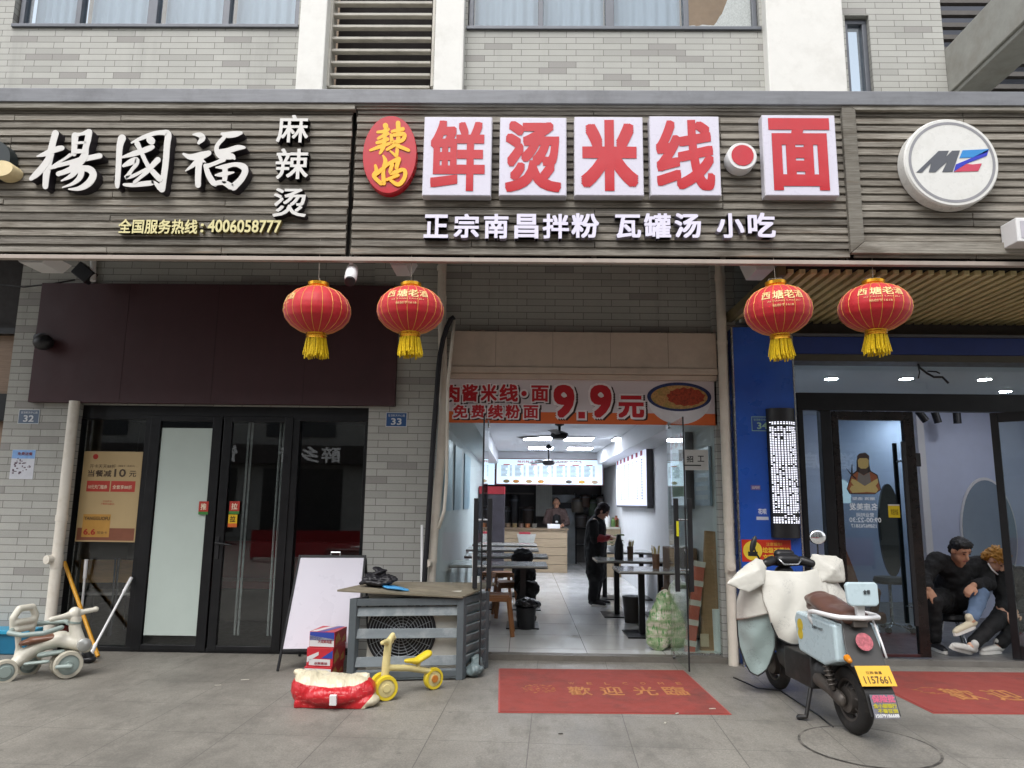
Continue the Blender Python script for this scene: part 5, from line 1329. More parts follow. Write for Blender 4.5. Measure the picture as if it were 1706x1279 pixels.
# things behind the right screen: vegetable sacks, cardboard, packs
def bag(name, label, p, w, h, lean, mat):
    q = MB(); p = Vector(p)
    q.chain([(p + Vector((0, 0, .13)), w), (p + Vector((lean * .4, 0, h * .5)), w * .95), (p + Vector((lean, .02, h * .85)), w * .6), (p + Vector((lean * 1.15, .02, h)), w * .2)], 14, .7, (0, 1, 0))
    q = fuse(q, .014, 3, .02, .08)
    return tag(q.build(name, mat, smooth=True), label, 'sack')
def veg_mat(name, a, c2, c3):
    m, n, l, b = nodes(name); v = coords(n)
    f = nz(n, l, v, 9, 3, .6, (1, 1, 3)); st_ = nz(n, l, v, 20, 2, .5, (3, 1, .8))
    col = mix(n, l, rng(n, l, f, .42, .58, 0, 1), lin(a), lin(c2)); col = mix(n, l, rng(n, l, st_, .56, .62, 0, .9), col, lin(c3))
    l.new(col, b.inputs['Base Color']); b.inputs['Roughness'].default_value = .3; return m
m_veg = veg_mat('printed_veg_bag', '#c4bcab', '#8fa57a', '#4f8a48'); m_veg2 = veg_mat('clear_veg_bag', '#a9ab90', '#7d8a62', '#5f7a48')
pv = P(1098, 1085, 7.98); bag('vegetable_sack', 'green and white printed plastic sack leaning behind the glass', (pv.x, 7.98, FZ), .15, .60, .07, m_veg)
pv = P(1122, 1085, 8.1); bag('vegetable_sack', 'clear plastic sack of leafy greens beside the printed one', (pv.x, 8.15, FZ), .17, .70, .08, m_veg2)
def leaner(name, label, cat, b_, t_, w, th, mat):
    o = thing(name, label, cat, b_); q = MB(); q.bar(b_, t_, w, th, (0, 1, 0)); q.build('body', mat, o, bevel=.01); return o, Vector(b_), Vector(t_)
o, b_, t_ = leaner('cardboard_packet', 'long flat brown cardboard packet leaning behind the right screen', 'packet', P(1182, 1088, 8.0) , P(1186, 885, 8.05) + Vector((.02, 0, 0)), .2, .06, M('cardboard', '#a07d5c', .8, var=.12, scale=5, stretch=(1, 1, 6)))
b1 = P(1170, 1072, 7.96)
q = MB(); q.box(b1.x - .02, b1.x + .07, 7.955, 7.958, b1.z - .03, b1.z + .1); q.build('label', M('packet_label', '#c3ad93', .6), o)
o, b_, t_ = leaner('strip_packet', 'narrow red and white plastic packet leaning beside the cardboard', 'packet', P(1148, 1090, 7.92), P(1166, 935, 7.95), .11, .05, M('packet_pink', '#b5604f', .4, var=.2, scale=4))
q = MB(); d = (t_ - b_)
for k in (.12, .34, .55, .76, .97): q.bar(b_ + d * (k - .03), b_ + d * (k + .03), .114, .056, (0, 1, 0))
q.build('wrap_band', M('packet_white', '#c7bcb2', .4), o)
o = thing('white_roll', 'short white roll standing in the right corner behind the screen', 'roll', P(1200, 1088, 8.0)); p = P(1199, 1090, 8.0); q = MB(); q.cyl((p.x, 8.0, FZ), (p.x, 8.0, FZ + .42), .07, n=24); q.build('roll', m_white, o, smooth=40)
o = thing('brown_carton', 'brown carton standing inside against the right wall', 'carton', (NX1 - .2, 8.9, FZ)); q = MB(); q.box(NX1 - .35, NX1 - .03, 8.75, 9.2, FZ, FZ + 1.0); q.build('carton', M('carton_brown', '#6f553c', .8), o, bevel=.006)
# ------------------------------------------------------------------ hair salon on the right
KY = PF - .16
kx = lambda x, y: P(x, y, KY).x
X0 = (kx(1217, 560) + kx(1240, 1080)) / 2; X1 = (kx(1319, 590) + kx(1339, 900)) / 2
zt = P(1265, 545, KY).z
bp = thing('blue_pillar', 'glossy blue clad pillar with steel edges between the two shops', 'pillar', ((X0 + X1) / 2, KY, 0))
q = MB(); q.box(X0 + .012, X1 - .012, KY, W + .1, 0, zt); q.build('cladding', m_bluepanel, bp, bevel=.003)
q = MB(); q.box(X0 - .004, X0 + .0115, KY - .006, KY + .03, 0, zt); q.box(X1 - .0115, X1 + .004, KY - .006, KY + .03, 0, zt); q.build('edge_trim', m_chrome, bp)
# navy beam and bamboo ceiling
zb1, zb0 = P(1550, 562, KY).z, P(1550, 590, KY).z
o = thing('navy_beam', 'navy blue beam across the top of the salon front under the bamboo ceiling', 'beam', (4.6, KY, zb0)); q = MB(); q.box(X1 + .006, SX1, KY + .02, W, zb0, zb1); q.build('panel', m_bluedark, o); q = MB(); q.box(X1 + .006, SX1, KY + .03, W, zb0 - .075, zb0 - .003); q.build('under_trim', M('dark_olive_trim', '#4a483f', .5), o)
zs_ = zF0 - .03
o = thing('bamboo_ceiling', 'slatted bamboo ceiling under the canopy before the salon', 'slatted ceiling', (4.8, 6.8, zs_))
q = MB(); x = X0 + .08
while x < SX1: q.box(x, x + .055, FA + .22, KY + .3, zs_ - .028, zs_ + .015); x += .1
q.build('slats', M('bamboo', '#c8b988', .5, var=.25, scale=4, stretch=(6, .5, 1)), o, bevel=.006)
q = MB(); q.box(X0 + .03, SX1, FA + .22, KY + .3, zs_ + .02, zs_ + .04); q.build('backing', M('dark_backing', '#1d1915', .8), o)
q = MB(); q.box(X0, X0 + .06, FA + .2, KY + .3, zs_ - .05, zs_ + .045); q.build('edge_board', M('olive_edge', '#6d6346', .5), o)
q = MB(); q.box(X1, SX1, KY - .012, KY + .012, zb1 + .002, zb1 + .03); q.build('edge_rail', m_alu, o)
q = MB(); q.box(X0 + .3, SX1, KY + .31, KY + .36, zb1 - .02, zs_ + .05); q.box(SX0, SX1, W + .06, W + .09, 3.085, 4.2); q.build('gap_panel', m_roomdark, o)
# glazing: transom + black frame + doors
SYY = W
sx_ = lambda x, y=880: P(x, y, SYY).x
sz_ = lambda y, x=1500: P(x, y, SYY).z
zt0, zt1 = sz_(656, 1450), sz_(600)
o = thing('transom_window', 'wide clear transom window over the salon door', 'window', (4.6, SYY, zt0)); q = MB(); q.box(SX0 + .02, SX1, SYY - .005, SYY + .005, zt0 + .002, zb0 - .05); q.build('pane', m_glass, o)
df = thing('door_frame', 'black metal door frame of the hair salon', 'door frame', (4.2, SYY, 0))
zd = sz_(685, 1450)
q = MB(); q.box(SX0 + .01, SX1, SYY - .05, SYY + .05, zd, zt0); q.box(SX0 + .01, sx_(1345), SYY - .05, SYY + .05, 0.055, zd - .001)
xg0, xg1 = (P(1360, 700, SYY).x + P(1385, 1000, SYY).x) / 2, (P(1388, 700, SYY).x + P(1412, 1000, SYY).x) / 2
q.box(xg0, xg1 - .06, SYY - .05, SYY + .05, .055, zd - .001)
q.build('frame', m_black, df, bevel=.004)
q = MB(); q.box(sx_(1345), xg0, SYY - .004, SYY + .004, .06, zd - .002); q.build('side_pane', m_glass, df)
# closed leaf
lx0, lx1 = xg1 - .05, (P(1518, 690, SYY).x + P(1549, 1100, SYY).x) / 2
do = thing('salon_door', 'closed black framed glass door of the salon with a barber picture', 'door', ((lx0 + lx1) / 2, SYY, .06))
zb_ = sz_(1088, 1470)
q = MB(); q.box(lx0, lx0 + .07, SYY - .04, SYY + .02, .065, zd - .006); q.box(lx1 - .11, lx1, SYY - .04, SYY + .02, .065, zd - .006); q.box(lx0 + .07, lx1 - .11, SYY - .039, SYY + .019, zd - .1, zd - .006); q.build('frame', M('black_brown_frame', '#1b1716', .3, .3, var=.3, dirt='#3a2a26', dirt_amt=.5), do, bevel=.004)
q = MB(); q.box(lx0 + .07, lx1 - .11, SYY - .039, SYY + .019, .065, zb_); q.build('bottom_rail', M('dark_red_rail', '#3a1c1d', .35, var=.2), do, bevel=.004)
q = MB(); q.box(lx0 + .07, lx1 - .11, SYY - .012, SYY - .004, zb_, zd - .1); q.build('pane', m_glass_tint, do)
for dx, dy in ((-.16, -.1), (-.16, .08)):
    q = MB(); hx = lx1 + dx; q.box(hx - .02, hx + .02, SYY + dy - .015, SYY + dy + .015, sz_(1040, 1500), sz_(737, 1490)); q.build('handle', m_blackplastic, do, bevel=.004)
q = MB()
for y in (768, 1010): q.cyl((lx1 - .16, SYY - .1, sz_(y, 1490)), (lx1 - .16, SYY + .08, sz_(y, 1490)), .01)
q.build('handle_stem', m_chrome, do)
q = MB(); zc_ = sz_(766, 1523); q.box(lx1 + .002, lx1 + .05, SYY - .03, SYY + .01, zc_ - .07, zc_ + .07); q.build('lock', m_blackplastic, do)
# open leaf at the right, swung out
hx = (P(1645, 690, SYY).x + P(1690, 1100, SYY).x) / 2
od = thing('open_salon_door', 'black framed glass door leaf standing open at the right edge', 'door', (hx, SYY, .06), 0)
ang = radians(-38); dv = Vector((cos(ang), sin(ang), 0)); nv = Vector((-dv.y, dv.x, 0)); base = Vector((hx, SYY - .01, 0))
rot = Matrix((dv, nv, UZ)).transposed()
def ob(q, s0, s1, t0, t1, z0, z1): q.obox(base + dv * (s0 + s1) / 2 + nv * (t0 + t1) / 2 + UZ * (z0 + z1) / 2, (s1 - s0, t1 - t0, z1 - z0), rot); return q
q = MB(); ob(q, 0, .07, -.03, .03, .065, zd - .01); ob(q, .92, 1.0, -.03, .03, .065, zd - .01); ob(q, .07, .92, -.029, .029, zd - .11, zd - .01); ob(q, .07, .92, -.029, .029, .065, .2); q.build('frame', m_black, od, bevel=.004)
q = MB(); ob(q, .07, .92, -.004, .004, .2, zd - .11); q.build('pane', m_glass, od)
q = MB(); ob(q, .28, .8, -.0075, -.0045, 1.05, 2.15); q.build('red_poster', M('salon_red_poster', '#a3362c', .5, var=.2, scale=3), od)
# lightbox column (LED scroller) on the blue pillar
LYc = KY - .005
A, C, Z0, Z1 = R(1284, 680, 1332, 896, LYc - .07)
lx = (A + C) / 2; lr = (C - A) / 2
ls = thing('led_column', 'curved black LED strip sign with white dots hung on the blue pillar', 'led sign', (lx, LYc, Z0))
q = MB(); n = 16; prof = [(lr * cos(pi + pi * j / n), .11 * sin(pi + pi * j / n)) for j in range(n + 1)]
q.add([(lx + x, LYc + y, z) for z in (Z0, Z1) for x, y in prof], [(j, j + 1, n + 2 + j, n + 1 + j) for j in range(n)] + [tuple(range(n + 1))[::-1], tuple(range(n + 1, 2 * n + 2))])
q.build('housing', m_blackplastic, ls, smooth=30)
random.seed(21); q = MB(); q2 = MB()
zA, zB = P(1300, 872, LYc - .07).z, P(1300, 702, LYc - .07).z; rows = 60; cols = 11
for i in range(rows):
    for j in range(cols):
        t = (i < 5 or i > rows - 6) ; 
        p_on = .9 if noise.noise(Vector((j * .35, i * .22, 2))) > -.55 else .5
        if i in (4, 5, rows - 7, rows - 3): p_on = .25
        if random.random() > p_on: continue
        a = pi + pi * (.14 + .72 * (j + .5) / cols); z = zA + (zB - zA) * (i + .5) / rows
        c = Vector((lx + (lr + .001) * cos(a), LYc + .111 * sin(a), z)); nrm = Vector((cos(a) * .11, sin(a) * lr, 0)).normalized(); tv = Vector((-nrm.y, nrm.x, 0))
        hw, hh = lr * .062, (zB - zA) / rows * .25
        q.add([c - tv * hw - UZ * hh, c + tv * hw - UZ * hh, c + tv * hw + UZ * hh, c - tv * hw + UZ * hh], [(0, 1, 2, 3)])
q.build('led_dots', emit_mat('led_white', '#e2e4f2', .9), ls)
# plates and stickers on the pillar
numplate('blue number plate 34 on the blue pillar, partly behind the LED sign', (1252, 694, 1287, 718), KY - .001, '34', '#2c4f9a', '#9fc3a8')
def bluestick(*a_, **k): return sticker(*a_, **k)
bluestick('pillar_sticker', 'blue and white shield sticker 花呗 on the blue pillar', (1260, 839, 1280, 866), KY - .002, [(0, .8, '#2a55b5'), (.8, 1, '#c9ccd8')], [('花呗', .15, .3, .85, .65, '#d5d9e8', .03)])
bluestick('pillar_sticker', 'small worn red and white sticker high on the blue pillar', (1251, 808, 1267, 816), KY - .002, [(0, 1, '#6a5f96')], [('云闪付', .1, .2, .9, .8, '#d5c9d0', .02)])
A, C, Z0, Z1 = R(1236, 899, 1318, 936, KY - .002)
os_ = sticker('litter_sticker', 'orange red sign 垃圾不落地 on the blue pillar behind the scooter', (1236, 899, 1318, 936), KY - .002, [(0, 1, '#c6351c')], [('注意城市！', .5, .12, .82, .28, '#e0a040', .02), ('垃圾不落地', .42, .34, .98, .6, '#f0c838', .03), ('文明更美丽', .42, .66, .98, .92, '#f0c838', .03)], 'sign')
cx, cz = A + (C - A) * .22, (Z0 + Z1) / 2; rr = (Z1 - Z0) * .44
q = MB(); q.lathe([(rr, 0), (rr, .001)], (cx, KY - .0025, cz), (0, -1, 0), 32); q.build('yellow_disc', M('disc_yellow', '#e8c93a', .5), os_)
q = MB(); q.box(cx - rr * .5, cx + rr * .5, KY - .005, KY - .004, cz - rr * .55, cz - rr * .1); q.bar((cx - rr * .1, KY - .0045, cz), (cx + rr * .2, KY - .0045, cz + rr * .6), rr * .25, .001, (0, 1, 0)); q.build('pictogram', m_darktext, os_)
# barber picture on the closed door (mirrored lettering, seen from the back)
GY = SYY - .014
m_skin_p, m_hairp, m_orp, m_grp, m_wh = M('print_skin', '#b5a468', .5, var=.05), M('print_hair', '#3a2c28', .5), M('print_orange', '#8a4e2c', .5), M('print_grey', '#6d6a66', .5), M('print_white', '#d9dfe0', .5)
bd = thing('barber_decal', 'cartoon barber decal with crossed arms and mirrored opening hours on the salon door', 'decal', P(1443, 890, GY))
def pz(pts): return [(P(1380 + x / 4.264, 560 + y / 4.264, GY).x, P(1380 + x / 4.264, 560 + y / 4.264, GY).z) for x, y in pts]
def dec(name, pts, mat, lift): q = MB(); q.prism(pz(pts), (0, GY - lift, 0), UX, UZ, .0006); q.build(name, mat, bd)
m_line = M('print_line', '#17120f', .5)
dec('outline', [(200, 955), (160, 985), (130, 1085), (150, 1120), (240, 1122), (330, 1122), (375, 1090), (350, 985), (300, 955), (290, 900), (290, 850), (262, 826), (215, 836), (200, 880)], m_line, .0005)
dec('jacket', [(205, 962), (166, 990), (136, 1082), (156, 1114), (240, 1116), (330, 1116), (368, 1088), (344, 990), (298, 962), (250, 985)], m_orp, .0015)
dec('apron', [(212, 965), (205, 1030), (215, 1060), (300, 1060), (302, 1030), (292, 965), (250, 990)], m_grp, .0025)
dec('forearm', [(150, 1085), (165, 1060), (240, 1075), (330, 1020), (350, 1010), (352, 1040), (320, 1080), (260, 1108), (170, 1112)], m_skin_p, .0035)
dec('forearm', [(352, 1088), (335, 1062), (270, 1072), (190, 1020), (165, 1012), (160, 1035), (190, 1078), (250, 1104), (340, 1112)], m_skin_p, .0045)
dec('face', [(208, 880), (212, 930), (240, 960), (262, 960), (284, 930), (286, 880), (270, 862), (225, 862)], m_skin_p, .0025)
dec('beard', [(212, 925), (222, 970), (250, 988), (276, 970), (284, 925), (266, 940), (230, 940)], m_hairp, .0035)
dec('hair', [(204, 882), (202, 850), (222, 832), (262, 828), (290, 850), (288, 882), (276, 866), (220, 866)], m_hairp, .0035)
dec('scissors', [(120, 932), (160, 972), (165, 910), (170, 910), (172, 985), (200, 1010), (190, 1014), (158, 984)], m_line, .0035)
q = MB()
def mir(s, x0, y0, x1, y1, bo=.01):
    A, C, Z0, Z1 = R(x0, y0, x1, y1, GY); q.text(s, (C, GY - .002, Z0), (-1, 0, 0), UZ, C - A, Z1 - Z0, 0, bo, 2, 0)
mir('名座美发', 1415, 838, 1462, 850, .015); mir('营业时间', 1427, 854, 1456, 861); mir('09:00-22:30', 1415, 862, 1468, 870, .01); mir('15896765817', 1418, 873, 1460, 879)
mir('潮流 造型', 1420, 828, 1458, 833)
q.build('lettering', m_wh, bd)
sticker('door_sticker', 'yellow face scan sticker on the salon door below the handle', (1480, 840, 1499, 862), GY, [(.1, 1, '#cdb41d'), (0, .1, '#bcbcbc')], [('欢迎光临', .2, .35, .85, .8, '#6a5a10', .01)])
# inside: lights, mirror, track spots, wires
m_down = emit_mat('downlight', '#f2f5ff', 66)
SZc = 3.08
for i, (x, y, lab) in enumerate(((1385, 631, 'round downlight first from the blue pillar'), (1510, 631, 'round downlight above the closed salon door'), (1640, 632, 'round downlight above the door opening'), (1675, 652, 'round downlight at the right edge of the transom'), (1568, 677, 'round downlight beside the track spots'), (1520, 688, 'round downlight near the door top'), (1483, 698, 'round downlight seen through the closed door glass'))):
    p = G(x, y, SZc - .01)
    if not (W + .1 < p.y < 12): p.y = min(max(p.y, W + .3), 11.8)
    o = thing('downlight', lab, 'downlight', (p.x, p.y, SZc), group='round downlights in the salon ceiling')
    q = MB(); q.lathe([(.085, -.012), (.09, -.002), (.07, -.002)], (p.x, p.y, SZc), n=24); q.build('ring', m_white, o); q = MB(); q.lathe([(.068, -.015), (.068, -.0125)], (p.x, p.y, SZc), n=24); q.build('lens', m_down, o)
TYt = 10.2
o = thing('track_light', 'black ceiling track with three cylinder spots in the salon', 'track light', P(1560, 685, TYt))
q = MB(); q.tube([P(1515, 700, 9.9), P(1556, 681, 9.2)], .02, 6)
zr = P(1557, 690, TYt).z + .1; p0, p1 = P(1520, 690, TYt), P(1610, 676, TYt - 1)
q = MB(); q.box(p0.x, p1.x + .1, TYt - .02, TYt + .02, zr - .02, zr + .045); q.cyl((p0.x + .2, TYt, zr), (p0.x + .2, TYt, SZc - .005), .01); q.cyl((p1.x, TYt, zr), (p1.x, TYt, SZc - .005), .01); q.build('rail', m_blackplastic, o)
for px, tilt in ((1530, -35), (1557, -14), (1594, 0)):
    c = P(px, 690, TYt - .03); R_ = Matrix.Rotation(radians(tilt), 3, 'Y'); ax = R_ @ Vector((0, 0, -1)); c.z = zr - .06
    q = MB(); q.cyl(c, c + ax * .17, .05, n=18); q.cyl(c + Vector((0, .0, .05)), c, .012); q.build('spot', m_blackplastic, o, smooth=40)
o = thing('salon_partition', 'pale blue partition wall inside the salon behind the door opening', 'partition', (5, 10.6, FZ)); xa = P(1545, 800, 10.6).x; q = MB(); q.box(xa, SX1 - .01, 10.6, 10.68, FZ, SZc - .003); q.build('panel', m_salonwall, o); q = MB(); q.box(xa - .1, xa - .002, 10.58, 10.7, FZ, SZc - .003); q.build('end_post', m_white, o)
MYr = 10.5
A, C, Z0, Z1 = R(1606, 795, 1700, 985, MYr); cx, cz = (A + C) / 2 , (Z0 + Z1) / 2; rx, rz = (C - A) / 2, (Z1 - Z0) / 2
o = thing('oval_mirror', 'tall oval mirror with pale rim on the salon wall', 'mirror', (cx, MYr, Z0))
q = MB(); q.lathe([(1, 0), (1, .03), (.96, .032)], (cx, MYr + .09, cz), (0, -1, 0), 48, sx=rx, sy=rz); q.build('rim', m_white, o, smooth=40)
mm, n_, l_, b_ = nodes('mirror_glass'); b_.inputs['Metallic'].default_value = 1; b_.inputs['Roughness'].default_value = .03; b_.inputs['Base Color'].default_value = (.42, .48, .47, 1)
q = MB(); q.lathe([(.95, 0), (.95, .004)], (cx, MYr + .056, cz), (0, -1, 0), 48, sx=rx, sy=rz); q.build('glass', mm, o)
p = P(1415, 830, 11.6); A, C, Z0, Z1 = R(1393, 799, 1416, 838, 11.6)
o = thing('lit_mirror', 'small arched lit mirror at the back of the salon', 'mirror', (p.x, 11.6, Z0)); q = MB(); q.prism([(A, Z0), (C, Z0)] + [((A + C) / 2 + (C - A) / 2 * cos(pi * j / 12), Z0 + (Z1 - Z0) * .5 + (Z1 - Z0) * .5 * sin(pi * j / 12)) for j in range(13)], (0, 11.6, 0), UX, UZ, .02); q.build('glass', emit_mat('lit_mirror_glass', '#aab9c4', .55), o)
o = thing('styling_station', 'dark oval styling mirror frame behind the salon door', 'mirror', P(1465, 850, 11)); A, C, Z0, Z1 = R(1463, 806, 1500, 960, 11); q = MB(); q.lathe([(1, 0), (1, .05)], ((A + C) / 2, 11, (Z0 + Z1) / 2), (0, -1, 0), 40, sx=(C - A) / 2, sy=(Z1 - Z0) / 2); q.build('frame', M('station_dark', '#252a2c', .2), o)
# orange barber chair behind the door
o = thing('barber_chair', 'tan leather barber chair on a chrome foot behind the salon door', 'barber chair', P(1418, 1030, 9.2))
bx_ = P(1424, 955, 9.3); m_tan = M('tan_leather', '#7e4a28', .4, var=.1)
q = MB(); q.chain([(bx_ + Vector((.05, .1, -.35)), .1), (bx_ + Vector((-.02, .2, .05)), .1), (bx_ + Vector((-.06, .25, .3)), .07)], 12, .5, (0, 1, 0)); q = fuse(q, .02, 3); q.build('backrest', m_tan, o, smooth=True)
q = MB(); q.capsule(bx_ + Vector((.16, -.2, -.2)), .055, bx_ + Vector((.14, .15, -.2)), .06); q.capsule(bx_ + Vector((.16, -.2, -.2)), .05, bx_ + Vector((.1, -.2, -.5)), .05); q = fuse(q, .015, 3); q.build('armrest', m_tan, o, smooth=True)
q = MB(); q.obox(bx_ + Vector((0, 0, -.5)), (.5, .5, .14)); q.build('seat', m_tan, o, bevel=.04)
q = MB(); fz_ = FZ; q.cyl((bx_.x, 9.3, fz_ + .02), (bx_.x, 9.3, bx_.z - .57), .04); q.lathe([(.26, .0), (.26, .02), (.05, .05)], (bx_.x, 9.3, fz_), n=32); q.build('foot', m_chrome, o, smooth=40)
o = thing('salon_stool', 'chrome five arm foot of a wheeled stool seen through the salon door', 'stool', P(1483, 1030, 9.4)); p = P(1484, 1000, 9.4)
q = MB(); q.cyl((p.x, 9.4, .14), (p.x, 9.4, .62), .022); 
for k in range(5): a = k * 1.2566 + .3; q.tube([(p.x, 9.4, .14), (p.x + .25 * cos(a), 9.4 + .25 * sin(a), .1)], .014, 6)
q.build('foot', m_chrome, o)
q = MB(); q.lathe([(.17, 0), (.19, .03), (.17, .08)], (p.x, 9.4, .62), n=28); q.build('seat', m_blackplastic, o, smooth=40)
for k in range(5):
    a = k * 1.2566 + .3; q = MB(); q.cyl((p.x + .25 * cos(a), 9.38 + .25 * sin(a), .085), (p.x + .25 * cos(a), 9.42 + .25 * sin(a), .085), .035, n=14); q.build('caster', m_blackplastic, o)
q = MB(); q.tube([P(1527, 600, W - .12), P(1532, 612, W - .16), P(1545, 622, W - .14), P(1556, 628, W - .17), P(1570, 628, W - .15), P(1580, 638, W - .2)], .012, 6); q.tube([P(1528, 602, W - .13), P(1532, 620, W - .15), P(1530, 630, W - .15)], .007, 5); q.tube([P(1545, 618, W - .14), P(1560, 619, W - .18), P(1566, 622, W - .19)], .008, 5)
tag(q.build('loose_wire', m_blackplastic, smooth=True), 'loose black wires dangling under the navy beam', 'wire')
# ------------------------------------------------------------------ things standing on the pavement
def tri_frame(a, b):
    u = (b - a).normalized(); return u, Vector((-u.y, u.x, 0))
# --- slatted guard round the outdoor unit
m_cage = M('grey_timber_paint', '#6f777b', .6, var=.12, scale=5, stretch=(.6, 3, 3), dirt='#a6aaa8', dirt_amt=.55, dscale=5)
m_cagedark = M('dark_grey_paint', '#535a5e', .55, var=.1, dirt='#35383a', dirt_amt=.4, dscale=4)
FL, FR = G(576, 1138), G(770, 1133)
u, v = tri_frame(FL, FR); cw = (FR - FL).length; cd = .52
zc1 = P(575, 997, FL.y).z
vs_ = (G(797, 1120) - FR).normalized(); vs_ = vs_ / vs_.dot(v); v2_ = vs_ * .9
Mc = Matrix.Translation(FL) @ Matrix((u, v2_, UZ)).transposed().to_4x4()
cg = thing('slatted_guard', 'grey slatted timber guard box around the outdoor air conditioner unit', 'guard box', FL, math.atan2(u.y, u.x))
def cagepart(name, fill, mat, bevel=.004):
    q = MB(); q.T = Mc; fill(q); return q.build(name, mat, cg, bevel=bevel)
def posts(x, y): cagepart('post', lambda q: q.box(x, x + .06, y, y + .06, 0.0, zc1 - .0), m_cagedark)
for x in (0, cw - .06):
    for y in (0, cd - .06): posts(x, y)
def rails(q):
    q.box(.061, cw - .061, .004, .05, zc1 - .065, zc1 - .003); q.box(.061, cw - .061, .004, .05, .03, .085)
    q.box(.004, .05, .061, cd - .061, zc1 - .065, zc1 - .003); q.box(cw - .05, cw - .004, .061, cd - .061, zc1 - .065, zc1 - .003); q.box(cw - .05, cw - .004, .061, cd - .061, .02, .075)
cagepart('rail', rails, m_cagedark)
for z, t_ in ((zc1 - .155, .0), (zc1 - .345, .006), (zc1 - .58, 0), (zc1 - .69, .0)):
    cagepart('slat', lambda q: q.obox((cw / 2, .03, z + .04), (cw - .12, .014, .085), Matrix.Rotation(radians(-14), 3, 'X') @ Matrix.Rotation(t_, 3, 'Y')), m_cage)
for k in range(6):
    z = .12 + k * (zc1 - .22) / 5.6
    cagepart('side_slat', lambda q: q.obox((cw - .028, cd / 2, z + .03), (.014, cd - .125, .10), Matrix.Rotation(radians(28), 3, 'Y')), m_cage)
ac = thing('outdoor_unit', 'white outdoor air conditioner unit with round black fan grille inside the guard', 'air conditioner', FL + u * .1 + v * .15, math.atan2(u.y, u.x))
q = MB(); q.T = Mc; az1 = zc1 + .045; q.box(.09, cw - .09, .12, .46, .06, az1); q.box(.18, .26, .14, .44, .0, .06); q.box(cw - .28, cw - .2, .14, .44, 0, .06); q.build('casing', M('ac_white', '#c3c0b6', .45, var=.05, dirt='#938d80', dirt_amt=.3), ac, bevel=.012)
fc = (cw * .40, .118, .06 + (az1 - .06) * .49); fr_ = .29
q = MB(); q.T = Mc; q.lathe([(fr_, 0), (fr_, .004)], (fc[0], fc[1], fc[2]), (0, -1, 0), 48); q.build('fan_opening', m_black, ac)
q = MB(); q.T = Mc
for k in range(1, 12): q.torus((fc[0], fc[1] - .016, fc[2]), fr_ * k / 11.3, .0028, (0, 1, 0), 40, 5)
for k in range(16):
    a = k * pi / 8; q.tube([(fc[0] + .04 * cos(a), fc[1] - .02, fc[2] + .04 * sin(a)), (fc[0] + fr_ * cos(a + .35), fc[1] - .02, fc[2] + fr_ * sin(a + .35))], .0026, 5)
q.build('grille', M('grille_grey', '#8d9194', .4, .3), ac)
q = MB(); q.T = Mc; q.torus((fc[0], fc[1] - .012, fc[2]), fr_ + .006, .012, (0, 1, 0), 48, 8); q.build('grille_ring', m_blackplastic, ac)
q = MB(); q.T = Mc; q.box(cw - .29, cw - .2, .114, .1195, az1 - .19, az1 - .15); q.box(cw - .3, cw - .24, .114, .1195, az1 - .11, az1 - .09); q.build('badge', m_alu, ac)
# plank on top
pk = [P(553, 972, FL.y + .02), P(766, 984, FR.y + .02)]
zt = zc1 + .05
c4 = [Mc @ Vector(p) for p in ((-.1, -.02, zt + .03), (cw + .0, -.03, zt - .035), (cw + .05, cd + .02, zt + .03), (-.08, cd - .02, zt + .05))]
q = MB(); q.add(c4 + [p - Vector((0, 0, .018)) for p in c4], [(0, 1, 2, 3), (7, 6, 5, 4), (0, 4, 5, 1), (1, 5, 6, 2), (2, 6, 7, 3), (3, 7, 4, 0)])
tag(q.build('wooden_board', M('old_board', '#7d7565', .8, var=.25, scale=3, stretch=(.7, 5, 5), dirt='#55503f', dirt_amt=.6), bevel=.003), 'weathered brown wooden board lying on the slatted guard', 'board')
hb = c4[0] * .62 + c4[1] * .18 + c4[3] * .12 + c4[2] * .08
hb = Mc @ Vector((.13, .2, zt + .035))
q = MB(); random.seed(2)
for dx, dy, dz, rx, ry, rz, ax_, ay_ in ((0, 0, .03, .13, .09, .03, .1, 0), (-.03, .01, .075, .1, .08, .028, .25, .3), (.0, .02, .115, .075, .06, .024, -.2, -.35), (.09, 0, .07, .085, .06, .03, .3, .15), (-.1, -.03, .05, .06, .05, .03, -.2, .5), (-.02, .02, .15, .045, .04, .018, .3, .2)):
    q.ball(hb + Vector((dx, dy, dz)), (rx, ry, rz), 14, Matrix.Rotation(ax_, 3, 'X') @ Matrix.Rotation(ay_, 3, 'Y'))
q.chain([(hb + Vector((-.15, -.06, .03)), .016), (hb + Vector((-.1, -.09, .05)), .018), (hb + Vector((.02, -.1, .03)), .02), (hb + Vector((.12, -.07, .05)), .016)])
q = fuse(q, .007, 2, .008, .03); tag(q.build('folded_jacket', M('black_nylon', '#1a191e', .45, bmp=.3, bs=30), smooth=True), 'crumpled black nylon cloth lying on the wooden board', 'cloth')
mb_ = Mc @ Vector((.34, .1, zt + .027))
q = MB(); q.lathe([(1, 0), (.9, .008), (.3, .016), (.02, .018)], mb_, n=24, sx=.13, sy=.08); q.xf(Matrix.Translation(mb_) @ Matrix.Rotation(radians(9), 4, 'Y') @ Matrix.Translation(-mb_)); q.v = [p + Vector((0, 0, .012 * noise.noise(p * 18))) for p in q.v]
tag(q.build('face_mask_pack', M('mask_blue', '#4f9bd0', .35, var=.15, scale=14), smooth=True), 'light blue plastic packet lying beside the black cloth', 'packet')
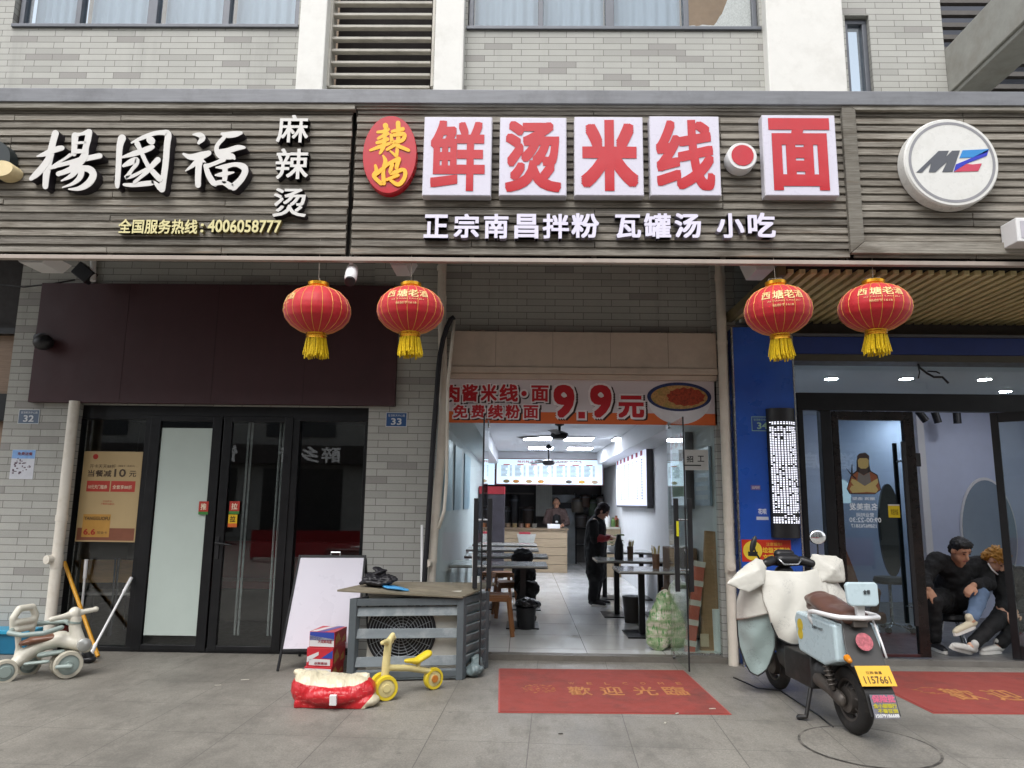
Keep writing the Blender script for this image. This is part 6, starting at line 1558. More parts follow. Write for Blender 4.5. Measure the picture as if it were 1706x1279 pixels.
# white post with yellow band, grey bag between guard and door
wp = G(790, 1112); o = thing('white_post', 'slim white post with yellow band between the guard and the glass door', 'post', wp)
zt_ = P(781, 920, wp.y).z; q = MB(); q.box(wp.x - .045, wp.x + .035, wp.y - .02, wp.y + .04, 0, P(785, 960, wp.y).z); q.cyl((wp.x - .02, wp.y, P(785, 960, wp.y).z), (wp.x - .03, wp.y, zt_), .016); q.build('body', m_white, o, bevel=.005)
q = MB(); q.box(wp.x - .047, wp.x + .037, wp.y - .022, wp.y + .042, P(785, 1034, wp.y).z, P(785, 1014, wp.y).z); q.build('yellow_band', M('band_yellow', '#c98a2a', .5), o)
gbp = G(790, 1128); q = MB(); q.ball(gbp + Vector((0, .02, .06)), (.08, .09, .06)); q.ball(gbp + Vector((.02, .06, .1)), (.06, .06, .09)); q = fuse(q, .01, 2, .02, .05)
tag(q.build('grey_bag', M('grey_plastic_bag', '#6c7a7c', .35), smooth=True), 'small grey plastic bag by the corner of the slatted guard', 'bag')
# --- A-frame board
b0, b1 = G(461, 1118), G(592, 1116)
th_ = thing('a_frame_board', 'blank white A-frame pavement board in black frame before the dark shop', 'sign board', (b0 + b1) / 2)
ztb = P(487, 925, b0.y + .3).z; lean = .32
def apt(s, t): # s across 0..1, t up 0..1
    p = b0.lerp(b1, s); return p + Vector(((s - .5) * -.06 * t + .02 * t, lean * t, ztb * t))
def slab(q, s0, s1, t0, t1, d0, d1):
    n_ = Vector((0, -ztb, lean)).normalized()
    c = [apt(s0, t0), apt(s1, t0), apt(s1, t1), apt(s0, t1)]
    return q.add([p + n_ * d0 for p in c] + [p + n_ * d1 for p in c], [(3, 2, 1, 0), (4, 5, 6, 7), (0, 1, 5, 4), (1, 2, 6, 5), (2, 3, 7, 6), (3, 0, 4, 7)])
q = MB(); slab(q, .0, .03, 0, 1, 0, .022); slab(q, .97, 1, 0, 1, 0, .022); slab(q, .03, .97, .975, 1, 0, .02); slab(q, .03, .97, .155, .18, 0, .02); q.build('frame', m_black, th_, bevel=.003)
q = MB(); slab(q, .03, .97, .18, .975, .004, .015); q.build('board', M('whiteboard', '#d5d2dc', .3, var=.02, scale=1.2), th_)
q = MB(); 
for s in (.0, .97): 
    a_, c_ = b0.lerp(b1, s + .015) + Vector((0, lean * 2 + .02, 0)), apt(s + .015, .97) + Vector((0, .02, 0)); q.bar(a_, c_, .022, .022, (1, 0, 0))
q.build('rear_leg', m_black, th_)
q = MB(); p = apt(.47, 1.0); q.tube([p, p + Vector((0, 0, .03)), p + Vector((.09, 0, .03)), p + Vector((.09, 0, 0))], .009, 8); q.build('handle', m_chrome, th_)
# --- stacked cartons
m_cart_r, m_cart_b, m_cart_w = M('carton_red', '#b3242f', .45, var=.06), M('carton_blue', '#2b3f91', .45, var=.06), M('carton_white', '#c9c6c6', .45, var=.04)
cb0 = G(506, 1130); ang_c = radians(-7)
def carton(label, x0, y_px, y_py, Yc_, w, d, h, z0, variant):
    o = thing('drink_carton', label, 'carton', (x0, Yc_, z0), ang_c, group='red, white and blue drink cartons in one stack')
    Mx = Matrix.Translation((x0, Yc_, z0)) @ Matrix.Rotation(ang_c, 4, 'Z')
    q = MB(); q.T = Mx; q.box(0, w, 0, d, .0015, h); q.build('carton', m_cart_r, o, bevel=.003)
    def face(poly, mat, name): 
        q = MB(); q.prism(poly, (0, -.0006, 0), UX, UZ, .001); q.xf(Mx); q.build(name, mat, o)
    if variant == 0:
        face([(.004, h * .45), (w - .004, h * .45), (w - .004, h - .004), (.004, h - .004)], m_cart_b, 'blue_flash'); face([(.004, .01), (w - .004, .01), (w - .004, h * .55), (.004, h * .75)], m_cart_w, 'white_label')
    elif variant == 1:
        face([(.004, h * .2), (w * .45, h * .62), (w * .45, h * .8), (.004, h * .5)], m_cart_w, 'white_flash'); face([(w * .55, h * .45), (w - .004, h * .9), (w - .004, h * .45)], m_cart_b, 'blue_flash'); face([(w * .1, .01), (w * .9, .01), (w * .9, h * .4), (w * .1, h * .4)], m_cart_w, 'white_label')
    else: face([(.004, .01), (w - .004, .01), (w - .004, h * .85), (.004, h * .85)], m_cart_w, 'white_label')
    q = MB()
    if variant == 0: q.text('大成鲜鸡蛋', (w * .35, -.0022, h * .28), UX, UZ, w * .55, h * .22, 0, .02, 2)
    else: q.text('冰鲜果味', (w * .3, -.0022, h * .1), UX, UZ, w * .5, h * .16, 0, .02, 2)
    q.xf(Mx); q.build('lettering', M('carton_ink', '#8a2030', .5), o)
    q = MB(); q.prism([(d * .1, .02), (d * .5, h * .4), (d * .3, h * .9), (d * .1, h * .6)], (w + .0003, 0, 0), (0, 1, 0), UZ, .001); q.prism([(d * .6, .02), (d * .9, .03), (d * .85, h * .6), (d * .65, h * .4)], (w + .0003, 0, 0), (0, 1, 0), UZ, .001); q.xf(Mx); q.build('side_print', M('carton_gold', '#b98d4a', .5, var=.4, scale=40), o)
    if variant == 0:
        q = MB(); q.prism([(w * .05, 0), (w * .3, 0), (w * .6, d), (w * .35, d)], (0, 0, h + .0003), UX, (0, 1, 0), .001); q.xf(Mx); q.build('top_stripe', m_cart_w, o)
        q = MB(); q.prism([(w * .36, 0), (w * .6, 0), (w * .9, d), (w * .66, d)], (0, 0, h + .0003), UX, (0, 1, 0), .001); q.xf(Mx); q.build('top_stripe', m_cart_b, o)
Yk = cb0.y; xk = cb0.x
z1_, z2_, z3_ = P(520, 1110, Yk).z, P(520, 1079, Yk).z, P(520, 1052, Yk).z
carton('bottom carton of the red, white and blue stack beside the guard', xk, 0, 0, Yk, .25, .3, z1_, .0, 2)
carton('middle carton of the red, white and blue stack beside the guard', xk + .012, 0, 0, Yk + .01, .245, .3, z2_ - z1_, z1_, 1)
carton('topmost carton of the red, white and blue stack beside the guard', xk + .025, 0, 0, Yk + .02, .235, .3, z3_ - z2_, z2_, 0)
# --- sack
sp_ = G(545, 1184); sk = thing('rice_sack', 'slumped red and cream printed plastic sack on the pavement before the cartons', 'sack', sp_ + Vector((0, .15, 0)))
c = sp_ + Vector((0, .17, 0))
q = MB(); q.ball(c + Vector((0, 0, .09)), (.31, .19, .10)); q.ball(c + Vector((-.19, .0, .12)), (.14, .15, .13), 16, Matrix.Rotation(.3, 3, 'Y')); q.ball(c + Vector((.17, .02, .11)), (.16, .15, .11)); q.ball(c + Vector((.27, -.02, .045)), (.09, .1, .045)); q.ball(c + Vector((-.01, .01, .145)), (.27, .15, .085)); q.capsule(c + Vector((-.30, .0, .235)), .022, c + Vector((-.08, .05, .19)), .05); q.capsule(c + Vector((-.08, .06, .17)), .05, c + Vector((.12, .06, .17)), .05); q.capsule(c + Vector((.10, .06, .18)), .04, c + Vector((.25, .04, .215)), .02); q.box(c.x - .27, c.x + .28, c.y - .12, c.y + .12, .0, .05)
q = fuse(q, .009, 10, .008, .10); q.v = [Vector((p.x, p.y, max(p.z, .002))) for p in q.v]
m, n, l, b = nodes('printed_sack'); vv = n.new('ShaderNodeTexCoord').outputs['Object']; se = n.new('ShaderNodeSeparateXYZ'); l.new(vv, se.inputs[0])
hgt = math_(n, l, 'ADD', se.outputs[2], math_(n, l, 'MULTIPLY', math_(n, l, 'SUBTRACT', nz(n, l, vv, 5, 2), .5), .05)); hgt = math_(n, l, 'ADD', hgt, math_(n, l, 'MULTIPLY', math_(n, l, 'MULTIPLY', se.outputs[0], se.outputs[0]), -.5))
m1 = rng(n, l, hgt, .152, .156, 0, 1)
txt = nz(n, l, vv, 22, 3, .7, (1, 1, 4)); col = mix(n, l, rng(n, l, txt, .6, .64, 0, .55), lin('#b81e26'), lin('#cf8078'))
col = mix(n, l, m1, col, lin('#c9c0a6')); col = mix(n, l, rng(n, l, math_(n, l, 'ADD', se.outputs[0], math_(n, l, 'MULTIPLY', se.outputs[2], -.9)), .235, .24, 0, 1), col, lin('#c9c0a6'))
l.new(col, b.inputs['Base Color']); b.inputs['Roughness'].default_value = .32; bump(n, l, b, nz(n, l, vv, 9, 3, .55, (2.2, 1, .8)), .7, .03)
q.build('sack', m, sk, smooth=True)
q = MB(); lp = P(557, 1155, c.y - .175); q.obox((lp.x, c.y - .2, .085), (.05, .03, .07), Matrix.Rotation(radians(8), 3, 'X')); q.build('label', m_white, sk)
# --- little yellow trike
fw, rw = G(642, 1167), G(728, 1151)
m_ty, m_tc = M('toy_yellow', '#d8bf2e', .35, var=.04), M('toy_cream', '#cdbf86', .4, var=.05)
tk = thing('toy_trike', 'small cream and yellow toddler balance trike before the slatted guard', 'toy trike', (fw + rw) / 2)
Wd = (rw - fw).normalized(); Sd = Vector((Wd.y, -Wd.x, 0))   # Sd towards the camera
def wheel(par, c, r, w, axis, m_tyre, m_rim, hub=.35):
    q = MB(); q.lathe([(r * .72, -w / 2), (r * .95, -w / 2), (r, -w / 4), (r, w / 4), (r * .95, w / 2), (r * .72, w / 2)], c, axis, 32, cap=False); q.add([], []); o = q.build('wheel', m_tyre, par, smooth=35)
    q = MB(); q.lathe([(r * .73, -w * .32), (r * .73, w * .32), (r * hub, w * .40), (r * hub * .9, w * .52), (.001, w * .52)], c, axis, 28); q.lathe([(.001, -w * .5), (r * hub * .9, -w * .5), (r * hub, -w * .4), (r * .73, -w * .325)], c, axis, 28, cap=False); q.build('rim', m_rim, o, smooth=35)
    return o
rf = .095
ax = (Sd + Wd * -.25).normalized()
fcx = fw + Vector((0, 0, rf)) - Sd * .0
wheel(tk, fcx, rf, .055, ax, m_ty, m_tc); wheel(tk, fcx - ax * .12, rf, .055, ax, m_ty, m_tc)
rcx = rw + Vector((0, 0, .09)) - Sd * .06
wheel(tk, rcx, .088, .05, Sd, m_ty, m_tc)
mid = fcx - ax * .06
hd = mid + Vector((.02, .02, .33))
q = MB(); q.chain([(mid, .03), (mid.lerp(hd, .5), .034), (hd, .03)]); q.chain([(mid + Vector((.01, 0, .14)), .026), (mid.lerp(rcx, .5) + Vector((0, 0, .11)), .028), (rcx + Vector((0, 0, .05)), .024), (rcx, .02)]); q.capsule(mid - ax * .05, .02, mid + ax * .05, .02); q = fuse(q, .007, 4); q.build('frame', m_tc, tk, smooth=True)
q = MB(); q.chain([(hd + Vector((.02, .06, .0)), .018), (hd, .028), (hd + Vector((-.02, -.05, .01)), .02)]); q.capsule(hd + Vector((.0, .01, .0)), .03, hd + Vector((.03, .02, .055)), .022); q.capsule(hd + Vector((.03, .1, .02)), .018, hd + Vector((-.03, -.1, .015)), .018); q = fuse(q, .006, 3); q.build('handlebar', m_tc, tk, smooth=True)
st_ = mid.lerp(rcx, .68) + Vector((0, 0, .17))
q = MB(); q.chain([(st_ - Wd * .11, .03), (st_ - Wd * .02 + Vector((0, 0, -.01)), .045), (st_ + Wd * .08 + Vector((0, 0, .03)), .05)], 14, .6, (0, 0, 1)); q = fuse(q, .008, 4); q.build('seat', m_ty, tk, smooth=True)
q = MB(); q.cyl(st_ + Vector((0, 0, -.02)), mid.lerp(rcx, .66) + Vector((0, 0, .08)), .02); q.build('seat_post', m_tc, tk)
q = MB(); q.lathe([(.03, -.03), (.03, .03)], rcx, Sd, 16); q.build('hub_cap', M('toy_orange', '#b9702a', .4), tk)
# --- ride-on toy car at the left
m_rw, m_rg, m_rb = M('toy_white', '#cfcbbd', .35, var=.04), M('toy_sage', '#8d9a95', .4, var=.05), M('toy_brown_seat', '#6e4a38', .4, var=.08)
rp, fp = G(5, 1136), G(111, 1130)
rd = thing('ride_on_toy', 'white and sage ride-on toddler car with brown seat at the left edge', 'ride-on toy', (rp + fp) / 2)
d_ = (fp - rp); Ln = d_.length; d_.normalize(); s_ = Vector((d_.y, -d_.x, 0)); 
L_ = lambda x, y, z: rp + d_ * (x * .88) + s_ * (y * .92) + Vector((0, 0, z * .83))      # x forward, y towards the camera, z up
axw = (s_ + d_ * .45).normalized()
m_tyre = M('toy_tyre', '#bdb8a8', .5, var=.06, dirt='#6a6252', dirt_amt=.4, dscale=12)
f0 = fp + Vector((0, 0, .115)); wheel(rd, f0, .115, .06, axw, m_tyre, m_rg, .3); wheel(rd, f0 - axw * .13, .115, .06, axw, m_tyre, m_rg, .3); wheel(rd, L_(0, 0, .1), .1, .06, axw, m_tyre, m_rg, .5); wheel(rd, L_(.12, -.3, .1), .1, .06, axw, m_tyre, m_rg, .5)
q = MB(); q.chain([(L_(.02, -.06, .12), .05), (L_(.12, -.13, .22), .07), (L_(.26, -.14, .33), .075), (L_(.42, -.12, .38), .08), (L_(.58, -.08, .34), .075), (L_(.66, -.06, .30), .06)], 14, .85)
q.chain([(L_(.58, -.08, .36), .065), (L_(.55, -.08, .48), .05), (L_(.53, -.08, .6), .05)]); q.chain([(L_(.05, -.14, .16), .03), (L_(.06, -.14, .3), .025), (L_(.03, -.14, .5), .025)]); q = fuse(q, .01, 5); q.build('body', m_rw, rd, smooth=True)
q = MB(); q.chain([(L_(.12, -.10, .36), .05), (L_(.22, -.12, .385), .08), (L_(.36, -.12, .40), .07), (L_(.46, -.11, .42), .04)], 14, .5, (0, 0, 1)); q = fuse(q, .009, 4); q.build('seat', m_rb, rd, smooth=True)
q = MB(); pr_ = [(-.09, 0), (-.11, .2), (-.09, .27), (-.03, .3), (.03, .3), (.09, .27), (.11, .2), (.09, 0)]
o_ = L_(.08, -.15, .46)
q.chain([(o_ + s_ * .085 + d_ * -.02, .022), (o_ + s_ * .1 + d_ * -.01 + UZ * .13, .03), (o_ + s_ * .06 + UZ * .205, .03), (o_ - s_ * .06 + UZ * .205, .03), (o_ - s_ * .1 + UZ * .13, .03), (o_ - s_ * .085, .022)], 10); q.chain([(o_ + s_ * .07 + UZ * .03, .03), (o_ - s_ * .07 + UZ * .03, .03)]); q.chain([(o_ + s_ * .07 + UZ * .09, .03), (o_ - s_ * .07 + UZ * .09, .03)]); q.xf(Matrix.Translation(o_) @ Matrix.Rotation(radians(-38), 4, 'Z') @ Matrix.Translation(-o_)); q = fuse(q, .009, 4); q.build('backrest', m_rw, rd, smooth=True)
q = MB(); ring = [L_(.02, .02, .48), L_(.0, -.12, .5), L_(.06, -.28, .5), L_(.25, -.32, .52), L_(.42, -.28, .53), L_(.5, -.2, .5)]
q.chain([(p, .022) for p in ring], 10, 1.0); q.chain([(p, .022) for p in (L_(.0, -.12, .5), L_(.02, .06, .49), L_(.14, .1, .47), L_(.32, .09, .48), L_(.45, .02, .52))]); q = fuse(q, .008, 4); q.build('guard_ring', m_rg, rd, smooth=True)
hc = L_(.53, -.08, .64); q = MB(); q.chain([(hc - UZ * .05, .045), (hc + UZ * .01, .05)]); q.chain([(hc, .035), (hc + d_ * .08 + s_ * -.04 + UZ * .012, .024), (hc + d_ * .145 - s_ * .07 + UZ * .022, .022)]); q.chain([(hc, .035), (hc - d_ * .08 + s_ * .07 - UZ * .015, .024), (hc - d_ * .15 + s_ * .12 - UZ * .025, .022)]); q.ball(hc + d_ * .15 - s_ * .075 + UZ * .023, .027); q = fuse(q, .008, 3); q.build('handlebar', m_rw, rd, smooth=True)
q = MB(); q.cyl(L_(.535, -.08, .545), L_(.538, -.08, .565), .056); q.build('collar', m_rg, rd)
hp = L_(.66, .0, .33); q = MB(); q.lathe([(.055, -.02), (.058, .01), (.045, .022), (.001, .026)], hp, (d_ * .55 + s_).normalized(), 28); q.build('headlight', M('toy_lamp', '#a9aaa6', .15, .3), rd, smooth=40)
q = MB(); q.chain([(L_(.2, .06, .18), .03), (L_(.36, .06, .19), .03)], 12, .5, (0, 0, 1)); q.chain([(L_(.3, -.05, .24), .05), (L_(.45, -.04, .26), .04)], 12, .5, (0, 0, 1)); q = fuse(q, .008, 3); q.build('footrest', m_rg, rd, smooth=True)
q = MB(); q.capsule(f0 + axw * .03, .018, f0 + axw * .1 - d_ * .03, .014); q.capsule(f0 + axw * .1 - d_ * .1, .018, f0 + axw * .1 + d_ * .0, .018); q.build('pedal', m_rg, rd, smooth=True)
# --- tubs, mops and brooms by the left pillar
q = MB(); t0 = G(10, 1095) + Vector((-.1, .25, 0)); o = thing('blue_tub', 'blue plastic crate cut off at the left edge behind the ride-on toy', 'crate', t0)
h_ = P(10, 1046, t0.y).z; q.add([(t0.x - .35, t0.y - .14, .0), (t0.x + .2, t0.y - .14, 0), (t0.x + .2, t0.y + .2, 0), (t0.x - .35, t0.y + .2, 0), (t0.x - .38, t0.y - .18, h_), (t0.x + .24, t0.y - .18, h_), (t0.x + .24, t0.y + .24, h_), (t0.x - .38, t0.y + .24, h_)], [(3, 2, 1, 0), (0, 1, 5, 4), (1, 2, 6, 5), (2, 3, 7, 6), (3, 0, 4, 7), (4, 5, 6, 7)]); q.build('crate', M('tub_blue', '#1f6f92', .4, var=.1), o, bevel=.015)
q = MB(); q.box(t0.x - .4, t0.x + .26, t0.y - .2, t0.y + .26, h_ - .03, h_ + .012); q.build('rim', M('tub_cyan', '#2a90b4', .35), o, bevel=.008)
t1 = G(58, 1090) + Vector((0, .3, 0)); lathe_thing('red_bucket', 'red bucket behind the ride-on toy by the left pillar', 'bucket', (t1.x, t1.y, 0), [(.12, 0), (.15, P(58, 1040, t1.y).z), (.14, P(58, 1040, t1.y).z)], M('bucket_red', '#7e2a26', .4), 'bucket', n=28)
def pole(name, label, cat, pa, pb, r, mat, parts=()):
    o = thing(name, label, cat, pb); q = MB(); q.cyl(pa, pb, r, n=12); q.build('pole', mat, o, smooth=40)
    for nm, fill, mt in parts:
        q = MB(); fill(q); q.build(nm, mt, o, smooth=40)
    return o
ya, yb = P(107, 936, W - .09), G(163, 1097); pole('broom_pole', 'yellow pole leaning against the left window frame', 'pole', ya, yb + Vector((0, 0, .02)), .019, M('pole_yellow', '#c98f1c', .45, var=.1))
wa, wb = P(219, 962, W - .08), G(147, 1104) + Vector((0, 0, .05))
pole('mop', 'white mop with black head crossing in front of the yellow pole', 'mop', wa, wb, .012, m_white, [('head', lambda q: (q.capsule(wb + Vector((-.02, -.02, .04)), .04, wb + Vector((.0, .0, -.01)), .05), q.ball(wb + Vector((0, 0, -.015)), (.07, .06, .033))), m_blackplastic), ('socket', lambda q: q.cyl(wb, wb + (wa - wb) * .16, .026, .016), m_white), ('grip', lambda q: q.cyl(wa, wa + (wb - wa) * .2, .017), m_white)])
wa2, wb2 = P(144, 932, W - .08), G(118, 1085) + Vector((0, .12, .05))
pole('mop', 'upright white mop handle behind the ride-on toy', 'mop', wa2, wb2, .012, m_white, [('grip', lambda q: q.cyl(wa2, wa2 + (wb2 - wa2) * .22, .018), m_white), ('head', lambda q: q.ball(wb2, (.08, .07, .05)), M('mop_grey', '#5a5854', .9))])
# --- door mats
def mat_thing(name, label, c):
    o = thing(name, label, 'door mat', (c[0] + c[2]) / 2); th = .009
    ctr = sum(c, Vector()) / 4
    def quad(k, z0, z1): 
        cc = [ctr + (p - ctr) * k for p in c]; q = MB(); q.add([p + UZ * z0 for p in cc] + [p + UZ * z1 for p in cc], [(0, 3, 2, 1)[::-1] if False else (3, 2, 1, 0), (4, 5, 6, 7), (0, 1, 5, 4), (1, 2, 6, 5), (2, 3, 7, 6), (3, 0, 4, 7)]); return q
    quad(1, .001, th - .004).build('edge', m_matrim, o); quad(.985, .001, th).build('mat', m_mat, o); return o, th
c1 = [G(830, 1187.5), G(1219, 1191), G(1160, 1116), G(834.5, 1114.5)]
# make it a true rectangle on the ground
um = (c1[1] - c1[0]).normalized(); vm = Vector((-um.y, um.x, 0)); wm, hm = (c1[1] - c1[0]).length, (c1[3] - c1[0]).dot(vm)
c1r = [c1[0], c1[0] + um * wm, c1[0] + um * wm + vm * hm, c1[0] + vm * hm]
o, th = mat_thing('door_mat', 'red door mat with faded gold 歡迎光臨 before the noodle shop', c1r)
q = MB()
def mt_text(s, x0, y0, x1, y1, bo):
    a_, b_ = G(x0, y1), G(x1, y1); t_ = G((x0 + x1) / 2, y0); w_ = (b_ - a_).length; h_ = (t_ - a_).dot(vm)
    q.text(s, a_ + UZ * (th + .0006), um, vm, w_, h_, .0008, bo, 2)
for s, x0, x1 in (('歡', 949, 988), ('迎', 1004, 1042), ('光', 1060, 1099), ('臨', 1112, 1151)): mt_text(s, x0, 1146, x1, 1160, .012)
for i, s in enumerate('WELCOME'): mt_text(s, 948 + i * 30, 1138.5, 957 + i * 30, 1142, .0)
q.build('lettering', m_matgold, o)
q = MB(); random.seed(9)
for k in range(60):
    a_ = random.uniform(0, 6.28); r_ = random.choice((1, 1, .6, random.random())); p = G(898, 1149) + um * (.13 * r_ * cos(a_)) + vm * (.13 * r_ * sin(a_)); p2 = p + um * random.uniform(-.03, .03) + vm * random.uniform(-.025, .025); q.bar(p + UZ * (th + .001), p2 + UZ * (th + .001), .006, .001)
q.build('emblem', m_matgold, o)
c2 = [G(1555, 1189), G(1475, 1119)]; v2 = (c2[1] - c2[0]); u2 = Vector((v2.y, -v2.x, 0)).normalized()
hh2 = v2.dot(vm); 
c2r = [c2[0], c2[0] + um * 1.9, c2[0] + um * 1.9 + vm * hh2, c2[0] + vm * hh2]
o, th = mat_thing('door_mat', 'red door mat with faded gold print before the hair salon at the right', c2r)
q = MB(); mt_text('歡', 1600, 1150, 1650, 1168, .012); mt_text('迎', 1672, 1151, 1720, 1169, .012); q.build('lettering', m_matgold, o)
q = MB(); random.seed(19)
for k in range(40):
    a_ = random.uniform(0, 6.28); p = G(1555, 1152) + um * (.13 * cos(a_)) + vm * (.1 * sin(a_)); p2 = p + um * random.uniform(-.05, .05) + vm * random.uniform(-.02, .02); q.bar(p + UZ * (th + .001), p2 + UZ * (th + .001), .006, .001)
q.build('emblem', m_matgold, o)
q = MB(); q.tube([G(1222, 1128, .01), G(1262, 1146, .008), G(1300, 1150, .007), G(1330, 1170, .007), G(1362, 1190, .007), G(1388, 1211, .007)], .006, 6)
tag(q.build('ground_cable', m_blackplastic, smooth=True), 'thin black cable lying on the paving from the blue pillar to under the scooter', 'cable')
# --- manhole cover
mc_ = G(1446, 1243); mr = 103 * mc_.y / FPX
o = thing('manhole_cover', 'round granite filled manhole cover with worn black rim under the scooter', 'manhole cover', mc_)
q = MB(); n = 64
def ringq(r0, r1, z): q.add([(mc_.x + r * cos(2 * pi * j / n), mc_.y + r * sin(2 * pi * j / n), z) for r in (r0, r1) for j in range(n)], [(j, j + 1 if j + 1 < n else 0, n + (j + 1) % n, n + j) for j in range(n)])
ringq(mr * .945, mr * .985, .0042); q.build('rim', M('iron_rim', '#3a3733', .7, var=.5, scale=12, dirt='#8a857c', dirt_amt=1, dscale=3), o)
q = MB(); q.add([(mc_.x + mr * .945 * cos(2 * pi * j / n), mc_.y + mr * .945 * sin(2 * pi * j / n), .004) for j in range(n)], [tuple(range(n))]); q.build('cover', m_pave, o)
q = MB(); random.seed(33)
for k in range(14): p = G(random.uniform(830, 1230), random.uniform(1196, 1262)); q.ball(p + UZ * .004, (random.uniform(.004, .014), random.uniform(.004, .01), .004), 8)
q = None
for i, (x, y, w_, r_, lab) in enumerate(((1128, 1191, .035, .8, 'pale paper scrap on the front edge of the noodle shop mat'), (1187, 1183, .05, .1, 'pale scrap near the right corner of the noodle shop mat'), (1108, 1205, .04, 1.2, 'pale scrap on the paving before the mat'), (934, 1223, .03, .2, 'dark scrap on the paving before the mat'), (363, 1142, .05, .3, 'white paper scrap on the paving at the left'), (408, 1133, .07, .15, 'long pale scrap on the paving before the A-frame board'))):
    p = G(x, y); q = MB(); q.obox(p + UZ * (.012 if i < 2 else .004), (w_, .012, .004), Matrix.Rotation(r_, 3, 'Z')); tag(q.build('paper_scrap', M('scrap_%d' % i, '#35322e' if i == 3 else '#b7b2a6', .8)), lab, 'litter')
# ------------------------------------------------------------------ electric scooter
rp_, fp_ = G(1424, 1222), G(1283, 1140)
fwd = (fp_ - rp_); fwd.z = 0; fwd.normalize()
sc = thing('electric_scooter', 'pale blue electric scooter with brown seat and white windproof apron before the blue pillar', 'scooter', rp_, math.atan2(fwd.y, fwd.x))
lft = Vector((-fwd.y, fwd.x, 0))
S = Matrix.Translation(rp_) @ Matrix((fwd, lft, UZ)).transposed().to_4x4()
V = lambda x, y, z: Vector((x, y, z))
def sp_part(name, fill, mat, par=None, fz=None, smooth=False, bevel=0):
    q = MB(); fill(q)
    if fz: q = fuse(q, *fz)
    q.xf(S); return q.build(name, mat, par or sc, smooth=smooth, bevel=bevel)
m_sblue = M('scooter_blue', '#b4c6cc', .3, var=.015, coat=.3)
m_sdark = M('scooter_dark', '#3d3c3b', .5, var=.1)
m_sblack = M('scooter_black', '#1b1a1a', .45, var=.15, dirt='#4a453f', dirt_amt=.35, dscale=4)
m_rub = M('tyre_rubber', '#232120', .85, var=.15, dirt='#5d554b', dirt_amt=.5, dscale=6)
m_iron = M('dusty_iron', '#5b5652', .5, .5, var=.2, dirt='#847a6c', dirt_amt=.5)
def quilt(name, c):
    m, n, l, b = nodes(name); v = coords(n)
    r1 = math_(n, l, 'ABSOLUTE', math_(n, l, 'SUBTRACT', nz(n, l, v, 3.6, 2, .5, (1, 1, .7)), .5)); r2 = math_(n, l, 'ABSOLUTE', math_(n, l, 'SUBTRACT', nz(n, l, v, 9, 2, .5), .5))
    h = math_(n, l, 'ADD', rng(n, l, r1, 0, .12, 0, 1), math_(n, l, 'MULTIPLY', rng(n, l, r2, 0, .1, 0, 1), .35)); bump(n, l, b, h, .16, .012)
    pr_ = math_(n, l, 'MULTIPLY', rng(n, l, math_(n, l, 'ABSOLUTE', math_(n, l, 'SUBTRACT', nz(n, l, v, 34, 2), .5)), .0, .025, 1, 0), rng(n, l, nz(n, l, v, 4.2, 1), .58, .64, 0, .55))
    C_ = lin(c); col = mix(n, l, rng(n, l, nz(n, l, v, 7, 5), .4, .7, 0, .35), C_, tuple(x * .82 for x in C_)); col = mix(n, l, pr_, col, lin('#77777a'))
    l.new(col, b.inputs['Base Color']); b.inputs['Roughness'].default_value = .45; return m
m_apron = quilt('white_quilt', '#c6c4bb')
m_apron2 = quilt('pale_teal_lining', '#9fb2b0')
m_bind = M('dark_binding', '#2b2d2d', .6)
m_brown = M('brown_seat', '#5d4239', .4, var=.08, coat=.1)
WB = 1.22
def tyre(x, r, w=.075, hub=True):
    o = sp_part('wheel', lambda q: q.torus((x, 0, r), r - w / 2, w / 2, (0, 1, 0), 48, 12), m_rub, smooth=True)
    sp_part('rim', lambda q: (q.lathe([(r - w, -.03), (r - w * .85, -.035), (r - w * .85, .035), (r - w, .03), (r - w * 1.05, 0)], (x, 0, r), (0, 1, 0), 40, cap=False), q.lathe([(.085, -.05), (.09, 0), (.085, .05)], (x, 0, r), (0, 1, 0), 28)), m_iron, o, smooth=40)
    def spk(q):
        for k in range(16):
            a = k * pi / 8; b = a + .35 * (1 if k % 2 else -1)
            q.cyl((x + .08 * cos(a), .03 * (1 if k % 2 else -1), r + .08 * sin(a)), (x + (r - w) * cos(b), 0, r + (r - w) * sin(b)), .004, n=6)
    sp_part('spoke', spk, m_iron, o); return o
tyre(0, .225, .1); tyre(WB, .215, .09)
# tail: dark panel, mudguard, plate, advert
def slabp(q, pts, w, t):   # strip along pts (x,z) width w, thickness t
    vs = []
    for i, (x, z) in enumerate(pts):
        ww = w[i] if isinstance(w, (list, tuple)) else w
        vs += [(x, -ww / 2, z), (x, ww / 2, z), (x - t * .7, ww / 2, z - t * .7), (x - t * .7, -ww / 2, z - t * .7)]
    fs = [(0, 1, 2, 3)]
    for i in range(len(pts) - 1):
        a, b = i * 4, i * 4 + 4; fs += [(a + j, b + j, b + (j + 1) % 4, a + (j + 1) % 4) for j in range(4)]
    n = len(pts) * 4 - 4; fs.append((n + 3, n + 2, n + 1, n))
    q.add(vs, fs)
tailo = sp_part('tail_panel', lambda q: slabp(q, [(-.10, .78), (-.18, .60), (-.235, .49)], [.2, .25, .25], -.03), m_sdark, bevel=.006)
mud = sp_part('mudguard', lambda q: slabp(q, [(-.13, .58), (-.25, .47), (-.34, .36), (-.395, .23)], [.18, .2, .2, .2], .012), m_sblack, bevel=.004)
